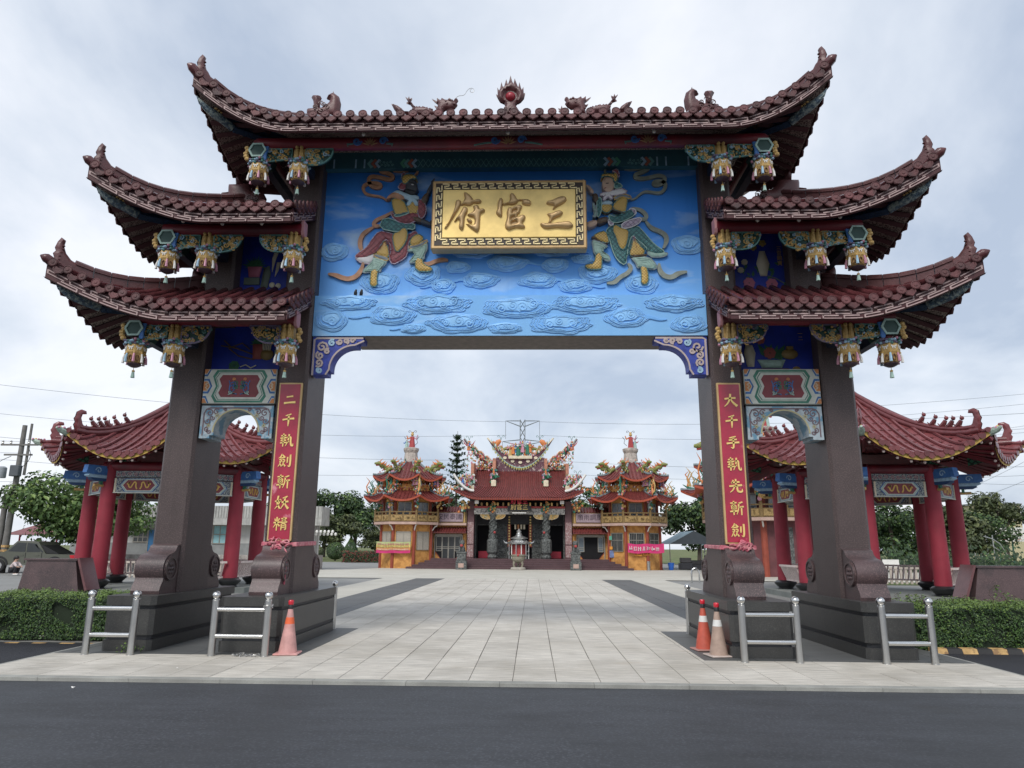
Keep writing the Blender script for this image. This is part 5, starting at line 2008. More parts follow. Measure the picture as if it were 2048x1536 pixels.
# ------------------------------------------------------------------ couplet boards
CH = {
 '二': [[(25, 70, 9), (50, 74, 8), (72, 77, 11)], [(8, 25, 12), (50, 30, 9), (92, 33, 13)]],
 '千': [[(70, 93, 6), (50, 84, 10), (28, 80, 4)], [(8, 50, 10), (50, 57, 8), (92, 60, 11)], [(52, 84, 9), (52, 40, 11), (50, 3, 4)]],
 '大': [[(10, 60, 10), (50, 66, 8), (88, 67, 11)], [(52, 97, 11), (48, 60, 10), (30, 25, 8), (6, 4, 3)], [(50, 62, 7), (70, 30, 11), (97, 8, 14)]],
 '手': [[(72, 93, 6), (45, 85, 10), (25, 82, 4)], [(22, 66, 8), (60, 70, 7), (78, 72, 9)], [(6, 42, 10), (50, 48, 8), (94, 51, 11)], [(52, 85, 8), (55, 40, 10), (52, 6, 9), (34, 15, 3)]],
 '先': [[(35, 90, 8), (24, 65, 4)], [(20, 72, 7), (78, 77, 10)], [(52, 97, 9), (52, 50, 8)], [(6, 47, 10), (94, 55, 11)], [(42, 50, 8), (35, 25, 7), (10, 4, 3)], [(60, 52, 8), (60, 15, 11), (76, 7, 11), (96, 11, 9), (93, 30, 2)]],
 '執': [[(8, 80, 7), (44, 84, 9)], [(26, 97, 7), (26, 66, 8)], [(3, 63, 7), (49, 68, 9)], [(13, 58, 6), (18, 50, 5)], [(37, 58, 6), (30, 50, 5)], [(6, 45, 7), (46, 49, 8)], [(3, 29, 7), (49, 33, 8)], [(26, 48, 8), (24, 3, 6)],
		[(54, 69, 7), (80, 75, 9), (78, 40, 9), (84, 10, 11), (98, 8, 7), (96, 26, 2)], [(66, 93, 9), (62, 50, 8), (43, 6, 3)], [(55, 46, 9), (66, 36, 7)]],
 '劍': [[(28, 96, 9), (20, 80, 7), (3, 66, 3)], [(28, 93, 6), (49, 71, 10)], [(15, 68, 6), (41, 71, 7)], [(8, 56, 7), (24, 57, 6), (23, 42, 6), (9, 42, 6)], [(31, 57, 7), (47, 57, 6), (46, 42, 6), (32, 42, 6)], [(18, 40, 7), (12, 22, 6), (1, 7, 3)],
		[(15, 27, 6), (27, 9, 8)], [(40, 40, 7), (36, 22, 6), (26, 7, 3)], [(39, 27, 6), (53, 9, 8)], [(67, 76, 9), (66, 35, 7)], [(87, 93, 10), (88, 30, 10), (84, 5, 8), (70, 15, 3)]],
 '斬': [[(5, 82, 7), (48, 86, 8)], [(10, 66, 6), (44, 70, 7), (42, 40, 7)], [(12, 67, 7), (14, 40, 6)], [(14, 54, 5), (42, 55, 5)], [(14, 41, 5), (42, 42, 5)], [(1, 25, 8), (51, 30, 9)], [(28, 97, 8), (27, 1, 6)],
		[(89, 91, 7), (70, 83, 8), (58, 79, 5)], [(62, 81, 8), (60, 40, 7), (47, 5, 3)], [(61, 54, 7), (96, 59, 9)], [(80, 56, 9), (80, 1, 6)]],
 '妖': [[(24, 96, 9), (14, 45, 8), (39, 7, 9)], [(39, 73, 8), (28, 35, 7), (3, 5, 3)], [(1, 57, 8), (47, 64, 9)], [(88, 93, 7), (70, 84, 9), (54, 80, 4)], [(49, 51, 9), (97, 58, 10)], [(72, 83, 9), (68, 45, 9), (45, 6, 3)], [(69, 48, 7), (82, 25, 10), (98, 7, 13)]],
 '精': [[(10, 85, 6), (16, 68, 6)], [(43, 87, 8), (34, 68, 4)], [(3, 57, 8), (49, 62, 8)], [(26, 97, 8), (26, 3, 6)], [(24, 56, 6), (3, 25, 3)], [(28, 54, 6), (47, 33, 8)], [(55, 86, 6), (95, 89, 8)], [(60, 74, 6), (90, 76, 7)], [(51, 60, 8), (99, 63, 8)],
		[(75, 97, 7), (75, 62, 7)], [(60, 50, 8), (58, 5, 5)], [(60, 50, 6), (90, 52, 8), (90, 8, 8), (81, 13, 3)], [(62, 36, 5), (88, 37, 5)], [(62, 24, 5), (88, 25, 5)]]}


def brush(b, ch, M, size, d=.014):
	for st in CH[ch]:
		pts = smoothpoly(st, 2, False) if len(st) > 2 else [st[0], tuple((a + c) / 2 for a, c in zip(st[0], st[1])), st[1]]
		b.ribbon([((p[0] - 50) / 100 * size, (p[1] - 50) / 100 * size, p[2] * 1.25 / 100 * size) for p in pts], .01, M, 0, d)


for s, txt in ((-1, '二千執劍斬妖精'), (1, '大千手執先斬劍')):
	x0, x1 = sx(s, 3.685, 4.105)
	cp = MB().bbox(x0, x1, 1.255, 1.31, 1.68, 4.46, .008).build('couplet_board', mat('frame_gold', (.60, .42, .20), .45, metal=.3), gate)
	cp['label'] = 'red couplet board with gold characters'
	MB().box(x0 + .03, x1 - .03, 1.246, 1.26, 1.712, 4.428).build('red_field', M_couplet, cp)
	cx = (x0 + x1) / 2
	zs = [4.14 - i * .362 for i in range(7)] if s < 0 else [4.14 - i * .372 for i in range(7)]
	for i, ch in enumerate(txt):
		b = MB()
		brush(b, ch, front(1.246, cx + .01, zs[i]), .245)
		b.build('couplet_character', M_goldt, cp)

# ------------------------------------------------------------------ cloth bows tied round the inner pillars
M_bow = mat('bow_cloth', (.48, .115, .16), .6, var=.3, scale=14, c2=(.60, .26, .28), c2scale=12, bump=.5, bscale=22)
for s, lab, zc, tails in ((-1, 'faded pink cloth bow with two long tails on the left couplet pillar', 1.60, ((-.36, -.28), (.42, -.62))), (1, 'bunched pink cloth bow with a short tail on the right couplet pillar', 1.595, ((-.12, -.22),))):
	cx = s * 3.895
	t = thing('cloth_bow', lab, 'bow', (cx, 1.2, .82))
	b = MB()
	x0, x1 = sx(s, IX0 - .012, IX1 + .012)
	pts = [(x0, PY0 - .012, zc + .03), (cx, PY0 - .02, zc), (x1, PY0 - .012, zc + .03), (x1, PY1 + .012, zc + .05), (x0, PY1 + .012, zc + .05)]
	for j in range(3):
		dz = (j - 1) * .016
		b.tube([(p[0], p[1], p[2] + dz + .006 * math.sin(i * 2 + j)) for i, p in enumerate(pts)] + [(pts[0][0], pts[0][1], pts[0][2] + dz)], .02, 6)
	b.build('ribbon_band', M_bow, t, smooth=True)
	r = random.Random(7 + s)
	kx = cx + s * .0 + (.02 if s < 0 else .03)
	kb_ = MB()
	for i in range(26):
		a = r.uniform(0, 6.28)
		rr = r.uniform(.02, .15)
		px_, pz_ = kx + rr * 1.25 * math.cos(a), zc + .02 + rr * .75 * math.sin(a)
		lp = circ(0, 0, r.uniform(.03, .05), 9)
		Mx = Matrix.Translation((px_, PY0 - .07 - r.uniform(0, .05), pz_)) @ Matrix.Rotation(r.uniform(0, 3), 4, 'Z') @ Matrix.Rotation(r.uniform(0, 3), 4, 'X')
		kb_.tube([(p[0], p[1], 0) for p in lp + lp[:1]], .016, 5, caps=False, M=Mx)
	kb_.build('rosette', M_bow, t, smooth=True, kind='stuff')
	for (dx_, dz_) in tails:
		p = [Vector((kx, PY0 - .06, zc)), Vector((kx + dx_ * .55, PY0 - .10, zc + dz_ * .35)), Vector((kx + dx_ * .8, PY0 - .12, zc + dz_ * .7)), Vector((kx + dx_ * (1 if abs(dx_) < .4 else .8), PY0 - .12, zc + dz_))]
		if s < 0 and dx_ > 0:
			p = [Vector((kx, PY0 - .06, zc)), Vector((kx + .18, PY0 - .16, zc - .10)), Vector((kx + .22, PY0 - .30, zc - .30)), Vector((kx + .22, PY0 - .33, zc - .62))]
		p = [Vector(q_) for q_ in smoothpoly([tuple(q_) for q_ in p], 2, False)]
		MB().tube(p, [lerp(.02, .045, i / (len(p) - 1)) for i in range(len(p))], 7, sx=.35).build('bow_tail', M_bow, t, smooth=True)
# ------------------------------------------------------------------ stainless barriers round the plinths
def barrier(label, xa, xb, y, chain=False):
	t = thing('steel_barrier', label, 'barrier', ((xa + xb) / 2, y, 0), 'stainless barriers round the plinths')
	for x in (xa, xb):
		b = MB().tube([(x, y, -.02), (x, y, .79)], .052, 20)
		b.lathe([(.062, 0), (.062, .008), (.05, .012)], 20, (x, y, -.004))
		p = b.build('post', M_steelb, t, smooth=True, sharp=40)
		c = MB().lathe([(.045, .785), (.052, .80), (.042, .812)], 20, (x, y, 0)).ball((x, y, .865), .062, 20, 14)
		c.build('ball_cap', M_steel, p, smooth=True, sharp=60)
	for z in (.28, .66):
		MB().tube([(xa + .045, y, z), (xb - .045, y, z)], .034, 16).build('rail', M_steel, t, smooth=True, sharp=40)
	return t


barrier('steel two-rail barrier before the leftmost plinth', -6.24, -5.55, 0)
bl = barrier('steel two-rail barrier with a chain wrapped on its post, beside the lone pale cone', -4.33, -3.53, 0)
barrier('steel two-rail barrier right of the pair of cones', 3.53, 4.32, 0)
barrier('steel two-rail barrier before the rightmost plinth', 5.56, 6.25, 0)
barrier('steel barrier behind the inner left plinth, mostly hidden', -4.33, -3.53, 3.68)
barrier('steel barrier behind the inner right plinth, mostly hidden', 3.49, 4.33, 3.56)


def chain(path, r=.013, w=.004):
	b = MB()
	d = [Vector(p) for p in path]
	tot = sum((d[i + 1] - d[i]).length for i in range(len(d) - 1))
	n = int(tot / (r * 2.4))
	acc, i, pos = 0, 0, 0
	for k in range(n):
		s_ = tot * k / n
		a = 0
		for i in range(len(d) - 1):
			L = (d[i + 1] - d[i]).length
			if a + L >= s_:
				break
			a += L
		p = d[i].lerp(d[i + 1], (s_ - a) / L)
		t = (d[i + 1] - d[i]).normalized()
		o = t.orthogonal().normalized()
		if k % 2:
			o = t.cross(o)
		lp = [p + t * (r * 1.5 * math.cos(q)) + o * (r * math.sin(q)) for q in [2 * pi * j / 8 for j in range(9)]]
		b.tube(lp, w, 4, caps=False)
	return b


rc = random.Random(4)
pile = [Vector((-4.0 + .42 * i / 16 + rc.gauss(0, .02), -.02 + rc.gauss(0, .05), .008 + .012 * rc.random())) for i in range(17)]
pile += [Vector((-3.62 - .36 * i / 14 + rc.gauss(0, .02), .03 + rc.gauss(0, .04), .012 + .02 * rc.random())) for i in range(15)]
tag(chain(pile, .015, .0045).build('steel_chain', M_steelb), 'loose steel chain heaped on the paving by a barrier foot', 'chain')
wrap = [(-3.53 + .062 * math.cos(a), .062 * math.sin(a), .69 + .03 * a / 6.28 - .02 * (a > 9)) for a in [i * .35 for i in range(46)]]
tag(chain(wrap, .012, .004).build('wrapped_chain', M_steelb), 'steel chain wound round the post beside the pale cone', 'chain')

# ------------------------------------------------------------------ traffic cones
def cone(label, x, y, body, band, base, lean=0., rz=0.):
	t = thing('traffic_cone', label, 'cone', (x, y, 0), 'traffic cones by the plinths', local=True)
	t.rotation_euler = (0, lean, rz)
	w = .185
	MB().bbox(-w, w, -w, w, 0, .028, .012).build('base', base, t)
	H = .66
	def rad(z):
		return lerp(.145, .035, z / H)
	cuts = [(.028, .44, body), (.44, .535, band), (.535, H, body)]
	for a, c, m in cuts:
		MB().lathe([(rad(a) + (.002 if m is band else 0), a), (rad(c) + (.002 if m is band else 0), c)], 24).build('cone_body' if m is body else 'reflective_band', m, t, smooth=True, sharp=60)
	MB().lathe([(.037, H - .005), (.037, H + .055), (.034, H + .06)], 16).build('lamp_collar', mat('lamp_black', (.02, .02, .022), .4), t, smooth=True, sharp=40)
	MB().lathe([(.036, H + .058), (.042, H + .066), (.042, H + .115), (.035, H + .126), (.012, H + .13)], 16).build('lamp_cap', mat('lamp_red', (.55, .012, .03), .25, coat=.4), t, smooth=True, sharp=40)
	return t


M_cpk = mat('cone_faded', (.56, .30, .28), .55, var=.18, scale=9, c2=(.60, .16, .13), c2scale=4, c2lo=.55, c2hi=.75)
M_cor = mat('cone_orange', (.50, .095, .06), .5, var=.14, scale=9)
M_ctn = mat('cone_tan', (.36, .26, .21), .65, var=.18, scale=9)
M_bor = mat('band_orange', (.72, .13, .045), .4)
M_bsi = mat('band_silver', (.66, .66, .64), .35)
p = atZ(570, 1309)
cone('faded pink traffic cone with an orange band standing alone', p.x + .02, p.y + .05, M_cpk, M_bor, M_cpk, rz=.1)
p = atZ(1414, 1303)
cone('orange traffic cone with a white band, behind the tan cone', p.x, p.y + .16, M_cor, M_bsi, mat('base_pinkish', (.42, .22, .19), .6), rz=.15)
p = atZ(1436, 1313)
cone('weathered tan traffic cone leaning its base on the orange one', p.x + .02, p.y + .02, M_ctn, M_bsi, mat('base_pale', (.46, .38, .34), .6), rz=.2)

# ------------------------------------------------------------------ two small birds on the ledge of the panel
M_bird = mat('bird_black', (.012, .012, .014), .5)
for px_, lab in ((711, 'small black bird perched at the panel ledge, the left one of two'), (722.5, 'small black bird perched at the panel ledge, the right one of two')):
	c = atY(px_, 586, 1.5)
	b = MB()
	b.tube([(c.x - .005, 1.5, 6.155), (c.x, 1.49, 6.20), (c.x + .005, 1.485, 6.25), (c.x + .012, 1.475, 6.285), (c.x + .02, 1.47, 6.30), (c.x + .03, 1.455, 6.298)], [.008, .03, .034, .022, .018, .002], 8)
	b.tube([(c.x, 1.50, 6.20), (c.x - .01, 1.53, 6.155)], [.02, .008], 6)
	tag(b.build('perched_bird', M_bird, smooth=True), lab, 'bird', 'two birds on the panel ledge')
# a weed by the foot of the leftmost plinth
rw = random.Random(9)
b = MB()
for i in range(60):
	p = Vector((-5.72 + rw.gauss(0, .09), .28 + rw.gauss(0, .03), abs(rw.gauss(0, .07))))
	leaf(b, p, Vector((rw.gauss(0, 1), rw.gauss(-.5, 1), 1)), rw.uniform(.03, .06), rw, rw.choice((1, 2)))
tag(b.build('weed_tuft', LEAFM), 'small green weed growing at the foot of the leftmost plinth', 'weed')
# scraps of litter on the road and paving
for i, (px_, py_, lab) in enumerate(((146, 1378, 'tiny white scrap lying on the asphalt at left'), (355, 1339, 'small white scrap on the paving before the leftmost plinth'), (84, 1275, 'crumpled white tissue below the left hedge'))):
	p = atZ(px_, py_, -.04 if i == 0 else (0. if i == 1 else .06))
	r_ = (.02, .022, .05)[i]
	b = MB()
	q_ = [(p.x + r_ * rw.uniform(.6, 1.3) * math.cos(a), p.y + r_ * rw.uniform(.6, 1.2) * math.sin(a), p.z + rw.uniform(.003, .02 + .5 * r_)) for a in [2 * pi * k / 7 for k in range(7)]]
	b.add([(p.x, p.y, p.z + .025)] + q_, [(0, k + 1, (k + 1) % 7 + 1) for k in range(7)])
	tag(b.build('litter_scrap', M_white), lab, 'litter')
# ------------------------------------------------------------------ two octagonal pavilions behind the gate
M_yel = mat('eave_yellow', (.50, .33, .075), .6, var=.15, scale=4)
M_drum = mat('drum_black', (.018, .019, .021), .35, var=.2)
M_mesh = mat('net_green', (.035, .16, .09), .6, var=.3, scale=26, net=(5, (.008, .03, .02), .35))
M_railp = mat('rail_cream', (.68, .57, .53), .6, var=.12, scale=6)
M_conc = mat('concrete_bench', (.36, .33, .29), .8, var=.15, scale=6)
M_plat = mat('platform_grey', (.20, .215, .20), .75, var=.15, scale=2)
M_pattern = mat('pattern_dark', (.05, .06, .12), .6, var=.5, scale=30, c2=(.40, .44, .40), c2scale=32, c2lo=.47, c2hi=.53)
M_bgold = mat('beam_gold', (.66, .42, .10), .5)


def pavilion(lab, cx, cy, Rr, s, RE):
	t = thing('octagonal_pavilion', lab, 'pavilion', (cx, cy, 0), 'pavilions flanking the gate')
	V8 = [(cx + Rr * math.cos(R(22.5 + 45 * i)), cy + Rr * math.sin(R(22.5 + 45 * i))) for i in range(8)]
	zp = .15
	pf = Rr + .75
	MB().prism([(cx + pf * math.cos(R(22.5 + 45 * i)), cy + pf * math.sin(R(22.5 + 45 * i))) for i in range(8)], Matrix(), -.05, zp).build('platform', M_plat, t)
	zc0, zc1 = .45, 4.30
	ze = 4.50                                       # eave (mid side) height of the tile bed
	for (x, y) in V8:
		c = MB().lathe([(.265, zc0 - .02), (.262, 1.6), (.245, zc1)], 18, (x, y, 0)).build('column', M_redcol, t, smooth=True, sharp=40)
		MB().lathe([(.27, zp), (.29, zp + .03), (.26, zp + .06), (.40, zp + .20), (.40, zp + .25), (.33, zp + .30), (.27, zp + .325)], 18, (x, y, 0)).build('drum_base', M_drum, c, smooth=True, sharp=50)
	for i in range(8):
		a, b_ = Vector((*V8[i], 0)), Vector((*V8[(i + 1) % 8], 0))
		mid = (a + b_) / 2
		U = (b_ - a).normalized()
		out = Vector((mid.x - cx, mid.y - cy, 0)).normalized()
		if U.cross(Vector((0, 0, 1))).dot(out) < 0:
			U = -U
		L = (b_ - a).length
		def F(off, z=0):
			return frame(mid + out * off + Vector((0, 0, z)), U, (0, 0, 1))
		w = L / 2 - .24
		bm = MB().box(-w, w, 3.36, 3.85, -.14, .14, F(0)).build('painted_beam', M_pattern, t)
		b = MB()
		for q in (1, -1):
			Fq = F(.14) if q > 0 else frame(mid - out * .14, -U, (0, 0, 1))
			cz = 3.605
			for kk, ww, hh, d_ in ((0, .76, .23, .004), (1, .72, .215, .007), (2, .70, .205, .010), (1, .66, .19, .013), (3, .62, .175, .016)):
				b.k = kk
				ww *= w / .98
				b.prism([(-ww, cz), (-ww * .72, cz + hh), (ww * .72, cz + hh), (ww, cz), (ww * .72, cz - hh), (-ww * .72, cz - hh)], Fq, 0, d_)
			b.k = 4
			for m_ in (-1, 1):
				b.ribbon([(m_ * x_ * w / .98, cz + z_) for x_, z_ in smoothpoly([(.06, -.13), (.12, -.03), (.10, .08), (.18, .12), (.24, .02), (.30, -.09), (.38, -.06), (.40, .07), (.30, .11), (.46, .03)], 2, False)], .045, Fq, .014, .03)
				b.k = 5
				b.box(m_ * (w - .05) - .03, m_ * (w - .05) + .03, 3.365, 3.845, 0, .012, Fq)
				b.k = 4
			b.k = 1
			b.box(-w, w, 3.34, 3.37, -.02, .02, Fq)
		b.build('beam_painting', [M_beamb, M_beamw, M_tealp, M_beamr, M_bgold, M_cream], bm, kind='stuff')
		MB().box(-w, w, 3.88, 4.10, -.10, .10, F(0)).build('scroll_frieze', M_pattern, t)
		fz = MB()
		for j in range(9):
			fz.ribbon(spiral(-w + (j + .5) * 2 * w / 9, 3.99, .075, 1.2, j * 1.6, 1 if j % 2 else -1, 10), .022, F(.10), 0, .012)
		fz.build('frieze_scrolls', M_pinkend, t, kind='stuff')
		MB().tube([a + Vector((0, 0, 4.26)) - U * .2 + out * .05, b_ + Vector((0, 0, 4.26)) + U * .2 + out * .05], .17, 10).build('ring_beam', M_red, t, smooth=True)
		# rail between columns
		if i != 5:
			rl = MB().box(-w, w, .98, 1.05, -.04, .04, F(.24)).box(-w, w, .47, .53, -.03, .03, F(.02)).build('railing', M_railp, t)
			n = int(2 * w / .19)
			for j in range(n):
				x_ = -w + (j + .5) * 2 * w / n
				lean = .16
				P0, P1 = mid + U * x_ + Vector((0, 0, .5)) + out * .02, mid + U * x_ + out * (.02) + Vector((0, 0, 1.0))
				P1 = P1 + out * .22
				MB().tube([P0, P1], .034, 4).build('baluster', M_railp, rl)
		# roof face: curved up at the hips
		ang0, ang1 = R(22.5 + 45 * i), R(22.5 + 45 * (i + 1))
		zt = 7.32
		def rp(u, v, dz=0.):
			"""u across the face 0..1, v from eave 0 to apex 1"""
			c0 = Vector((math.cos(ang0), math.sin(ang0), 0))
			c1 = Vector((math.cos(ang1), math.sin(ang1), 0))
			k = abs(2 * u - 1)
			rr = RE * (1 - v) * (1 + .05 * k ** 3 * (1 - v))
			p_ = c0.lerp(c1, u) * rr
			z = ze + (zt - ze) * (v ** 1.35) + .86 * k ** 2.1 * (1 - v) ** 3
			return Vector((cx + p_.x, cy + p_.y, z + dz))
		rf = MB().grid(lambda u, v: rp(u, v * .97), 16, 12).build('roof_face', M_tile2, t, smooth=True)
		MB().grid(lambda u, v: rp(u, v * .45 + .01, -.14), 12, 5).build('soffit', mat('soffit_dark_red', (.10, .022, .022), .65, var=.3, scale=6), rf, smooth=True)
		MB().grid(lambda u, v: rp(u, .005, -.17 + .17 * v), 16, 1).build('eave_board', M_yel, rf)
		vis = out.y < .5
		n = 13
		jo = MB()
		je = MB()
		for j in range(n):
			u = (j + .5) / n
			# rows run straight up the slope, parallel to the face axis
			x_ = (u - .5)
			top = 1 - abs(x_) * 2
			pts = []
			for q in range(9):
				v = q / 8 * max(.02, top * .96)
				uu = .5 + x_ / max(1 - v, 1e-3)
				pts.append(rp(min(1, max(0, uu)), v, .03))
			row = MB().tube(pts, .058, 7)
			if vis:
				row.build('barrel_tile', M_tile2, rf, smooth=True)
			else:
				jo.add(row.v, row.f)
			e0 = rp(u, 0)
			fr_ = frame(e0 + out * .02 + Vector((0, 0, .01)), U, (0, 0, 1))
			d_ = MB().prism(circ(0, .03, .085, 10), fr_, -.02, .03)
			if vis:
				d_.build('end_disc', M_tile2, rf)
			else:
				jo.add(d_.v, d_.f)
			if j < n - 1:
				e1 = rp((j + 1) / n, 0)
				fr_ = frame(e1 + out * .015, U, (0, 0, 1))
				d_ = MB().prism([(-.13, .05), (-.11, -.06), (0, -.13), (.11, -.06), (.13, .05)], fr_, -.015, .015)
				if vis:
					d_.build('drip_tile', M_tile2, rf)
				else:
					jo.add(d_.v, d_.f)
		# pan-tile edges as small courses between the rows
		for j in range(n - 1):
			u = (j + 1) / n
			x_ = u - .5
			top = 1 - abs(x_) * 2
			for q in range(1, 9):
				v = q / 9 * .93
				if v > top * .93:
					break
				uu = .5 + x_ / (1 - v)
				P = rp(min(1, max(0, uu)), v, .012)
				je.box(-.09, .09, -.02, .04, -.012, .018, Matrix.Translation(P) @ Matrix.Rotation(math.atan2(U.y, U.x), 4, 'Z'))
		je.build('pan_tile_courses', M_tile2, rf, kind='stuff')
		if jo.v:
			jo.build('far_tiles', M_tile2, rf, smooth=True, kind='stuff')
		rb_ = MB()
		for j in range(15):
			u = (j + .5) / 15
			rb_.tube([rp(u, .02, -.18), rp(u, .30, -.20)], .05, 4)
		rb_.build('soffit_rafters', M_red, rf, kind='stuff')
		# rafter-end lamps
		lb = MB()
		for j in range(9):
			P = rp((j + .5) / 9, .03, -.24)
			lb.ball(P[:], .045, 7, 5)
		lb.build('eave_lamps', mat('bulb_pinkish', (.62, .50, .46), .4), t, smooth=True, kind='stuff')
	# hips
	for i in range(8):
		ang = R(22.5 + 45 * i)
		dr = Vector((math.cos(ang), math.sin(ang), 0))
		def hp(v, dz=0.):
			rr = RE * (1 - v) * (1 + .05 * (1 - v))
			return Vector((cx, cy, 4.50 + (7.32 - 4.50) * v ** 1.35 + .86 * (1 - v) ** 3 + dz)) + dr * rr
		vis = dr.y < .5
		hb = MB().tube([hp(v, .05) for v in [.08 + .9 * k / 12 for k in range(13)]], .11, 8)
		hb.tube([hp(v, .19) for v in [.10 + .88 * k / 12 for k in range(13)]], .085, 8)
		hi = hb.build('hip_ridge', M_tile2, t, smooth=True, sharp=60)
		base = hp(.10, .14)
		horn = [(-.30, -.10), (-.18, .02), (-.07, .12), (-.02, .25), (-.04, .34), (-.14, .36), (-.12, .43), (.0, .45), (.10, .38), (.12, .27), (.15, .22), (.11, .14), (.14, .08), (.10, -.02), (.05, -.12)]
		MB().inflate([(p[0] * 1.45, p[1] * 1.45) for p in horn], frame(base, dr, (0, 0, 1)), .05, step=.06, round_=.07, lip=.02, both=True).build('horn', M_tile2, hi, smooth=True, sharp=50)
		if vis:
			# roof beasts sitting on the hip
			for k, v in enumerate((.20, .255, .30, .37, .45)):
				P = hp(v, .26)
				bb = MB()
				q = dr
				z = Vector((0, 0, 1))
				bb.tube([P - q * .14, P - q * .02 + z * .08, P + q * .07 + z * .20], [.07, .09, .06], 7)
				bb.ball((P + q * .11 + z * .27)[:], .07, 7, 5)
				bb.tube([P + q * .03 + z * .05, P + q * .09 - z * .06], [.03, .022], 5)
				bb.tube([P - q * .10, P - q * .22 + z * .14], [.03, .016], 5)
				bb.ball((P + q * .08 + z * .34)[:], (.02, .02, .04), 5, 4)
				bb.build('roof_beast', M_tile2, hi, smooth=True)
			# dragon head bracket at the corner
			P = hp(0, -.10)
			z = Vector((0, 0, 1))
			dh = MB()
			dh.tube([P - dr * .55 - z * .18, P - dr * .2 - z * .08, P + dr * .1 + z * .0, P + dr * .24 + z * .07], [.10, .12, .10, .04], 8)
			dh.k = 1
			for q in range(6):
				dh.ball((P + dr * (-.25 + .09 * q) + z * (.05 + .03 * (q % 2)) + dr.cross(z) * .06 * (-1) ** q)[:], (.045, .045, .04), 6, 4)
			dh.k = 2
			dh.ball((P + dr * .12 + z * .09)[:], .04, 7, 5)
			dh.k = 1
			dh.build('dragon_head', [mat('head_mint', (.30, .38, .32), .55, var=.3, scale=16), M_pink, M_bgold], t, smooth=True, kind='stuff')
			# green netting beside the corner beam
			A = hp(.02, -.16)
			B = hp(.33, -.34)
			MB().add([A, B, B + z * -.52, A + z * -.2], [(0, 1, 2, 3)]).add([A + dr.cross(z) * .03, B + dr.cross(z) * .03, B + z * -.52 + dr.cross(z) * .03, A + z * -.2 + dr.cross(z) * .03], [(0, 1, 2, 3)]).build('corner_net', M_mesh, t)
			cbm = MB().tube([hp(.02, -.30), hp(.30, -.56)], .09, 4)
			cbm.build('corner_beam', M_red, t)
			# painted arm brackets on the columns
			c = Vector((cx, cy, 0)) + dr * (Rr + .12)
			Fm = frame(c, dr, (0, 0, 1))
			ab = MB()
			for kk, x1, z0, z1 in ((0, .85, 3.92, 4.24), (1, .78, 3.82, 3.94), (2, .66, 3.72, 3.82)):
				ab.k = kk
				ab.prism([(0, z0), (x1 * .8, z0), (x1, z0 + .06), (x1 * .95, z1), (0, z1)], Fm, -.11, .11)
			ab.k = 1
			for q in (-.112, .112):
				ab.ribbon(spiral(.42, 4.07, .12, 1.2, 0, 1, 10), .035, Fm, q - .005, q + .005)
			ab.k = 3
			ab.box(.18, .26, 3.60, 3.75, -.05, .05, Fm)
			ab.k = 4
			ab.tube([Fm @ Vector((.05, 3.58, 0)), Fm @ Vector((.46, 3.58, 0))], .05, 6)
			ab.build('arm_bracket', [M_blue2, M_lblue, mat('bracket_deep_blue', (.02, .06, .16), .55), M_green, M_gpaint], t, kind='stuff')
	# finial
	MB().lathe([(.30, 7.08), (.34, 7.22), (.22, 7.33), (.24, 7.43), (.12, 7.55), (.03, 7.62)], 14, (cx, cy, 0)).build('finial', M_tile2, t, smooth=True)
	return t


pavilion('red columned octagonal pavilion behind the left of the gate', -13.15, 16.1, 2.95, -1, 4.62)
pavilion('red columned octagonal pavilion behind the right of the gate', 12.7, 16.0, 2.9, 1, 5.05)

# slant-topped granite stands
for s, lab, xo in ((-1, 'slanted maroon granite stand beside the left hedge', -15.45), (1, 'slanted maroon granite stand behind the right hedge', 15.35)):
	t = thing('granite_stand', lab, 'stand', (s * 14.4, 11.7, 0))
	y0, y1 = 11.40, 11.98
	P = lambda a: s * a
	b = MB()
	sec = [(15.55, .10), (13.55, .10), (13.62, 1.10), (15.42, 1.10)]
	V = []
	for y, k in ((y0, 0), (y1, 0)):
		V += [(P(15.58), y, .10), (P(13.62), y, .10), (P(13.86), y + (.04 if y == y0 else -.04), 1.10), (P(15.42), y + (.04 if y == y0 else -.04), 1.10)]
	b.add(V, [(0, 1, 2, 3), (7, 6, 5, 4), (1, 5, 6, 2), (2, 6, 7, 3), (3, 7, 4, 0)])
	b.build('body', M_granr, t)
	MB().box(*sx(s, 13.80, 15.50), y0 + .0, y1, 1.103, 1.16).build('cap_slab', M_granr, t)
	b = MB()
	A, B = Vector((P(13.76), 0, 1.165)), Vector((P(13.40), 0, .20))
	n_ = Vector((-s * .94, 0, .34)).normalized()
	V = [Vector((q.x, y, q.z)) + n_ * d for q in (A, B) for y in (y0 - .06, y1 + .06) for d in (0, .07)]
	b.add(V, [(0, 1, 3, 2), (4, 6, 7, 5), (0, 4, 5, 1), (2, 3, 7, 6), (1, 5, 7, 3), (0, 2, 6, 4)])
	b.build('slanted_slab', mat('slab_polished', (.13, .055, .058), .2, var=.15, scale=4, speck=(.25, .16, .16), sscale=140, samt=.4), t)
	MB().box(*sx(s, 13.2, 15.8), 11.2, 12.2, -.04, .10).build('step', M_plinth, t)

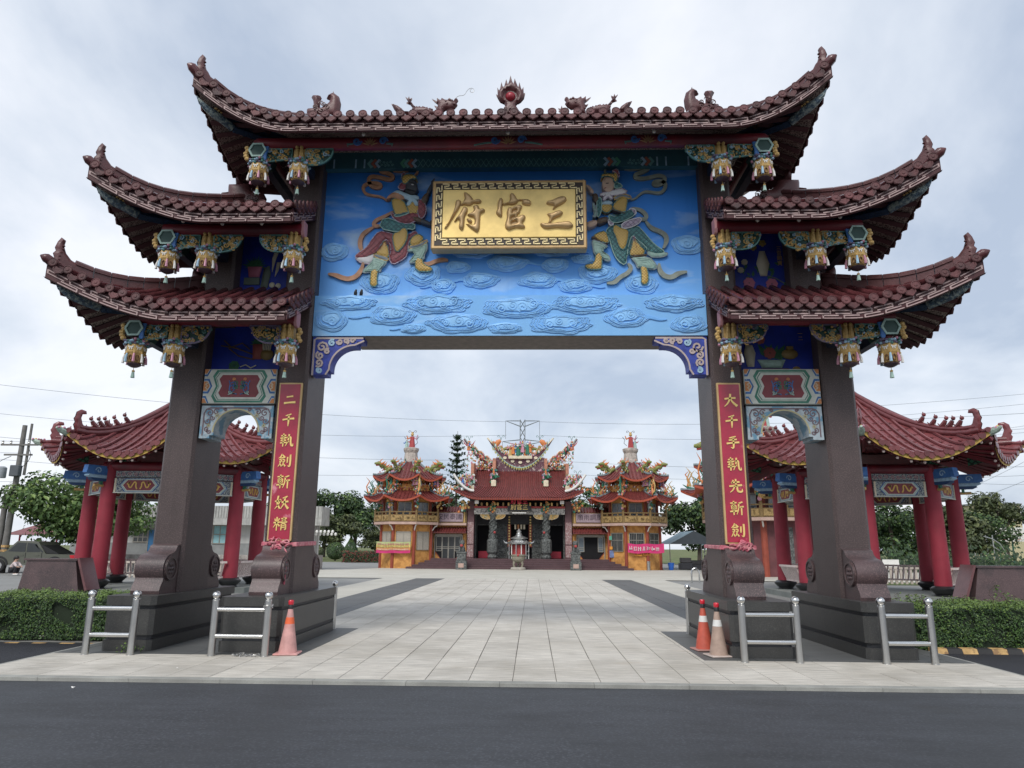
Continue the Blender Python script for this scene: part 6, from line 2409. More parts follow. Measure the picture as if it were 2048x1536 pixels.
# stone bench blocks in the pavilions
for x, y, lab in ((10.75, 14.0, 'pale concrete bench in the right pavilion, the nearer one'), (11.7, 15.6, 'pale concrete bench in the right pavilion, the farther one'), (-11.3, 14.4, 'pale concrete bench in the left pavilion')):
	t = thing('stone_bench', lab, 'bench', (x, y, .15), 'benches in the pavilions')
	MB().bbox(x - .55, x + .55, y - .22, y + .22, .50, .60, .015).build('seat', M_conc, t)
	for q in (-.33, .33):
		MB().bbox(x + q - .14, x + q + .14, y - .18, y + .18, .15, .50, .012).build('leg', M_conc, t)
# ------------------------------------------------------------------ the temple at the end of the path
TX = -.62
M_ora = mat('wall_ochre', (.60, .30, .085), .75, var=.12, scale=2, bump=.2, bscale=40, c2=(.42, .19, .05), c2scale=3)
M_rcol = mat('pilaster_red', (.27, .055, .03), .6, var=.15, scale=3)
M_eor = mat('eave_orange', (.36, .065, .03), .5)
M_stg = mat('stone_grey', (.13, .14, .135), .7, var=.3, scale=12, bump=.8, bscale=30, c2=(.05, .055, .055), c2scale=9)
M_stp = mat('stone_pink', (.26, .15, .15), .6, var=.25, scale=14, c2=(.45, .38, .37), c2scale=16, c2lo=.55)
M_step = mat('step_maroon', (.085, .045, .05), .45, var=.15, scale=3)
M_bal = mat('balustrade_bronze', (.21, .135, .05), .55, var=.4, scale=20, bump=.9, bscale=28)
M_slab = mat('slab_pink', (.46, .32, .27), .7)
M_glass = mat('window_glass', (.14, .17, .19), .12, var=.2, scale=1.5, spec=.8)
M_dkglass = mat('dark_glass', (.028, .033, .036), .15, spec=.7)
M_frame = mat('metal_frame', (.33, .31, .27), .45, metal=.4)
M_curt = mat('curtain', (.36, .33, .28), .8, var=.25, scale=20)
M_dark = mat('dark_interior', (.006, .006, .008), .9)
M_dg = mat('dragon_green', (.20, .22, .06), .5, var=.5, scale=16, bump=.8, bscale=22)
M_dor = mat('dragon_orange', (.60, .20, .06), .5, var=.25, scale=10)
M_silver = mat('furnace_silver', (.62, .63, .63), .3, metal=.8)
M_rt = mat('temple_tile', (.15, .034, .032), .42, var=.2, scale=3, objvar=.1)
M_lilac = mat('sign_lilac', (.33, .25, .28), .6)
ORN = [M_dor, M_green, M_white, M_pink, M_blue2, M_gpaint, M_tealp, mat('orn_red', (.36, .05, .05), .55)]


def dragon_mesh(rng, L=1.6, h=.5):
	"""coloured ridge dragon, +x forward, standing on z=0"""
	b = MB()
	n = 16
	P = [Vector((-L / 2 + L * .82 * i / n, .06 * math.sin(i * .9), .16 + h * .35 * abs(math.sin(i * .62)) + (h * .7 * max(0, (i - 11) / 5) ** 1.3))) for i in range(n + 1)]
	rr = [lerp(.03, .125, min(1, i / 6)) for i in range(n + 1)]
	b.k = 0
	b.tube(P, rr, 8)
	b.k = 2
	b.tube([p - Vector((0, 0, .06)) for p in P[3:]], [.075] * len(P[3:]), 6)
	b.k = 1
	for i in range(2, n):
		p = P[i]
		b.add([p + Vector((-.07, 0, rr[i] * .8)), p + Vector((.05, 0, rr[i] * .8)), p + Vector((-.05, 0, rr[i] + .12))], [(0, 1, 2)])
		b.add([p + Vector((-.07, .02, rr[i] * .8)), p + Vector((-.07, -.02, rr[i] * .8)), p + Vector((-.05, 0, rr[i] + .12))], [(0, 1, 2)])
	hd = P[-1]
	b.k = 0
	b.tube([hd, hd + Vector((.14, 0, .06)), hd + Vector((.30, 0, .02)), hd + Vector((.40, 0, .03))], [.12, .13, .09, .06], 8)
	b.k = 7
	b.tube([hd + Vector((.1, 0, -.05)), hd + Vector((.30, 0, -.11))], [.07, .035], 6)
	b.k = 1
	for q in (-1, 1):
		b.tube([hd + Vector((.1, .06 * q, .1)), hd + Vector((-.02, .11 * q, .26)), hd + Vector((-.12, .12 * q, .36))], [.035, .025, .006], 5)
		b.tube([hd + Vector((.0, .1 * q, .0)), hd + Vector((-.16, .18 * q, .08)), hd + Vector((-.28, .18 * q, .20))], [.06, .05, .008], 5)
		b.k = 3
		b.ball((hd + Vector((.2, .07 * q, .1)))[:], .03, 6, 4)
		b.k = 0
		for xx in (4, 10):
			p = P[xx]
			b.tube([p + Vector((0, .08 * q, -.02)), p + Vector((.10, .20 * q, -.03)), p + Vector((.20, .22 * q, -.16))], [.06, .05, .03], 6)
			for c in range(3):
				b.tube([p + Vector((.20, .22 * q, -.16)), p + Vector((.29, (.22 + .06 * (c - 1)) * q, -.17))], [.02, .006], 4)
		b.k = 1
	b.k = 1
	b.inflate([(-L / 2 - .05, .10), (-L / 2 - .22, .20), (-L / 2 - .30, .42), (-L / 2 - .17, .36), (-L / 2 - .10, .46), (-L / 2 - .02, .30), (-L / 2 + .06, .18)], frame((0, 0, 0), (1, 0, 0), (0, 0, 1)), .03, step=.08, lip=.01, both=True)
	return b


DRG = None


def put_dragon(parent, P, heading, sc_=1., pitch=0.):
	global DRG
	M = Matrix.Translation(P) @ Matrix.Rotation(heading, 4, 'Z') @ Matrix.Rotation(-pitch, 4, 'Y') @ Matrix.Scale(sc_, 4)
	if DRG is None:
		DRG = dragon_mesh(random.Random(1)).build('roof_dragon', [M_dg, M_dor, M_white, M_pink, M_blue2, M_gpaint, M_tealp, ORN[7]], parent, smooth=True, sharp=50)
		DRG.matrix_basis = M
		return DRG
	return inst('roof_dragon', DRG, M, parent)


def figures(name, parent, spots, seed, hgt=.5, k0=None):
	"""little porcelain figures: robe, arms, head, head-dress, pennant loops"""
	r = random.Random(seed)
	for P in spots:
		b = MB()
		P = Vector(P)
		h = hgt * r.uniform(.8, 1.15)
		b.k = r.randrange(8) if k0 is None else k0
		b.tube([P, P + Vector((0, 0, h * .35)), P + Vector((0, 0, h * .72))], [h * .20, h * .16, h * .11], 7)
		b.k = r.choice((2, 3, 5))
		b.ball((P + Vector((0, -.02, h * .84)))[:], h * .10, 6, 5)
		b.k = r.randrange(8)
		b.ball((P + Vector((0, 0, h * .95)))[:], (h * .08, h * .08, h * .08), 5, 4)
		for q in (-1, 1):
			b.k = r.randrange(8)
			b.tube([P + Vector((q * h * .10, 0, h * .66)), P + Vector((q * h * .26, -.05, h * r.uniform(.45, .6))), P + Vector((q * h * .34, -.1, h * r.uniform(.5, .85)))], [h * .06, h * .05, h * .03], 5)
		b.build(name, ORN, parent, smooth=True)


def antenna(b, P, sgn, h):
	"""curled wire plume"""
	pts = [(0, 0), (.12, .5), (.30, .85), (.52, .95), (.66, .80), (.58, .62), (.44, .66)]
	b.tube([P + Vector((sgn * x * h, 0, z * h)) for x, z in smoothpoly(pts, 2, False)], .016, 4)


def octa(cx, cy, r, off=22.5):
	return [(cx + r * math.cos(R(off + 45 * i)), cy + r * math.sin(R(off + 45 * i))) for i in range(8)]


def eight_roof(t, cx, cy, R0, z0, R1, z1, lift, rows, tilem):
	"""eight-sided roof skirt with upswept hips, tile rows, orange eave"""
	for i in range(8):
		a0, a1 = R(22.5 + 45 * i), R(22.5 + 45 * (i + 1))
		am = (a0 + a1) / 2
		if math.sin(am) > .8:
			continue
		c0, c1 = Vector((math.cos(a0), math.sin(a0), 0)), Vector((math.cos(a1), math.sin(a1), 0))
		def rp(u, v, dz=0.):
			k = abs(2 * u - 1)
			rr = lerp(R0, R1, v) * (1 + .06 * k ** 3 * (1 - v))
			p = c0.lerp(c1, u) * rr
			return Vector((cx + p.x, cy + p.y, lerp(z0, z1, v ** 1.3) + lift * k ** 2.2 * (1 - v) ** 2.5 + dz))
		f = MB().grid(lambda u, v: rp(u, v), 12, 6).build('roof_face', tilem, t, smooth=True)
		e = MB().grid(lambda u, v: rp(u, .0, -.14 + .15 * v), 12, 1)
		e.grid(lambda u, v: rp(u, v * .4, -.14), 12, 2)
		e.build('orange_eave', M_eor, f)
		rowb = MB()
		for j in range(rows):
			x_ = (j + .5) / rows - .5
			top = 1.
			pts = []
			for q in range(6):
				v = q / 5
				wv = lerp(R0, R1, v)
				uu = .5 + x_ * R0 / wv
				if uu < 0 or uu > 1:
					break
				pts.append(rp(uu, v, .02))
			if len(pts) > 1:
				rowb.tube(pts, .055, 5)
		rowb.build('tile_rows', tilem, f, smooth=True, kind='stuff')
		hb = MB().tube([Vector((cx, cy, 0)) + c0 * (lerp(R0, R1, v) * (1 + .06 * (1 - v))) + Vector((0, 0, lerp(z0, z1, v ** 1.3) + lift * (1 - v) ** 2.5 + .06)) for v in [k / 8 for k in range(9)]], .09, 6)
		hb.build('hip_ridge', mat('hip_slate', (.20, .24, .26), .6, var=.4, scale=8), t, smooth=True)


def corner_pt(cx, cy, i, Rr, z):
	a = R(22.5 + 45 * i)
	return Vector((cx + Rr * math.cos(a), cy + Rr * math.sin(a), z)), a


def coral(parent, P, a, h, seed):
	"""branching spray of curled flame shapes over a roof corner"""
	r = random.Random(seed)
	b = MB()
	d = Vector((math.cos(a), math.sin(a), 0))
	for i in range(9):
		t_ = i / 8
		p = P - d * (1.0 * (1 - t_)) + Vector((0, 0, .12 - .1 * (1 - t_)))
		hh = h * r.uniform(.45, 1.) * (.5 + .6 * t_)
		sw = r.choice((-1, 1))
		b.k = r.choice((1, 5, 5, 0))
		b.tube([p, p + Vector((0, 0, hh * .4)) + d * .12 * sw, p + Vector((0, 0, hh * .75)) - d * .10 * sw, p + Vector((0, 0, hh)) + d * .18 * sw], [.06, .05, .045, .008], 5)
	b.k = 1
	b.tube([P - d * 1.0, P - d * .4 - Vector((0, 0, .05)), P + Vector((0, 0, .05)), P + d * .3 + Vector((0, 0, .25))], [.07, .08, .07, .02], 6)
	b.build('coral_spray', ORN, parent, smooth=True, kind='stuff')


def windows(t, mid, U, out, w, z0, z1, glass, panes=2, bars=False):
	F = frame(mid + out * .0, U, (0, 0, 1))
	wf = MB().box(-w, w, z0, z1, -.02, .02, F)
	o = wf.build('window', glass, t)
	fr = MB()
	for (a, b_, c, d) in ((-w, w, z0, z0 + .05), (-w, w, z1 - .05, z1), (-w, -w + .05, z0, z1), (w - .05, w, z0, z1)):
		fr.box(a, b_, c, d, .015, .05, F)
	for j in range(1, panes):
		x = -w + 2 * w * j / panes
		fr.box(x - .022, x + .022, z0, z1, .015, .045, F)
	if bars:
		for j in range(9):
			x = -w + 2 * w * (j + .5) / 9
			fr.box(x - .008, x + .008, z0, z1, .02, .035, F)
		fr.box(-w, w, z0 + (z1 - z0) * .62 - .04, z0 + (z1 - z0) * .62, .018, .05, F)
	fr.build('frame', M_frame, o)


def tower(lab, cx, cy, s, k=1., wall=M_ora, ground=True):
	t = thing('shrine_tower' if not ground else 'bell_tower', lab, 'tower', (cx, cy, 0), 'eight-sided towers of the temple' if ground else None)
	Rw = 2.12 * k
	V = octa(cx, cy, Rw)
	MB().prism(V, Matrix(), -.05, 3.4).build('lower_wall', wall, t)
	MB().prism(octa(cx, cy, Rw * .93), Matrix(), 3.4, 6.4).build('upper_wall', wall, t)
	MB().prism(octa(cx, cy, Rw * .72), Matrix(), 5.9, 7.4).build('lantern_wall', wall, t)
	for i in range(8):
		x, y = V[i]
		if y > cy + 1.2 * k:
			continue
		MB().tube([(x, y, -.02), (x, y, 3.3)], .13 * k, 8).build('red_pilaster', M_rcol, t, smooth=True)
		xu, yu = cx + (x - cx) * .93, cy + (y - cy) * .93
		MB().tube([(xu, yu, 3.4), (xu, yu, 5.6)], .12 * k, 8).build('red_pilaster', M_rcol, t, smooth=True)
		xu, yu = cx + (x - cx) * .72, cy + (y - cy) * .72
		MB().tube([(xu, yu, 6.0), (xu, yu, 7.0)], .10 * k, 8).build('red_pilaster', M_rcol, t, smooth=True)
	for i in range(8):
		a, b_ = Vector((*V[i], 0)), Vector((*V[(i + 1) % 8], 0))
		mid = (a + b_) / 2
		out = Vector((mid.x - cx, mid.y - cy, 0)).normalized()
		if out.y > .5:
			continue
		U = (b_ - a).normalized()
		if U.cross(Vector((0, 0, 1))).dot(out) < 0:
			U = -U
		if ground:
			windows(t, mid + out * .02, U, out, .58 * k, 1.35, 2.75, M_curt if s < 0 else M_dkglass, 2, bars=(s > 0))
		else:
			F = frame(mid + out * .01, U, (0, 0, 1))
			MB().box(-.5, .5, .4, 2.9, 0, .03, F).build('carved_panel', M_stg, t)
		mu = Vector((cx, cy, 0)) + (mid - Vector((cx, cy, 0))) * .93
		windows(t, mu + out * .02, U, out, .52 * k, 4.0, 5.0, M_glass, 2)
	# balcony
	Rb = 2.75 * k
	MB().prism(octa(cx, cy, Rb), Matrix(), 3.28, 3.47).build('balcony_slab', M_slab, t)
	Vb = octa(cx, cy, Rb - .08)
	for i in range(8):
		a, b_ = Vector((*Vb[i], 0)), Vector((*Vb[(i + 1) % 8], 0))
		mid = (a + b_) / 2
		out = Vector((mid.x - cx, mid.y - cy, 0)).normalized()
		if out.y > .5:
			continue
		U = (b_ - a).normalized()
		if U.cross(Vector((0, 0, 1))).dot(out) < 0:
			U = -U
		L = (b_ - a).length / 2
		F = frame(mid, U, (0, 0, 1))
		bl = MB().box(-L + .06, L - .06, 3.50, 4.02, -.05, .05, F).box(-L + .06, L - .06, 4.18, 4.27, -.06, .06, F).build('balustrade', M_bal, t)
		for q in range(2):
			xc = (-.5 + q) * L
			MB().box(xc - L * .42, xc + L * .42, 3.56, 3.96, .05, .075, F).build('bronze_panel', mat('bronze_light', (.33, .22, .085), .55, var=.4, scale=18), bl)
			cv = MB()
			rr = random.Random(i * 3 + q)
			for j in range(8):
				cv.ribbon(spiral(xc + rr.uniform(-.36, .36) * L, rr.uniform(3.64, 3.88), .075, 1.2, rr.uniform(0, 6), 1, 8), .025, F, .075, .10)
			cv.build('panel_relief', M_bal, bl, kind='stuff')
		for x_ in (-.5, 0, .5):
			MB().box(x_ * L - .06, x_ * L + .06, 4.02, 4.18, -.04, .04, F).build('baluster', M_bal, bl)
		# post and curved bracket under the slab
		c = Vector((*Vb[i], 0))
		d = Vector((c.x - cx, c.y - cy, 0)).normalized()
		if d.y < .5:
			MB().prism(circ(c.x, c.y, .10, 6), Matrix(), 3.47, 4.36).lathe([(.07, 4.36), (.10, 4.42), (.05, 4.52)], 8, (c.x, c.y, 0)).build('newel_post', M_bal, t)
			w = Vector((cx, cy, 0)) + d * (Rw - .02)
			pts = [w + Vector((0, 0, 2.78)), w + d * .12 + Vector((0, 0, 2.86)), w + d * .32 + Vector((0, 0, 3.12)), w + d * .56 + Vector((0, 0, 3.24))]
			MB().tube(pts, .055, 4).build('white_bracket', M_white, t)
	# two roof skirts
	eight_roof(t, cx, cy, 3.45 * k, 5.12, 1.75 * k, 6.05, .38, 9, M_rt)
	eight_roof(t, cx, cy, 2.85 * k, 6.72, .7 * k, 8.25, .42, 8, M_rt)
	for i in range(8):
		a = R(22.5 + 45 * i)
		if math.sin(a) > .5:
			continue
		P, a = corner_pt(cx, cy, i, 3.35 * k, 5.62)
		coral(t, P, a, 1.25 * k, i + 7)
		P, a = corner_pt(cx, cy, i, 1.85 * k, 7.30)
		put_dragon(t, P, a, 1.22 * k, .02)
		# hanging lantern flower and carved post under each corner
		P, a = corner_pt(cx, cy, i, 2.75 * k, 4.85)
		hb = MB()
		rr = random.Random(i)
		for q in range(9):
			hb.k = rr.choice((5, 5, 6, 1, 3))
			hb.ball((P + Vector((rr.gauss(0, .10), rr.gauss(0, .10), .35 - .08 * q)))[:], .10 * k, 6, 4)
		hb.build('hanging_carving', ORN, t, smooth=True, kind='stuff')
		P, a = corner_pt(cx, cy, i, 2.3 * k, 6.30)
		figures('corner_figure', t, [P[:], (P + Vector((.25, 0, -.05)))[:], (P + Vector((-.22, 0, -.02)))[:]], i + 20, .75 * k)
		hb = MB()
		for q in range(10):
			hb.k = rr.choice((5, 0, 6, 1, 3))
			hb.ball((P + Vector((rr.gauss(0, .16), rr.gauss(0, .1), rr.uniform(-.1, .45))))[:], .09 * k, 6, 4)
		hb.build('corner_flowers', ORN, t, smooth=True, kind='stuff')
	cw = MB()
	rr = random.Random(int(cx))
	for i in range(420):
		a = rr.uniform(pi + .1, 2 * pi - .1)
		q = rr.choice((0, 0, 1, 2))
		u = min(1, abs(rr.gauss(0, .09)))
		hipa = R(22.5 + 45 * round((math.degrees(a) - 22.5) / 45)) + rr.gauss(0, .05)
		v = rr.random()
		if q < 2:
			R0_, z0_r, R1_, z1_r = ((3.4, 5.45, 1.9, 6.1), (2.8, 7.05, .8, 8.25))[q]
			rad, z = lerp(R0_, R1_, v), lerp(z0_r, z1_r, v ** 1.2) + rr.uniform(0, .32)
		else:
			hipa, rad, z = a, rr.uniform(1.75, 1.95), rr.uniform(6.0, 6.5)
		cw.k = rr.choice((0, 0, 1, 2, 3, 5, 6, 7, 7))
		cw.ball((cx + rad * k * math.cos(hipa), cy + rad * k * math.sin(hipa), z), (rr.uniform(.03, .07) * k, .05, rr.uniform(.04, .11) * k), 5, 4)
	cw.build('porcelain_cut_work', ORN, t, smooth=True, kind='stuff')
	ped = MB().lathe([(.62 * k, 8.15), (.52 * k, 9.05), (.62 * k, 9.25), (.64 * k, 9.42), (.5 * k, 9.48)], 8, (cx, cy, 0)).build('pedestal', mat('pedestal_grey', (.42, .37, .33), .7, var=.35, scale=7), t)
	figures('roof_statue', t, [(cx + .05, cy, 9.46)], 5, 1.3 * k, 7)
	figures('roof_statue', t, [(cx - .38 * s * -1, cy, 9.46)], 6, .75 * k, 6)
	pl = MB()
	for q in (-1, 1):
		antenna(pl, Vector((cx + .05, cy, 10.45)), q, .5)
		pl.tube([Vector((cx + q * .28, cy, 9.7)), Vector((cx + q * .5, cy, 9.9)), Vector((cx + q * .42, cy, 10.15)), Vector((cx + q * .6, cy, 10.4))], .02, 4)
	pl.build('wire_plume', mat('wire_dark', (.05, .03, .03), .6), t, kind='stuff')
	return t


tower('left eight-sided ochre tower with a rainbow banner on its wall', -9.5, 46.4, -1)
tower('right eight-sided ochre tower with a pink banner on its wall', 8.32, 46.3, 1)

# ------------------------------------------------------------------ main hall
hall = thing('temple_hall', 'ornate temple hall with a sweeping red tile roof between two towers', 'temple', (TX, 47, 0))
for i in range(5):
	z0 = .15 * i
	yy = 43.55 + .32 * i
	xl, xr_ = -9.1 + .42 * i, 7.95 - .42 * i
	st = MB().bbox(xl, xr_, yy, 49, z0 - .02, z0 + .145, .02).build('step', M_step, hall)
FZ = .745


def hx_(x):
	return TX + x


# back wall with doors
MB().box(hx_(-4.2), hx_(4.2), 48.6, 49.4, FZ - .1, 7.2).build('rear_wall', M_dark, hall)
for x0, x1 in ((-1.95, -.98), (.98, 1.95)):
	w = MB().box(hx_(x0), hx_(x1), 47.9, 48.6, FZ, 4.3).build('carved_stone_wall', M_stg, hall)
	for j in range(5):
		z = FZ + .2 + j * .68
		MB().bbox(hx_(x0 + .12), hx_(x1 - .12), 47.86, 47.92, z, z + .55, .02).build('carved_panel', M_stg, w)
		rr = random.Random(j)
		c = MB()
		for q in range(9):
			c.ball((hx_(rr.uniform(x0 + .2, x1 - .2)), 47.85, rr.uniform(z + .1, z + .45)), (.09, .05, .07), 6, 4)
		c.build('panel_relief', M_stg, w, smooth=True, kind='stuff')
for x0, x1 in ((-3.7, -3.5), (3.5, 3.7)):
	MB().box(hx_(x0), hx_(x1), 47.3, 48.6, FZ, 4.3).build('side_jamb', M_stg, hall)
MB().box(hx_(-4.0), hx_(4.0), 47.8, 48.7, 3.45, 4.4).build('dark_lintel', mat('lintel_dark', (.035, .035, .04), .6, var=.4, scale=12, bump=.8, bscale=20), hall)
for x in (-.86, .86):
	c = MB().box(hx_(x - .13), hx_(x + .13), 47.80, 47.9, FZ + .9, 3.5).build('door_couplet', mat('couplet_dull', (.30, .07, .05), .6), hall)
	cc = MB()
	for j in range(11):
		cc.box(hx_(x - .06), hx_(x + .06), 47.78, 47.80, FZ + 1.02 + j * .22, FZ + 1.14 + j * .22)
	cc.build('couplet_characters', M_goldt, c, kind='stuff')
for q in (-2.72, 2.72):
	MB().bbox(hx_(q - .62), hx_(q + .62), 47.6, 48.1, FZ, FZ + .55, .03).build('red_threshold', mat('threshold_red', (.26, .012, .03), .5), hall)
	MB().box(hx_(q - .75), hx_(q + .75), 47.85, 47.95, 3.35, 3.47).build('door_head', M_stg, hall)
for q in (-.36, -.12, .12, .36):
	MB().box(hx_(q - .07), hx_(q + .07), 47.6, 47.66, 3.05, 3.42).build('hung_paper', M_orange if q in (-.12,) else M_cream, hall)
# dragon columns
for q in (-2.1, 2.1):
	x = hx_(q)
	c = MB().lathe([(.26, FZ + 1.5), (.25, 3.95), (.30, 4.0), (.32, 4.15)], 14, (x, 46, 0)).build('dragon_column', M_stg, hall, smooth=True, sharp=50)
	MB().lathe([(.36, FZ), (.42, FZ + .12), (.33, FZ + .32), (.45, FZ + .48), (.44, FZ + 1.35), (.36, FZ + 1.52)], 8, (x, 46, 0)).build('carved_base', M_stg, c)
	co = MB()
	for turn in range(2):
		co.tube([(x + .29 * math.cos(a + turn * pi), 46 + .29 * math.sin(a + turn * pi), FZ + 1.6 + .30 * a) for a in [i * .4 for i in range(18)]], [.05 + .035 * math.sin(i * 1.3) for i in range(18)], 6)
	rr = random.Random(int(q * 10))
	for i in range(40):
		a = rr.uniform(0, 6.28)
		co.ball((x + .27 * math.cos(a), 46 + .27 * math.sin(a), rr.uniform(FZ + 1.5, 3.9)), rr.uniform(.04, .08), 6, 4)
	co.build('coiled_dragon', M_stg, c, smooth=True, kind='stuff')
	MB().ball((x + (.16 if q < 0 else -.16), 45.70, 2.75), (.10, .06, .10), 8, 6).build('red_ribbon', ORN[7], c)
# outer square piers
for q in (-3.88, 3.88):
	x = hx_(q)
	pr = MB().bbox(x - .28, x + .28, 46.2, 46.8, FZ - .4, 5.2, .03).build('square_pier', mat('pier_maroon', (.13, .065, .07), .5, var=.2, scale=5), hall)
	MB().bbox(x - .25, x + .25, 46.16, 46.22, FZ + .1, 1.75, .02).bbox(x - .25, x + .25, 46.16, 46.22, 1.85, 3.55, .02).build('carved_face', M_stp, pr, kind='stuff')
# painted beams, sign boards
bm = MB().bbox(hx_(-3.6), hx_(3.6), 45.85, 46.15, 4.15, 4.62, .02).build('white_beam', mat('beam_carved_white', (.40, .39, .36), .6, var=.5, scale=9, c2=(.10, .10, .10), c2scale=7, c2lo=.52), hall)
MB().box(hx_(-3.6), hx_(3.6), 45.80, 46.12, 4.63, 4.78).build('red_beam', ORN[7], hall)
for q in range(17):
	x = hx_(-3.4 + q * .425)
	MB().bbox(x - .07, x + .07, 45.4, 46.2, 4.80, 5.05, .02).build('bracket_block', M_bal if q % 2 else M_gpaint, hall)
for q in (-2.1, 2.1):
	for sg in (-1, 1):
		carving('gold_spandrel', fan(hx_(q + sg * .18), hx_(q + sg * 1.0), 4.15, .38), 45.9, int(q * 3 + sg), 26, hall, [M_gpaint, M_cream, M_teal], .09, M_gpaint)
	rr = random.Random(int(q))
	hb = MB()
	for i in range(18):
		hb.k = rr.choice((5, 5, 0, 1))
		hb.ball((hx_(q) + rr.gauss(0, .16), 45.6 + rr.gauss(0, .08), rr.uniform(4.3, 5.1)), .10, 6, 4)
	hb.build('flower_pendant', ORN, hall, smooth=True, kind='stuff')
sg = MB().bbox(hx_(-.93), hx_(.93), 45.42, 45.52, 4.38, 4.92, .02).build('name_board', M_black, hall)
text_mesh('name_board_characters', '府官三', .46, front(45.415, hx_(0), 4.66), .006, M_goldt, sg).data.transform(Matrix())
MB().box(hx_(-.55), hx_(.55), 45.40, 45.46, 4.22, 4.29).build('lamp_tube', M_white, hall)
text_mesh('roof_sign_characters', '府官三', .46, front(45.05, hx_(0), 5.10), .012, mat('sign_red_led', (.60, .02, .05), .4), hall)
for q in (-3.35, 3.35):
	MB().bbox(hx_(q - .16), hx_(q + .16), 45.2, 45.3, 4.93, 5.2, .02).build('floodlight', M_white, hall)

# roof: front slope with upswept ends
def rfp(u, v, dz=0.):
	"""u -1..1 along the eave, v 0 eave .. 1 ridge"""
	x = u * lerp(5.05, 3.75, min(1, v * 2.2) ** .8)
	y = lerp(44.75, 48.9, v)
	k = max(0, (abs(u) - .62) / .38)
	z = lerp(5.36, 8.0, v ** 1.25) + .62 * k ** 1.8 * (1 - v) ** 3.
	return Vector((hx_(x), y, z + dz))


rf = MB().grid(lambda a, v: rfp(-1 + 2 * a, v), 44, 12).build('front_roof_slope', M_rt, hall, smooth=True)
MB().grid(lambda a, v: Vector((rfp(-1 + 2 * a, v).x, 97.8 - rfp(-1 + 2 * a, v).y, rfp(-1 + 2 * a, v).z)), 20, 6).build('rear_roof_slope', M_rt, hall)
MB().grid(lambda a, v: rfp(-1 + 2 * a, 0, -.15 + .16 * v), 40, 1).grid(lambda a, v: rfp(-1 + 2 * a, v * .3, -.15), 40, 2).build('orange_eave', M_eor, rf)
nr = 45
for i in range(nr):
	u = -1 + 2 * (i + .5) / nr
	MB().tube([rfp(u, k / 9, .03) for k in range(10)], .058, 6).build('barrel_tile', M_rt, rf, smooth=True)
dd = MB()
for i in range(60):
	P = rfp(-1 + 2 * (i + .5) / 60, 0, -.05)
	dd.prism(circ(0, 0, .07, 8), frame(P, (1, 0, 0), (0, 0, 1)), 0, .03)
dd.build('eave_discs', M_rt, rf, kind='stuff')
# broken ridge: high centre and two flying side ridges
M_rband = mat('ridge_band', (.13, .055, .075), .5, var=.5, scale=8, c2=(.42, .36, .32), c2scale=6, c2lo=.56, c2hi=.62)


def ridge(name, x0, x1, fb, ft, y, m, th=.14):
	b = MB()
	n = 20
	for sgn in (-1, 1):
		b.grid(lambda a, v: Vector((hx_(lerp(x0, x1, a)), y + sgn * th, lerp(fb(lerp(x0, x1, a)), ft(lerp(x0, x1, a)), v))), n, 3)
	b.grid(lambda a, v: Vector((hx_(lerp(x0, x1, a)), y + lerp(-th, th, v), ft(lerp(x0, x1, a)))), n, 1)
	return b.build(name, m, hall, smooth=True, sharp=40)


cb = lambda x: 8.15 + .315 * x * x
ct = lambda x: 8.86 + .225 * x * x
r1 = ridge('centre_ridge', -2.05, 2.05, lambda x: 7.8, lambda x: min(cb(x), 9.0), 48.75, M_rband)
ridge('ridge_band', -2.7, 2.7, cb, lambda x: (cb(x) + ct(x)) / 2, 48.7, M_rband)
ridge('ridge_band', -2.7, 2.7, lambda x: (cb(x) + ct(x)) / 2, ct, 48.66, mat('ridge_plum', (.11, .035, .06), .5, var=.3, scale=5))
MB().tube([(hx_(x), 48.62, ct(x) + .03) for x in [-2.8 + .28 * i for i in range(21)]], .075, 7).build('ridge_cap', M_cream, hall, smooth=True)
MB().tube([(hx_(x), 48.56, cb(x) - .02) for x in [-2.4 + .24 * i for i in range(21)]], .05, 6).build('ridge_trim', M_tealp, hall, smooth=True)
md = MB()
for i in range(5):
	x = -1.3 + .65 * i
	md.prism(circ(hx_(x), 0, .16, 12, .12), Matrix(((1, 0, 0, 0), (0, 0, -1, 48.52), (0, 1, 0, ct(x) - .28), (0, 0, 0, 1))), 0, .05)
md.build('ridge_medallions', M_cream, hall, kind='stuff')
zg = MB()
for i in range(24):
	x = -2.3 + .2 * i
	zg.prism([(-.09, .1), (0, -.12), (.09, .1)], frame((hx_(x), 48.5, cb(x) - .16), (1, 0, 0), (0, 0, 1)), 0, .03)
zg.build('yellow_dagging', mat('dag_yellow', (.42, .38, .12), .6), hall, kind='stuff')
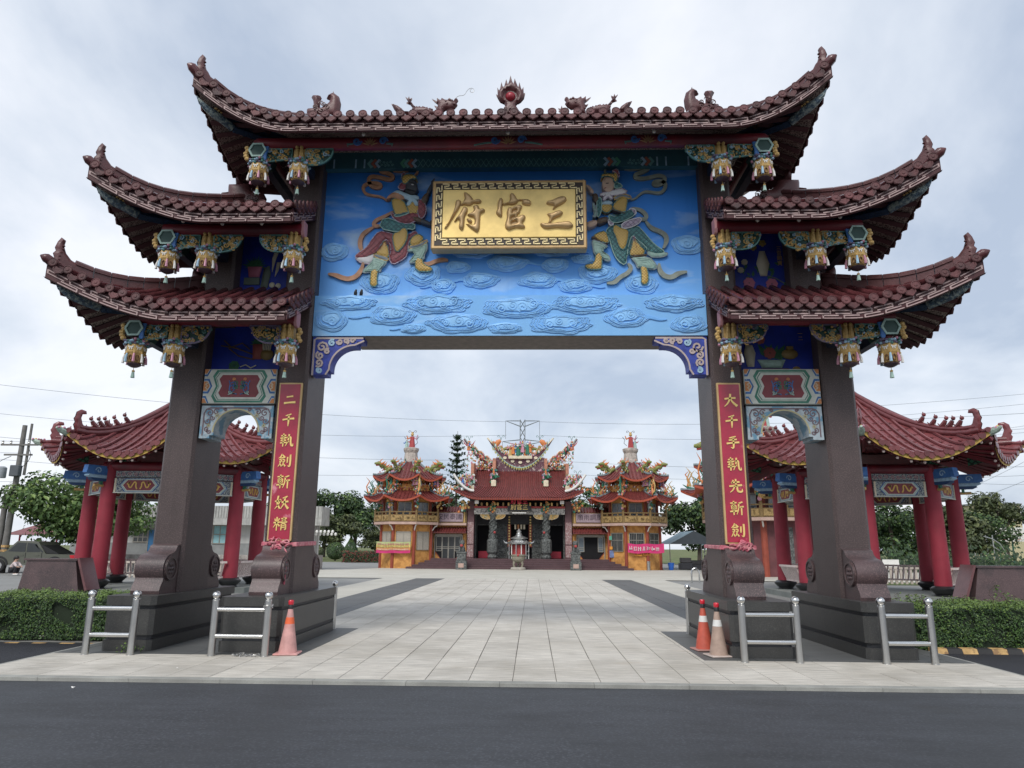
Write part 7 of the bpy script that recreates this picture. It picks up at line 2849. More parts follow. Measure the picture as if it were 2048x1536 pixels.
for s in (-1, 1):
	sb_ = lambda x: 7.95
	stp = lambda x: 8.35 + .42 * (abs(x) - 2.2) ** 1.75
	ridge('side_ridge', s * 2.2, s * 4.0, sb_, lambda x: 8.3 + .05 * (abs(x) - 2.2), 48.8, mat('ridge_cream', (.45, .40, .30), .6, var=.4, scale=7, c2=(.20, .08, .05), c2scale=6), .12)
	MB().tube([(hx_(s * (2.3 + .25 * i)), 48.75, stp(2.3 + .25 * i)) for i in range(11)], [.22 - .014 * i for i in range(11)], 7).build('flying_ridge', M_rband, hall, smooth=True)
	MB().tube([(hx_(s * (2.3 + .25 * i)), 48.75, stp(2.3 + .25 * i) + .15) for i in range(11)], [.07] * 10 + [.01], 6).build('flying_ridge_cap', M_tealp, hall, smooth=True)
	# ribbon-like phoenix on the side ridge
	b = MB()
	for w_, kk in ((0, 1), (.10, 0), (-.10, 3), (.2, 2)):
		b.k = kk
		b.tube([(hx_(s * (2.6 + .12 * i)), 48.6, 8.75 + w_ + .10 * i * .9 + .09 * math.sin(i * 1.4)) for i in range(15)], [.06] * 12 + [.05, .03, .01], 5)
	b.build('phoenix_tail', ORN, hall, smooth=True, kind='stuff')
	# phoenix head with red wings and plumes at the tip
	P = Vector((hx_(s * 4.35), 48.7, 10.05))
	b = MB()
	b.k = 0
	b.tube([P - Vector((0, 0, .45)), P, P + Vector((0, 0, .35))], [.20, .16, .10], 7)
	b.k = 7
	for q in (-1, 1):
		b.inflate([(0, .0), (q * .25, .05), (q * .55, .42), (q * .40, .10), (q * .2, -.12)], frame(P - Vector((0, .1, 0)), (1, 0, 0), (0, 0, 1)), .05, step=.1, lip=.02)
	b.k = 1
	for q in (-1, 1):
		antenna(b, P + Vector((0, 0, .4)), q, .42)
	b.build('phoenix', ORN, hall, smooth=True, kind='stuff')
	put_dragon(hall, (hx_(s * 1.62), 48.66, ct(1.4) + .18), 0 if s < 0 else pi, .95, -.45)
	b = MB()
	b.k = 0
	P = Vector((hx_(s * 1.75), 48.6, 10.0))
	b.inflate([(0, .55), (s * .3, .45), (s * .5, .1), (s * .42, -.35), (s * .2, -.5), (s * .22, -.1), (0, .1), (-s * .15, .35)], frame(P, (1, 0, 0), (0, 0, 1)), .1, step=.1, lip=.03, both=True)
	b.k = 1
	for q in (-1, 1):
		antenna(b, P + Vector((-s * .1, 0, .45)), q, .45)
	b.k = 6
	b.tube([P + Vector((s * .4, 0, -.3)), P + Vector((s * .65, 0, .1)), P + Vector((s * .72, 0, .6))], [.06, .045, .008], 5)
	b.build('dragon_fish', ORN, hall, smooth=True, kind='stuff')
	# tiered figure stands on the vertical ridges
	for xx, zt_, y_ in ((2.12, 7.65, 47.6), (3.85, 7.15, 47.0)):
		b = MB()
		b.box(hx_(s * xx) - .12, hx_(s * xx) + .12, y_ - .5, y_ + 1.4, zt_ - 1.2, zt_ + 1.1)
		b.build('vertical_ridge', mat('ridge_salmon', (.45, .20, .13), .6, var=.3, scale=6), hall)
		st = MB()
		rr = random.Random(int(xx * 10))
		for i in range(30):
			st.k = rr.choice((1, 1, 6, 1, 2, 3))
			st.ball((hx_(s * xx) + rr.gauss(0, .17), y_ - .65 + rr.gauss(0, .06), zt_ - .55 + rr.uniform(-.35, .75)), rr.uniform(.07, .13), 6, 4)
		st.build('rockwork', ORN, hall, smooth=True, kind='stuff')
		figures('stage_figure', hall, [(hx_(s * xx) + d, y_ - .8, zt_ - .6 + e_) for d, e_ in ((-.2, 0), (.18, .05), (0, .4))], int(xx * 7), .5)
		MB().bbox(hx_(s * xx) - .2, hx_(s * xx) + .2, y_ - 1.1, y_ - .6, zt_ - 1.25, zt_ - .75, .03).build('little_shrine', M_cream, hall)
	# corner dragons with riders
	put_dragon(hall, (hx_(s * 4.55), 45.6, 6.15), pi if s > 0 else 0, .85, .35)
	figures('corner_rider', hall, [(hx_(s * 4.5), 45.4, 6.5), (hx_(s * 4.15), 45.6, 6.3)], 31 + s, .75)
	b = MB()
	b.k = 2
	b.tube([(hx_(s * (3.6 + .2 * i)), 45.3 - .05 * i, 5.95 + .02 * i * i) for i in range(9)], .10, 6)
	b.k = 1
	for q in (-1, 1):
		antenna(b, Vector((hx_(s * 4.6), 45.4, 7.15)), q, .45)
	b.build('corner_ridge', ORN, hall, smooth=True, kind='stuff')
	# hanging lanterns and brackets beside the piers
	rr = random.Random(60 + s)
	b = MB()
	for i in range(24):
		b.k = rr.choice((5, 5, 0, 6, 1))
		b.ball((hx_(s * 4.5) + rr.gauss(0, .22), 45.7 + rr.gauss(0, .1), rr.uniform(4.3, 5.2)), .11, 6, 4)
	b.build('eave_bracket', ORN, hall, smooth=True, kind='stuff')
rr = random.Random(91)
for s in (-1, 1):
	for i in range(7):
		x = 2.5 + .3 * i
		figures('ridge_figure', hall, [(hx_(s * x), 48.55, 8.35 + .42 * (x - 2.2) ** 1.75 + .05)], 200 + i, .55)
	b = MB()
	for i in range(190):
		b.k = rr.choice((0, 1, 2, 3, 5, 6, 7))
		x = rr.uniform(2.2, 4.5)
		b.ball((hx_(s * x), 48.5 + rr.gauss(0, .05), rr.uniform(8.0, 8.7 + .42 * (x - 2.2) ** 1.75)), (rr.uniform(.04, .09), .05, rr.uniform(.04, .13)), 5, 4)
	for i in range(120):
		b.k = rr.choice((0, 1, 2, 3, 5, 6, 7))
		xq = rr.uniform(-2.4, 2.4)
		b.ball((hx_(xq), 48.48, ct(xq) + rr.uniform(.02, .3)), (rr.uniform(.03, .08), .05, rr.uniform(.04, .14)), 5, 4)
		b.ball((hx_(s * rr.uniform(3.9, 5.0)), 45.5 + rr.gauss(0, .2), rr.uniform(5.9, 7.2)), (rr.uniform(.04, .09), .05, rr.uniform(.05, .14)), 5, 4)
	b.build('porcelain_cut_work', ORN, hall, smooth=True, kind='stuff')
figures('ridge_group', hall, [(hx_(-.8 + .2 * i), 48.55 - .12 * (i % 2), 9.12 + .14 * (i % 3)) for i in range(9)], 77, 1.0)
MB().bbox(hx_(-1.0), hx_(1.0), 48.3, 48.9, 8.85, 9.12, .03).build('figure_plinth', M_cream, hall)

# ------------------------------------------------------------------ side wings
for s, txt, lab in ((-1, '安民泰國', 'low ochre wing with closed glass doors left of the hall'), (1, '順雨調風', 'low ochre wing with open glass doors right of the hall')):
	t = thing('temple_wing', lab, 'building', (TX + s * 5.9, 47, 0), 'wings between hall and towers')
	xa, xb = sorted((TX + s * 4.2, TX + s * 7.4))
	MB().box(xa, xb, 46.4, 50, -.05, 4.3).build('wall', M_ora, t)
	dx_, wd_ = TX + s * 5.62, 1.08
	z0, z1 = FZ - .10, 2.55
	oc = [(-wd_, .62), (-wd_ * .55, 0), (wd_ * .55, 0), (wd_, .62), (wd_, z1 - z0), (-wd_, z1 - z0)]
	MB().prism(oc, front(46.4, dx_, z0), -.02, .02).build('doorway', M_dark, t)
	if s < 0:
		cols = [(-.98, -.5), (-.5, 0), (0, .5), (.5, .98)]
	else:
		cols = [(-.98, -.52), (.55, .98)]
	for a, b_ in cols:
		zz_ = z0 + .05 if abs(a) < .55 and abs(b_) < .56 else z0 + .66
		dr = MB().box(dx_ + a + .02, dx_ + b_ - .02, 46.33, 46.36, zz_, z1 - .15).build('glass_door', M_dkglass if s < 0 else M_glass, t)
		f_ = MB()
		for z in (zz_, 1.50, 1.62, z1 - .15):
			f_.box(dx_ + a, dx_ + b_, 46.30, 46.34, z - .02, z + .02)
		for x in (a + .02, b_ - .02):
			f_.box(dx_ + x - .025, dx_ + x + .025, 46.295, 46.335, zz_, z1 - .15)
		f_.build('door_frame', M_frame, dr)
	MB().box(dx_ - wd_, dx_ + wd_, 46.25, 46.4, z1 - .12, z1 + .06).build('door_head', M_frame, t)
	for q in (-1, 1):
		MB().box(dx_ + q * wd_ - .04, dx_ + q * wd_ + .04, 46.3, 46.41, z0, z1).build('jamb', M_frame, t)
		MB().prism([(q * wd_, 0), (q * wd_, .64), (q * wd_ * .52, 0)], front(46.33, dx_, z0), -.06, 0).build('corner_infill', M_ora, t)
		MB().ribbon([(q * wd_, .64), (q * wd_ * .52, 0)], .05, front(46.33, dx_, z0), 0, .02).build('infill_trim', M_rcol, t)
	# canopy and parapet tiles
	for zc, y0, y1, zr in ((2.72, 45.55, 46.4, 3.12), (4.32, 46.15, 46.9, 4.75)):
		cp = MB().add([(xa, y0, zc), (xb, y0, zc), (xb, y1, zr), (xa, y1, zr), (xa, y0, zc - .06), (xb, y0, zc - .06), (xb, y1, zc - .06), (xa, y1, zc - .06)],
					  [(0, 1, 2, 3), (4, 5, 1, 0), (7, 6, 5, 4), (1, 5, 6, 2), (0, 3, 7, 4)]).build('tiled_canopy', M_rt, t)
		for i in range(15):
			x = xa + (xb - xa) * (i + .5) / 15
			MB().tube([(x, y0 - .02, zc + .03), (x, y1, zr + .03)], .06, 6).build('barrel_tile', M_rt, cp, smooth=True)
	MB().box(xa, xb, 45.9, 46.5, 3.28, 3.46).build('balcony_slab', M_slab, t)
	pp = MB().box(xa, xb, 46.05, 46.3, 3.463, 4.3).build('parapet', M_bal, t)
	sgx = TX + s * 5.55
	sb = MB().bbox(sgx - 1.08, sgx + 1.08, 45.97, 46.06, 3.55, 4.25, .02).build('sign_board', M_lilac, pp)
	text_mesh('sign_characters', txt, .50, front(45.965, sgx, 3.92), .006, mat('sign_ink', (.05, .03, .05), .6), sb)
	for q in (-1, 1):
		MB().box(sgx + q * 1.18 - .05, sgx + q * 1.18 + .05, 45.96, 46.06, 3.48, 4.3).build('sign_post', M_gpaint, pp)
	MB().bbox(TX + s * 6.9 - .45, TX + s * 6.9 + .45, 47.3, 48.6, 4.6, 5.15, .03).build('roof_hut', M_slab, t)

# ------------------------------------------------------------------ things in front of the temple
for s, lab in ((-1, 'grey carved stone lion pedestal left of the temple steps'), (1, 'grey carved stone lion pedestal right of the temple steps')):
	x, y = TX + s * 4.22, 42.9
	t = thing('stone_lion', lab, 'statue', (x, y, 0), 'stone lions at the steps')
	MB().bbox(x - .40, x + .40, y - .35, y + .35, 0, .62, .02).bbox(x - .33, x + .33, y - .3, y + .3, .62, 1.15, .02).bbox(x - .38, x + .38, y - .34, y + .34, 1.15, 1.28, .02).build('pedestal', M_stg, t)
	MB().box(x - .2, x + .2, y - .365, y - .34, .14, .44).build('plate', M_slab, t)
	b = MB()
	b.tube([(x, y + .15, 1.30), (x, y + .10, 1.5), (x, y - .02, 1.75)], [.25, .24, .17], 9)
	b.tube([(x, y - .02, 1.72), (x - s * .02, y - .12, 1.95), (x - s * .04, y - .25, 1.98)], [.17, .20, .13], 9)
	for q in (-1, 1):
		b.tube([(x + q * .13, y - .12, 1.65), (x + q * .14, y - .20, 1.30)], [.08, .07], 7)
		b.ball((x + q * .13, y - .1, 2.1), .05, 6, 4)
		b.tube([(x + q * .2, y + .15, 1.34), (x + q * .24, y - .05, 1.33)], [.10, .07], 6)
	for i in range(16):
		a = i * .8
		b.ball((x + .17 * math.cos(a), y - .02 + .14 * math.sin(a), 1.85 + .012 * i), .055, 6, 4)
	b.build('lion', M_stg, t, smooth=True)
	MB().ball((x, y - .24, 1.72), (.12, .06, .10), 7, 5).build('red_ribbon', ORN[7], t)
# stone burner
x, y = TX - .02, 42.6
t = thing('stone_burner', 'pale carved stone incense burner on three legs before the steps', 'incense burner', (x, y, 0))
MB().lathe([(.52, 0), (.56, .03), (.54, .16), (.46, .2)], 16, (x, y, 0)).build('foot', M_conc, t)
for i in range(3):
	a = R(90 + 120 * i)
	MB().tube([(x + .30 * math.cos(a), y + .3 * math.sin(a), .18), (x + .38 * math.cos(a), y + .38 * math.sin(a), .4), (x + .30 * math.cos(a), y + .3 * math.sin(a), .62)], [.09, .07, .12], 8).build('leg', mat('stone_olive', (.24, .22, .17), .7, var=.25, scale=9), t, smooth=True)
MB().lathe([(.20, .55), (.40, .62), (.50, .80), (.48, .98), (.54, 1.02), (.54, 1.10), (.44, 1.10)], 18, (x, y, 0)).build('bowl', mat('stone_olive', (1, 1, 1)), t, smooth=True, sharp=45)
MB().ball((x, y - .5, 1.05), (.12, .06, .09), 7, 5).build('red_ribbon', ORN[7], t)
for q in (-1, 1):
	MB().tube([(x + q * .5, y, .95), (x + q * .72, y, 1.05), (x + q * .78, y, 1.25), (x + q * .62, y, 1.32)], .045, 6).build('handle', M_stg, t, smooth=True)
# silver furnace
x, y = TX - .02, 45.4
t = thing('silver_censer', 'silver two-roofed censer with red posts on the temple steps', 'censer', (x, y, .6))
MB().lathe([(.70, .55), (.74, .7), (.66, .85), (.70, 1.0)], 6, (x, y, 0)).build('base', M_dgreen, t)
for i in range(12):
	a = R(30 * i + 15)
	MB().tube([(x + .78 * math.cos(a), y + .78 * math.sin(a), .75), (x + .78 * math.cos(a), y + .78 * math.sin(a), 1.85)], .04, 6).build('post', M_white if i % 2 else M_silver, t, smooth=True)
MB().lathe([(.60, .8), (.60, 1.8)], 12, (x, y, 0)).build('drum', ORN[7], t, smooth=True)
MB().lathe([(1.05, 1.86), (1.08, 1.92), (.75, 2.05), (.48, 2.2), (.46, 2.28)], 6, (x, y, 0)).build('lower_roof', M_silver, t)
for i in range(6):
	a = R(60 * i)
	MB().tube([(x + .9 * math.cos(a), y + .9 * math.sin(a), 1.95), (x + 1.12 * math.cos(a), y + 1.12 * math.sin(a), 2.0), (x + 1.2 * math.cos(a), y + 1.2 * math.sin(a), 2.14)], [.06, .05, .01], 6).build('corner_tip', M_silver, t, smooth=True)
MB().lathe([(.66, 2.26), (.68, 2.32), (.35, 2.45), (.2, 2.55)], 6, (x, y, 0)).build('upper_roof', M_silver, t)
MB().lathe([(.2, 2.5), (.24, 2.6), (.16, 2.72), (.20, 2.82), (.06, 2.98), (.01, 3.05)], 10, (x, y, 0)).build('finial', M_silver, t, smooth=True)


# banners and notices on the tower walls
def banner(name, label, cat, cx, cy, face, x0, x1, z0, z1, ms, sag=.08, off=.12, rows=()):
	"""cloth strip over a tower face; face angle in degrees, x along the face"""
	out = Vector((math.cos(R(face)), math.sin(R(face)), 0))
	U = Vector((-out.y, out.x, 0))
	O = Vector((cx, cy, 0)) + out * (2.12 * .924 + off)
	b = MB()
	n = 24
	nb = len(ms)
	for j in range(nb):
		b.k = j
		za, zb_ = lerp(z0, z1, j / nb), lerp(z0, z1, (j + 1) / nb)
		b.grid(lambda a, v: O + U * lerp(x0, x1, a) + Vector((0, 0, lerp(za, zb_, v) - sag * 4 * a * (1 - a) * (.6 + .4 * math.sin(9 * a)))) + out * (.03 * math.sin(a * 14 + v)), n, 1)
	o = b.build(name, ms, smooth=True)
	tag(o, label, cat)
	for (zc, h, m, k0, seed) in rows:
		r = random.Random(seed)
		tb = MB()
		x = x0 + .08
		while x < x1 - h - .05:
			a = (x - x0) / (x1 - x0)
			base = O + U * x + out * (.055 + .03 * math.sin(a * 14)) + Vector((0, 0, zc - sag * 4 * a * (1 - a) * (.6 + .4 * math.sin(9 * a))))
			Fm = frame(base, U, (0, 0, 1))
			for q in range(5):
				if r.random() < .5:
					zz_ = r.uniform(-.45, .45) * h
					tb.box(0, h * .85, zz_ - h * .05, zz_ + h * .05, 0, .006, Fm)
				else:
					xx_ = r.uniform(0, .85) * h
					tb.box(xx_ - h * .05, xx_ + h * .05, -h * .48, h * .48, 0, .006, Fm)
			x += h * 1.12
		tb.build('banner_lettering', m, o, kind='stuff')
	return o


M_bp = mat('banner_pink', (.60, .035, .17), .6, var=.12, scale=4)
bx = banner('cloth_banner', 'gradient yellow and orange banner with a pink hem on the left tower', 'banner', -9.5, 46.4, 270, -2.0, .62, 1.14, 1.98,
			[mat('banner_magenta', (.55, .03, .16), .6), mat('banner_orange', (.62, .27, .10), .6), mat('banner_yellow', (.62, .50, .16), .6), mat('banner_green', (.42, .48, .22), .6)], .05, .30,
			((1.80, .17, mat('banner_rose', (.58, .16, .20), .6), 0, 1), (1.60, .10, mat('banner_olive', (.28, .26, .10), .6), 0, 2), (1.42, .09, M_white, 0, 3)))
bx = banner('cloth_banner', 'long pink banner with white lettering on the right tower', 'banner', 8.32, 46.3, 270, -.72, 2.0, 1.30, 1.98, [M_bp], .12, .28, ((1.64, .30, M_white, 0, 4),))


def plate(name, label, px0, py0, px1, py1, Y, m, cat='sign'):
	a, b_ = atY(px0, py0, Y), atY(px1, py1, Y)
	o = MB().box(a.x, b_.x, Y - .03, Y, b_.z, a.z).build(name, m)
	tag(o, label, cat)
	return o, (a.x + b_.x) / 2, (a.z + b_.z) / 2, abs(b_.x - a.x), abs(a.z - b_.z)


M_sor = mat('sign_orange', (.72, .30, .04), .5)
M_sink = mat('sign_ink_red', (.30, .03, .02), .5)
for i, (p0, p1, lab, dr) in enumerate((((788, 1098), (803, 1106), 'small orange sign with a left arrow on the left tower', -1), ((1269, 1104), (1284, 1112), 'small orange sign with a left arrow on the right tower', -1),
									   ((1286, 1104), (1301, 1111), 'small orange sign with a right arrow on the right tower', 1))):
	o, cx, cz, w, h = plate('arrow_sign', lab, *p0, *p1, 44.25, M_sor)
	b = MB()
	F = front(44.215, cx, cz)
	ax = dr * w * .38
	b.ribbon([(ax - dr * .12, 0), (ax, 0)], .03, F, 0, .01)
	b.ribbon([(ax - dr * .05, .07), (ax, 0), (ax - dr * .05, -.07)], .03, F, 0, .01)
	for j in range(3):
		x = -dr * w * (.02 + .15 * j)
		b.ribbon([(x - .045, .04), (x + .045, .04)], .02, F, 0, .01)
		b.ribbon([(x, .07), (x - .03, -.07)], .02, F, 0, .01)
		b.ribbon([(x - .04, -.03), (x + .05, -.06)], .02, F, 0, .01)
	b.build('arrow_and_text', M_sink, o, kind='stuff')
for p0, p1, m, lab in (((1232, 1078), (1243, 1101), mat('poster_red', (.42, .02, .05), .5), 'red poster pasted left of the white notices on the right tower'),
					   ((1244, 1080), (1257, 1096), mat('notice_paper', (.55, .56, .56), .6, var=.25, scale=14), 'white paper notices beside the red poster on the right tower'),
					   ((1219, 1101), (1228, 1115), mat('poster_blue', (.16, .22, .42), .5, var=.4, scale=5), 'blue and white poster beside the open doors'),
					   ((1218, 1072), (1224, 1080), mat('plate_green', (.10, .35, .25), .5), 'small green plate beside the open doors'),
					   ((1219, 1093), (1225, 1099), M_sor, 'small orange warning plate beside the open doors')):
	plate('wall_notice', lab, *p0, *p1, 45.2 if p0[0] < 1231 else 45.0, m, 'notice')
x, y = atZ(1298, 1141).x, 44.0
t = thing('ash_bin', 'slim steel ash bin standing before the right tower', 'bin', (x, y, 0))
MB().lathe([(.13, 0), (.13, .62), (.10, .64)], 14, (x, y, 0)).build('body', M_steelb, t, smooth=True, sharp=40)
MB().lathe([(.14, .60), (.14, .66), (.05, .68)], 14, (x, y, 0)).build('lid', M_steel, t, smooth=True, sharp=40)
# ------------------------------------------------------------------ background: shrine, buildings, trees
tower('tall maroon shrine tower behind the right pavilion', 15.6, 36.0, 1, 1.5, mat('wall_maroon', (.13, .04, .045), .6, var=.2, scale=2), False)
sheet('lawn', -90, -12.6, 66, 140, -.02, M_grass)
sheet('lawn', 15.5, 120, 24.5, 140, -.02, M_grass)
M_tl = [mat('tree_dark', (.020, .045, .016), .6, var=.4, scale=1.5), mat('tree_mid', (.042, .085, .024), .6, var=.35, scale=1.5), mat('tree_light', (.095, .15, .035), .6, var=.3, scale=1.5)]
M_tl2 = [mat('tree_olive_dark', (.040, .055, .022), .6, var=.4, scale=1.5), mat('tree_olive', (.075, .095, .035), .6, var=.35, scale=1.5), mat('tree_olive_light', (.13, .15, .055), .6, var=.3, scale=1.5)]
M_bark = mat('bark', (.075, .060, .048), .9, var=.3, scale=6, bump=.8, bscale=25)


def tree(name, label, x, y, H, rx, rz, ls, n, seed, ms=None, tiers=0, group=None, z0=0., nc=None):
	r = random.Random(seed)
	t = thing(name, label, 'tree', (x, y, z0), group)
	zc = z0 + H - rz
	tr = MB()
	tr.tube([(x, y, z0 - .1), (x + .1, y, z0 + H * .25), (x + .05, y + .1, zc)], [H * .035, H * .026, H * .015], 8)
	cl = []
	nc = nc or (16 if not tiers else tiers * 7)
	for i in range(nc):
		if tiers:
			k = i % tiers
			a = r.uniform(0, 6.28)
			zz_ = (k + .5) / tiers * 2 - 1
			rad = rx * math.sqrt(max(.05, 1 - zz_ * zz_ * .8)) * r.uniform(.25, .95)
			c = Vector((x + rad * math.cos(a), y + rad * math.sin(a), zc + rz * zz_ + r.gauss(0, .15)))
			s_ = (rx * r.uniform(.22, .36), rz / tiers * .55)
		else:
			while True:
				p = Vector((r.uniform(-1, 1), r.uniform(-1, 1), r.uniform(-1, 1)))
				if p.length < 1:
					break
			c = Vector((x + p.x * rx * .78, y + p.y * rx * .78, zc + p.z * rz * .78))
			q = r.uniform(.26, .46)
			s_ = (rx * q, rz * q * .9)
		cl.append((c, s_))
		if i % 3 == 0:
			m_ = Vector((x, y, zc - rz * .4)).lerp(c, .5)
			tr.tube([(x, y, z0 + H * .3), m_[:], c[:]], [H * .014, H * .009, H * .003], 5)
	tr.build('trunk', M_bark, t, smooth=True)
	b = MB()
	for i in range(n):
		c, s_ = cl[r.randrange(len(cl))]
		d = Vector((r.gauss(0, 1), r.gauss(0, 1), r.gauss(0, 1))).normalized()
		f = r.random() ** .35
		p = c + Vector((d.x * s_[0], d.y * s_[0], d.z * s_[1])) * f
		nrm = (d + Vector((r.gauss(0, .5), r.gauss(0, .5), .5 + r.gauss(0, .5))))
		if nrm.length < .01:
			nrm = Vector((0, 0, 1))
		q = r.random()
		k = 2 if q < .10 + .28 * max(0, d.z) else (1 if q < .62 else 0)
		leaf(b, p, nrm, ls * r.uniform(.6, 1.25), r, k, asp=.62)
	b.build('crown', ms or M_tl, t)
	return t


tree('almond_tree', 'broad pale green tree behind the parked pickup', -27.6, 33, 6.2, 4.6, 2.3, .30, 15000, 1, [M_leafB, mat('almond_mid', (.075, .13, .03), .5, var=.3, scale=2), mat('almond_light', (.17, .25, .06), .5, var=.25, scale=2)], nc=46)
G1 = 'dark wood left of the temple'
for i, (x, y, H, rx, rz, lab) in enumerate(((-37, 96, 9.6, 4.6, 4.0, 'dark green round tree at the left end of the wood'), (-31.5, 99, 10.4, 4.8, 4.4, 'dark green tree, second from the left in the wood'), (-25.8, 95, 10.6, 4.8, 4.6, 'dark green tree, third from the left in the wood'), (-20, 98, 11.0, 4.8, 4.8, 'dark green tree of the wood beside the left tower'))):
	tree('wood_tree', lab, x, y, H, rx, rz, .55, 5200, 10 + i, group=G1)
tree('olive_tree', 'olive green feathery tree on the left lawn', -24.5, 80, 6.3, 3.6, 2.6, .42, 4200, 21, M_tl2)
tree('young_tree', 'light green young tree by the left tower', -18.2, 74, 4.2, 2.2, 1.6, .32, 2400, 22, M_tl2)
tree('hall_tree', 'rounded green tree showing between left tower and hall', -9.2, 74, 8.6, 3.6, 3.4, .45, 4200, 23)
tree('hall_tree', 'rounded green tree showing between hall and right tower', 7.6, 74, 8.8, 3.6, 3.4, .45, 4200, 24)
tree('tent_tree', 'large dark tree behind the blue tents', 17.0, 62, 8.0, 3.9, 3.4, .42, 5200, 25)
tree('tent_tree', 'smaller dark tree behind the tents near the right pillar', 21.5, 66, 6.6, 3.2, 2.8, .42, 3600, 26)
G2 = 'trees beyond the right pavilion'
for i, (x, y, H, rx, rz, lab, ms) in enumerate(((26.6, 50, 6.6, 3.4, 3.0, 'leafy tree framed by the left columns of the right pavilion', None), (31.2, 52, 6.0, 3.3, 2.7, 'bushy dark tree framed by the front columns of the right pavilion', None), (35.6, 50, 5.3, 2.6, 2.4, 'bright green tree right of the pavilion columns', M_tl2),
												(62.3, 96, 8.3, 4.6, 3.8, 'dark tree left of the yellow building', None), (70., 98, 11., 4.8, 4.6, 'tall ragged tree before the yellow building', M_tl2), (77, 98, 9.6, 4.6, 4.2, 'dark tree behind the basketball boards', None), (37, 73, 7.6, 4.3, 3.7, 'far dark tree seen between the right pavilion columns', None), (45, 75, 7.0, 4.2, 3.5, 'far dark tree right of the pavilion', None), (53, 76, 7.0, 4.2, 3.4, 'far dark tree behind the slide', None), (30, 74, 8.0, 4.2, 3.8, 'far dark tree left of the pavilion front', None))):
	tree('park_tree', lab, x, y, H, rx, rz, .36 if y < 80 else .52, 4200, 40 + i, ms, group=G2)
for i, (x, y, H) in enumerate(((-41.5, 86, 6.2), (-46.5, 90, 6.8))):
	tree('far_tree', ('treetop peeking over the right end of the white building', 'treetop peeking over the middle of the white building')[i], x, y, H, 3.0, 2.4, .5, 2200, 60 + i)
# norfolk pine
x, y, H = -7.4, 62, 13.4
t = thing('norfolk_pine', 'tall layered conifer rising behind the temple roof', 'tree', (x, y, 0))
MB().tube([(x, y, 0), (x, y, H)], [.22, .02], 8).build('trunk', M_bark, t)
r = random.Random(70)
b = MB()
for k in range(17):
	z = 3.0 + (H - 3.2) * k / 17
	L = lerp(2.4, .35, k / 17)
	for j in range(7):
		a = r.uniform(0, 6.28)
		for q in range(34):
			f = r.random()
			p = Vector((x + L * f * math.cos(a), y + L * f * math.sin(a), z + .35 * f * f + r.gauss(0, .07)))
			p += Vector((r.gauss(0, .10), r.gauss(0, .10), 0))
			leaf(b, p, Vector((r.gauss(0, .5), r.gauss(0, .5), 1)), .26, r, r.choice((0, 0, 1)))
b.build('crown', M_tl, t)


def bush(name, label, x, y, rx, rz, ls, n, seed, ms, cone=False):
	r = random.Random(seed)
	t = thing(name, label, 'bush', (x, y, 0))
	MB().tube([(x, y, -.05), (x, y, rz)], [.09, .05], 6).build('stem', M_bark, t)
	b = MB()
	zc = rz * 1.15
	for i in range(n):
		d = Vector((r.gauss(0, 1), r.gauss(0, 1), r.gauss(0, 1))).normalized()
		w = 1 if not cone else max(.12, .62 - .55 * d.z)
		leaf(b, Vector((x + d.x * rx * w, y + d.y * rx * w, zc + d.z * rz)) * 1., d + Vector((0, 0, .3)), ls * r.uniform(.7, 1.2), r, 2 if d.z > .5 and r.random() < .5 else r.choice((0, 1)))
	b.build('foliage', ms, t)


bush('clipped_bush', 'clipped round bush on the left lawn', -21.8, 70.5, 1.0, .95, .22, 1500, 1, M_tl)
bush('clipped_bush', 'clipped cone-shaped bush on the left lawn', -19.6, 68.5, 1.1, 1.25, .22, 1700, 2, M_tl, True)
bush('lawn_shrub', 'loose pale shrub on the left lawn', -25.2, 74, 1.0, .8, .26, 900, 3, M_tl2)
M_fl = [M_tl[0], mat('red_leaf', (.22, .035, .03), .6, var=.3, scale=3), M_tl[1]]
r = random.Random(5)
t = thing('flower_hedge', 'low red-leaved hedge beside the left tower', 'hedge', (-16.5, 64, 0))
b = MB()
for i in range(5000):
	p = Vector((r.uniform(-19.2, -13.6), r.uniform(63.3, 64.6), r.uniform(0, 1.15)))
	leaf(b, p, Vector((r.gauss(0, .6), -1, .6)), .17, r, r.choice((0, 0, 1, 2)))
b.build('foliage', M_fl, t)
b = MB()
for i in range(7000):
	p = Vector((r.uniform(16, 62), r.uniform(43.5, 47), abs(r.gauss(0, .7))))
	leaf(b, p, Vector((r.gauss(0, .6), -1, .6)), .36, r, r.choice((0, 0, 1)))
tag(b.build('undergrowth', M_tl), 'dark undergrowth below the right trees', 'undergrowth', kind='stuff')

# ------------------------------------------------------------------ white building, left
wb = thing('white_building', 'low white building with a corrugated parapet behind the left pavilion', 'building', (-24, 42, 0))
M_wall = mat('wall_white', (.50, .50, .48), .8, var=.1, scale=1, streak=.3)
M_walg = mat('wall_grey', (.24, .25, .25), .8, var=.15, scale=2)
M_corr = mat('corrugated', (.40, .40, .38), .7, var=.2, scale=2, streak=.7)
MB().box(-33, -15.4, 40.6, 42.2, .9, 3.1).build('wall', M_wall, wb)
MB().box(-33.0, -15.38, 40.56, 40.62, .9, 1.75).build('grey_dado', M_walg, wb)
fb = MB().box(-33.4, -14.5, 39.6, 41.6, 3.02, 3.5).build('eave_beam', M_corr, wb)
for i in range(95):
	x = -33.4 + 18.9 * i / 95
	MB().box(x, x + .12, 39.58, 39.66, 3.5, 4.35).build('corrugated_sheet', M_corr, fb)
MB().box(-33.4, -14.5, 39.63, 39.7, 3.5, 4.35).box(-14.56, -14.5, 39.66, 41.5, 3.5, 4.35).build('parapet', M_corr, fb, kind='stuff')
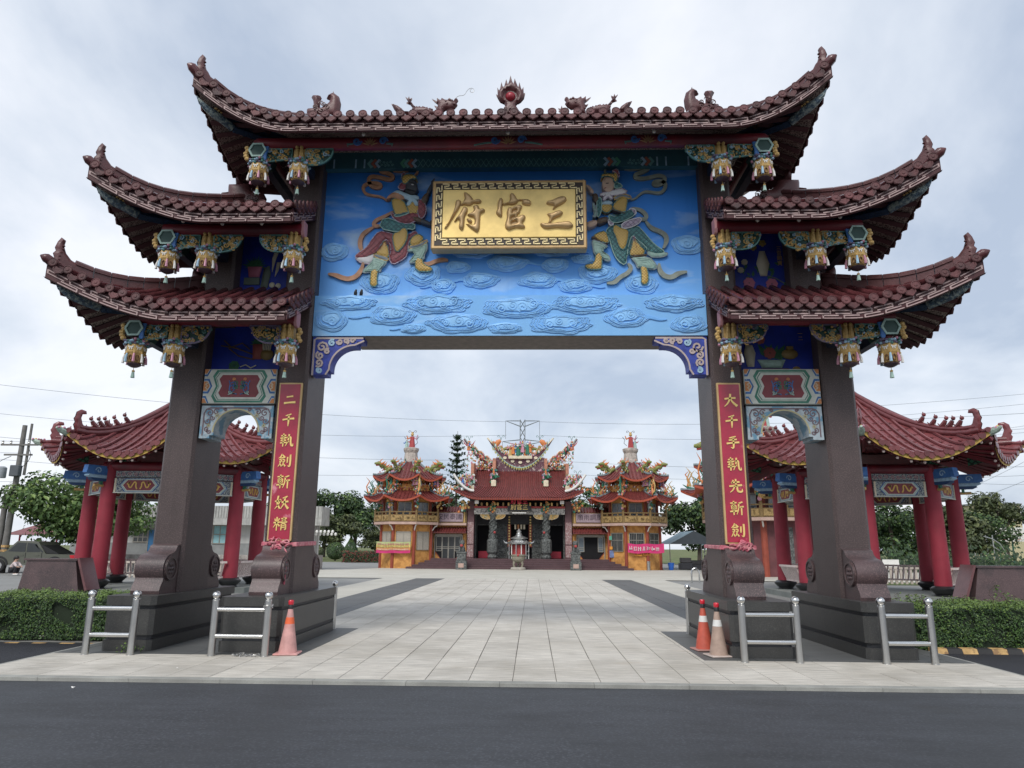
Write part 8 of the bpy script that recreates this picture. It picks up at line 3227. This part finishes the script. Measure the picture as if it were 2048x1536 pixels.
MB().box(-34, -15, 38.2, 42.2, -.05, .95).build('terrace', mat('terrace_stone', (.30, .27, .25), .8, var=.4, scale=2.5, c2=(.42, .40, .37), c2scale=3), wb)


def flat_win(parent, px0, py0, px1, py1, Y, m, nm='window', cols=2, rows=1):
	a, c = atY(px0, py0, Y), atY(px1, py1, Y)
	o = MB().box(a.x, c.x, Y - .04, Y, c.z, a.z).build(nm, m, parent)
	f = MB()
	for i in range(cols + 1):
		x = lerp(a.x, c.x, i / cols)
		f.box(x - .03, x + .03, Y - .07, Y - .035, c.z, a.z)
	for i in range(rows + 1):
		z = lerp(c.z, a.z, i / rows)
		f.box(a.x - .03, c.x + .03, Y - .075, Y - .04, z - .03, z + .03)
	f.build('frame', M_frame, o)
	return o


flat_win(wb, 269, 1064, 295, 1084, 40.58, M_dkglass, cols=3, rows=2)
flat_win(wb, 299, 1058, 307, 1104, 40.58, mat('door_blue', (.04, .16, .34), .5), 'door', 1, 1)
flat_win(wb, 429, 1051, 452, 1087, 40.58, mat('pane_teal', (.30, .52, .56), .15), cols=2, rows=2)
for px_ in (296, 305):
	c = atY(px_, 1041, 39.56)
	MB().ribbon(circ(0, 0, .17, 14) + [(.17, 0)], .07, front(39.56, c.x, c.z), 0, .06).build('round_vent', M_black, wb)
b = MB()
for i in range(14):
	b.ball((-15.4 + .28 * (i % 7), 39.8 + .8 * (i // 7), 2.60 - .16 * (i // 7)), (.10, .10, .12), 7, 5)
b.build('string_lanterns', M_white, wb, kind='stuff')
for x, y in ((-15.2, 39.9), (-15.2, 41.4)):
	MB().tube([(x, y, 0), (x, y, 3.1)], .09, 8).build('post', M_wall, wb)
# red-roofed shelter at far left
t = thing('red_shelter', 'low red roofed shelter half hidden by the pale tree', 'shelter', (-36, 47, 0))
MB().add([(-41, 44.5, 2.3), (-30, 44.5, 2.3), (-31, 47, 3.2), (-40, 47, 3.2), (-30, 49.5, 2.3), (-41, 49.5, 2.3)], [(0, 1, 2, 3), (3, 2, 4, 5), (0, 3, 5), (1, 4, 2)]).build('roof', M_rt, t)
for x in (-40, -37, -34, -31):
	MB().tube([(x, 45, 0), (x, 45, 2.3)], .07, 6).build('post', M_redcol, t)

# ------------------------------------------------------------------ utility pole and wires
M_pole = mat('pole_concrete', (.16, .155, .145), .85, var=.2, scale=3)
M_wire = mat('wire_grey', (.22, .24, .27), .6)
x, y = -30.3, 30.5
up_ = thing('utility_pole', 'leaning-looking concrete power pole with a transformer at far left', 'utility pole', (x, y, 0))
MB().tube([(x, y, -.2), (x, y, 8.6)], [.20, .13], 12).build('pole', M_pole, up_, smooth=True)
MB().tube([(x + .42, y, 5.6), (x + .42, y, 8.7)], [.08, .07], 8).build('second_mast', M_pole, up_, smooth=True)
MB().tube([(x - .5, y + .1, -.2), (x - .5, y + .1, 4.4)], [.18, .15], 10).build('stub_pole', M_pole, up_, smooth=True)
for z, L in ((7.35, 1.2), (6.75, .9)):
	MB().box(x - L, x + L * .9, y - .16, y - .08, z, z + .1).build('crossarm', M_pole, up_)
for i, xx in enumerate((-1.1, -.6, .5, .95)):
	MB().lathe([(.04, 0), (.07, .05), (.05, .1), (.07, .15), (.03, .22)], 8, (x + xx, y - .12, 7.45)).build('insulator', M_steelb, up_, smooth=True)
MB().lathe([(.24, 0), (.26, .05), (.26, .6), (.15, .68)], 12, (x - .75, y - .3, 5.4)).build('transformer', mat('transformer_grey', (.30, .33, .35), .5), up_, smooth=True, sharp=40)
MB().bbox(x - .2, x + .35, y - .45, y - .1, 5.5, 6.15, .03).build('switch_box', mat('box_dark', (.08, .09, .10), .5), up_)
for k, (a, c) in enumerate((((-1.3, 7.3), (-.9, 5.6)), ((.6, 7.2), (.2, 5.9)), ((-.4, 6.7), (-1.2, 5.9)))):
	MB().tube([(x + lerp(a[0], c[0], i / 10) + .35 * math.sin(pi * i / 10) * (1 if k == 1 else -1), y - .2, lerp(a[1], c[1], i / 10)) for i in range(11)], .018, 5).build('jumper_cable', M_black, up_)
for z in (.9, 1.15, 1.4):
	MB().lathe([(.215, 0), (.212, .13)], 12, (x, y, z)).build('hazard_band', M_ky, up_)


def wire(label, a, c, sag=1.5, rad=.02):
	rad *= .62
	a, c = Vector(a), Vector(c)
	o = MB().tube([a.lerp(c, i / 24) - Vector((0, 0, sag * 4 * (i / 24) * (1 - i / 24))) for i in range(25)], rad, 4).build('power_line', M_wire)
	tag(o, label, 'wire', 'power lines')


for i, (z, lab) in enumerate(((7.6, 'power line leaving the left pole top'), (6.9, 'power line leaving the left pole crossarm'), (5.2, 'low cable leaving the left pole'))):
	wire(lab, (x, y - .1, z), (-60, 12, z + .8), .6, .015)
# pylon far behind the temple
px_, py_ = 0.6, 150
pz = atY(1045, 840, py_).z
pylon = thing('transmission_pylon', 'lattice steel transmission tower rising behind the temple ridge', 'pylon', (atY(1045, 900, py_).x, py_, 0))
pxx = atY(1045, 900, py_).x
M_pyl = mat('pylon_steel', (.24, .26, .28), .6)
def leg_r(z):
	return lerp(3.2, .55, min(1, z / (pz * .72))) if z < pz * .72 else .55
b = MB()
zs = [0, 5, 10, 14, 17.5, 20.5, 23, 25.2, 27.2, 29]
for i in range(len(zs) - 1):
	z0, z1 = zs[i] / 29 * pz, zs[i + 1] / 29 * pz
	r0, r1 = leg_r(z0), leg_r(z1)
	for a in range(4):
		s0 = ((-1, -1), (1, -1), (1, 1), (-1, 1))[a]
		s1 = ((-1, -1), (1, -1), (1, 1), (-1, 1))[(a + 1) % 4]
		A0, A1 = (pxx + s0[0] * r0, py_ + s0[1] * r0, z0), (pxx + s0[0] * r1, py_ + s0[1] * r1, z1)
		B0, B1 = (pxx + s1[0] * r0, py_ + s1[1] * r0, z0), (pxx + s1[0] * r1, py_ + s1[1] * r1, z1)
		b.tube([A0, A1], .09, 4)
		b.tube([A0, B1], .055, 4)
		b.tube([B0, A1], .055, 4)
b.build('lattice_mast', M_pyl, pylon)
arms = []
for z, L in ((pz - .6, 3.9), (pz - 5.0, 4.6)):
	for s in (-1, 1):
		ab = MB()
		tip = (pxx + s * L, py_, z + (.4 if z > pz - 1 else 0))
		for yy in (-.5, .5):
			ab.tube([(pxx + s * .5, py_ + yy, z - .9), tip], .06, 4)
			ab.tube([(pxx + s * .5, py_ + yy, z + .4), tip], .06, 4)
		ab.tube([tip, (tip[0], tip[1], tip[2] - 4.2)], .05, 4)
		ab.build('cross_arm', M_pyl, pylon)
		arms.append((tip[0], tip[1], tip[2] - (4.2 if z < pz - 1 else .2)))
for i, a in enumerate(arms):
	s = -1 if a[0] < pxx else 1
	for j, (dz, dy) in enumerate(((0, 0), (-2.2, 6))):
		wire('power line from the pylon towards the %s, %s' % ('left' if s < 0 else 'right', ('upper pair, top wire', 'upper pair, lower wire', 'lower pair, top wire', 'lower pair, lower wire')[2 * (i // 2) + j]),
			 (a[0], a[1] + dy, a[2] + dz), (s * 170, 60 + 40 * j, a[2] + dz + (6 if s < 0 else -2 + 5 * j)), 5, .05)
for j, (p0, p1, lab) in enumerate((((1700, 815), (2060, 785), 'uppermost power line at right'), ((1700, 838), (2060, 805), 'second power line at right'), ((1905, 868), (2060, 848), 'thin power line beside the right pavilion tip'), ((1935, 870), (2060, 862), 'thin power line just below it at right'),
								   ((1930, 980), (2060, 915), 'sloping power line below the right pavilion roof, upper'), ((1930, 1005), (2060, 955), 'sloping power line below the right pavilion roof, lower'), ((1930, 965), (2060, 967), 'level power line below the right pavilion roof'))):
	a, c = atY(*p0, 95), atY(*p1, 80 if j in (4, 5) else 95)
	wire(lab, a, c + (c - a) * .3, .2, .035)

# ------------------------------------------------------------------ fences, tents, play ground, truck, person
M_fence = mat('fence_concrete', (.46, .40, .35), .8, var=.15, scale=3)
for s, x0, x1, y, lab in ((1, 13.2, 24.5, 25.2, 'low beige concrete fence behind the right pavilion'), (-1, -23.0, -14.8, 25.2, 'low beige concrete fence behind the left pavilion')):
	t = thing('concrete_fence', lab, 'fence', ((x0 + x1) / 2, y, 0), 'beige fences')
	for z0, z1 in ((.70, .80), (.16, .26)):
		MB().box(x0, x1, y - .05, y + .05, z0, z1).build('rail', M_fence, t)
	n = int((x1 - x0) / .24)
	src = None
	for i in range(n):
		M = Matrix.Translation((x0 + .12 + i * .24, y, 0))
		if src is None:
			src = MB().box(-.055, .055, -.03, .03, .0, .76).build('slat', M_fence, t)
			src.matrix_basis = M
		else:
			inst('slat', src, M, t)
for (x0, x1, y0, y1, z0, z1, lab) in ((11.2, 15.2, 46.5, 52, 1.95, 3.0, 'blue-grey canopy tent right of the temple'), (15.4, 19.5, 49, 54, 1.95, 2.9, 'second blue-grey canopy tent near the right pillar')):
	t = thing('canopy_tent', lab, 'tent', ((x0 + x1) / 2, (y0 + y1) / 2, 0), 'blue canopy tents')
	xm = (x0 + x1) / 2
	MB().add([(x0, y0, z0), (xm, y0 + .2, z1), (xm, y1, z1), (x0, y1, z0), (x1, y0, z0), (x1, y1, z0)], [(0, 1, 2, 3), (1, 4, 5, 2)]).build('canopy', mat('tent_blue', (.13, .20, .24), .6, var=.2, scale=1), t)
	MB().add([(x0, y0, z0), (x1, y0, z0), (xm, y0 + .2, z1)], [(0, 1, 2)]).build('gable_cloth', mat('tent_dark', (.03, .04, .05), .7), t)
	for xx in (x0, x1):
		for yy in (y0, y1):
			MB().tube([(xx, yy, 0), (xx, yy, z0)], .035, 6).build('post', M_steelb, t)
for i, (x, y, w, h, lab) in enumerate(((12.6, 47.6, .5, .9, 'dark stacked crates under the tent, left'), (13.6, 48.0, .7, .7, 'dark covered table under the tent'), (14.5, 47.5, .45, 1.1, 'dark upright cabinet under the tent'))):
	t = thing('tent_goods', lab, 'crate', (x, y, 0))
	MB().bbox(x - w, x + w, y - .4, y + .4, 0, h * .55, .04).build('lower_box', mat('goods_dark', (.03, .032, .04), .6), t)
	MB().bbox(x - w * .8, x + w * .8, y - .35, y + .35, h * .56, h, .04).build('upper_box', mat('goods_dark2', (.05, .05, .055), .6), t)
x, y = 11.0, 45.2
t = thing('blue_bucket', 'blue plastic bucket beside the right tower', 'bucket', (x, y, 0))
MB().lathe([(.17, 0), (.24, .50), (.26, .50), (.26, .54), (.22, .54)], 14, (x, y, 0)).build('pail', mat('bucket_blue', (.02, .12, .50), .4), t, smooth=True, sharp=40)
MB().tube([(x - .24, y, .5), (x, y - .1, .62), (x + .24, y, .5)], .012, 5).build('handle', M_steelb, t)
# steel hoop stands
for px0, px1, py0, py1, Y, lab in ((1384, 1401, 1145, 1166, 24.3, 'bent steel hoop stand on the plaza at right'), (427, 446, 1157, 1175, 17.0, 'pale square hoop stand by the left pavilion')):
	a, c = atZ(px0, py1), atZ(px1, py1 + .5)
	h = .68 if px0 > 1000 else .45
	o = MB().tube(smoothpoly([(a.x, a.y, 0), (a.x, a.y, h), (c.x, a.y, h), (c.x, a.y, 0)], 2, False), .04, 8).build('hoop_stand', M_steel if px0 > 1000 else M_conc, smooth=True)
	tag(o, lab, 'hoop stand')
# basketball boards
for px_, lab in ((2006, 'white basketball board nearer the slide'), (2033, 'white basketball board at the right edge')):
	c = atY(px_, 1069, 80)
	t = thing('basketball_hoop', lab, 'basketball hoop', (c.x, 80, 0), 'basketball hoops')
	MB().box(c.x - .95, c.x + .95, 80, 80.06, c.z - .85, c.z + .85).build('backboard', M_white, t)
	sq = [(-.3, -.5), (.3, -.5), (.3, .1), (-.3, .1), (-.3, -.5)]
	MB().ribbon(sq, .06, front(80, c.x, c.z), 0, .02).build('target_square', M_black, t)
	rg = circ(c.x, 79.65, .26, 14)
	MB().tube([(p[0], p[1], c.z - .62) for p in rg + rg[:1]], .03, 5).build('rim', M_eor, t)
	MB().tube([(c.x + .3, 81.6, 0), (c.x + .3, 81.4, c.z - .6), (c.x + .1, 80.1, c.z - .2)], .10, 8).build('pole', mat('hoop_green', (.04, .20, .16), .5), t)
# playground stair frame
t = thing('slide_frame', 'grey metal slide and stair rails in the right playground', 'slide', (44, 60, 0))
pp = [(1938, 1064), (1985, 1078), (2000, 1088), (2020, 1118)]
for dy_ in (0, 1.1):
	MB().tube([atY(a, c, 62 + dy_)[:] for a, c in pp], .06, 6).build('top_rail', M_steelb, t, smooth=True)
	MB().tube([atY(a, c + 14, 62 + dy_)[:] for a, c in pp[:3]], .05, 6).build('lower_rail', M_steelb, t, smooth=True)
for px_ in (1945, 1958, 1971, 1984):
	a = atY(px_, 1070, 62)
	MB().tube([(a.x, 62, 0), (a.x, 62, a.z)], .06, 6).build('post', M_steelb, t)
# yellow building
yb = thing('yellow_building', 'pale yellow building behind the right trees', 'building', (72, 112, 0))
a, c = atY(1955, 1010, 112), atY(2040, 1018, 112)
MB().box(a.x, c.x, 112, 124, 0, a.z).build('wall', mat('wall_yellow', (.52, .47, .30), .8), yb)
MB().box(a.x - .3, c.x + .3, 111.8, 124, a.z, a.z + .3).build('roof_edge', M_walg, yb)
for i in range(5):
	x = lerp(a.x, c.x, (i + .5) / 5)
	MB().box(x - .6, x + .6, 111.96, 112.02, a.z - 2.6, a.z - 1.2).build('window', M_dkglass, yb)
t = thing('notice_stand', 'white panel standing on the grass behind the right pavilion', 'panel', (19.6, 30, 0))
a, c = atY(1765, 1119, 30), atY(1800, 1141, 30)
MB().box(a.x, c.x, 30, 30.06, c.z, a.z).build('board', M_white, t)
for x in (a.x + .1, c.x - .1):
	MB().tube([(x, 30.1, 0), (x, 30.1, a.z)], .03, 6).build('post', M_steelb, t)

# pickup truck, seen from its side, nose to the left
tx, ty = -25.5, 29.6
tr = thing('pickup_truck', 'olive grey double cab pickup parked at far left', 'pickup truck', (tx - 2.6, ty, 0))
M_car = mat('car_olive_grey', (.115, .12, .095), .3, metal=.4, var=.05, coat=.6)
side = [(0, .55), (0, 1.02), (-1.72, 1.06), (-1.80, 1.14), (-2.25, 1.74), (-3.45, 1.78), (-4.1, 1.17), (-5.1, 1.02), (-5.32, .85), (-5.32, .45), (-.05, .42)]
Ft = frame((tx, ty, 0), (1, 0, 0), (0, 0, 1))
MB().prism([p for p in side], Ft, -1.7, 0).build('body', M_car, tr)
for pts, nm in (([(-2.05, 1.16), (-2.32, 1.62), (-2.85, 1.66), (-2.85, 1.16)], 'rear_window'), ([(-2.93, 1.16), (-2.93, 1.66), (-3.42, 1.68), (-3.92, 1.19)], 'front_window'), ([(-1.86, 1.16), (-2.36, 1.585), (-2.42, 1.56), (-1.95, 1.13)], 'quarter_glass')):
	MB().prism(pts, Ft, 0, .012).build(nm, M_dkglass, tr)
MB().prism([(-1.0, 1.05), (-1.7, 1.08), (-2.25, 1.55), (-2.0, 1.55), (-1.1, 1.12)], Ft, -1.5, -.06).build('sports_bar', M_black, tr)
for xx in (-1.15, -4.35):
	w = MB().lathe([(.36, -.12), (.38, -.05), (.38, .08), (.34, .12)], 20, (0, 0, 0), M=Matrix.Translation((tx + xx, ty + .05, .38)) @ Matrix.Rotation(pi / 2, 4, 'X')).build('wheel', mat('tyre', (.015, .015, .016), .8), tr, smooth=True, sharp=40)
	MB().lathe([(.24, .10), (.22, .135), (.06, .14)], 12, (0, 0, 0), M=Matrix.Translation((tx + xx, ty + .05, .38)) @ Matrix.Rotation(pi / 2, 4, 'X')).build('rim', M_steelb, w)
	arch = [(xx + .47 * math.cos(a), .40 + .47 * math.sin(a)) for a in [pi * i / 12 for i in range(13)]]
	MB().ribbon(arch, .10, Ft, 0, .03).build('wheel_arch', M_black, tr)
MB().prism([(-.02, .72), (-.02, 1.0), (-.32, 1.0), (-.24, .74)], Ft, 0, .02).build('tail_light', mat('light_red', (.45, .01, .02), .25), tr)
MB().box(tx + .0, tx + .14, ty + .1, ty + 1.6, .45, .62).build('bumper', M_steelb, tr)
for xx in (-2.89, -1.95):
	MB().box(tx + xx - .012, tx + xx + .012, ty - .016, ty, .55, 1.12).build('door_gap', M_black, tr)
for xx in (-2.2, -3.1):
	MB().box(tx + xx - .1, tx + xx + .1, ty - .03, ty, .95, 1.0).build('door_handle', M_car, tr)

# crouching person
pp_ = thing('person', 'person in a white top and dark trousers crouching by the pickup', 'person', tuple(atZ(26, 1150)))


def skin(name, pts, edges, m, parent, sub=2):
	me = bpy.data.meshes.new(name)
	me.from_pydata([p[:3] for p in pts], edges, [])
	me.materials.append(m)
	o = bpy.data.objects.new(name, me)
	col.objects.link(o)
	adopt(o, parent)
	md = o.modifiers.new('skin', 'SKIN')
	for i, v in enumerate(me.skin_vertices[0].data):
		v.radius = (pts[i][3], pts[i][3])
		v.use_root = i == 0
	md.use_smooth_shade = True
	o.modifiers.new('sub', 'SUBSURF').levels = sub
	o.modifiers[-1].render_levels = sub
	return o


bx_, by_ = atZ(26, 1150).x, atZ(26, 1150).y
W = lambda x, y, z, r_: (bx_ + x, by_ + y, z, r_)
body = [W(-.12, 0, .28, .12), W(-.08, 0, .45, .12), W(-.02, 0, .62, .12), W(.03, 0, .72, .05), W(.08, 0, .82, .085), W(.10, -.0, .90, .07),
		W(.08, -.16, .62, .05), W(.24, -.16, .42, .04), W(.38, -.10, .40, .03), W(.08, .16, .62, .05), W(.26, .14, .44, .04), W(.40, .06, .40, .03),
		W(-.05, -.11, .26, .085), W(.22, -.13, .44, .07), W(.12, -.13, .08, .05), W(.28, -.13, .04, .04), W(-.05, .11, .26, .085), W(.20, .13, .42, .07), W(.08, .13, .08, .05), W(.24, .13, .04, .04)]
ed = [(0, 1), (1, 2), (2, 3), (3, 4), (4, 5), (2, 6), (6, 7), (7, 8), (2, 9), (9, 10), (10, 11), (0, 12), (12, 13), (13, 14), (14, 15), (0, 16), (16, 17), (17, 18), (18, 19)]
M_skin = mat('skin_tone', (.42, .26, .19), .6)
skin('body', body, ed, M_skin, pp_)
g = .022
skin('top', [(*p[:3], p[3] + g) for p in body[:3] + [body[6], body[7], body[9], body[10]]], [(0, 1), (1, 2), (2, 3), (3, 4), (2, 5), (5, 6)], mat('cloth_pinkwhite', (.62, .52, .52), .8), pp_)
skin('trousers', [(*p[:3], p[3] + g) for p in [body[0]] + body[12:15] + body[16:19]], [(0, 1), (1, 2), (2, 3), (0, 4), (4, 5), (5, 6)], mat('cloth_dark', (.02, .02, .025), .8), pp_)
MB().ball((bx_ + .06, by_, .885), (.115, .105, .11), 10, 8).ball((bx_ - .04, by_, .84), (.06, .08, .12), 8, 6).build('hair', mat('hair_black', (.012, .01, .01), .5), pp_, smooth=True)
fc = MB()
for q in (-1, 1):
	fc.ball((bx_ + .175, by_ + q * .035, .835), .012, 6, 4)
fc.build('eyes', M_black, pp_)
MB().tube([(bx_ + .165, by_, .83), (bx_ + .19, by_, .805)], [.01, .016], 6).build('nose', M_skin, pp_)
for q in (-.13, .13):
	MB().bbox(bx_ + .08, bx_ + .34, by_ + q - .05, by_ + q + .05, -.0, .08, .02).build('shoe', M_white, pp_)
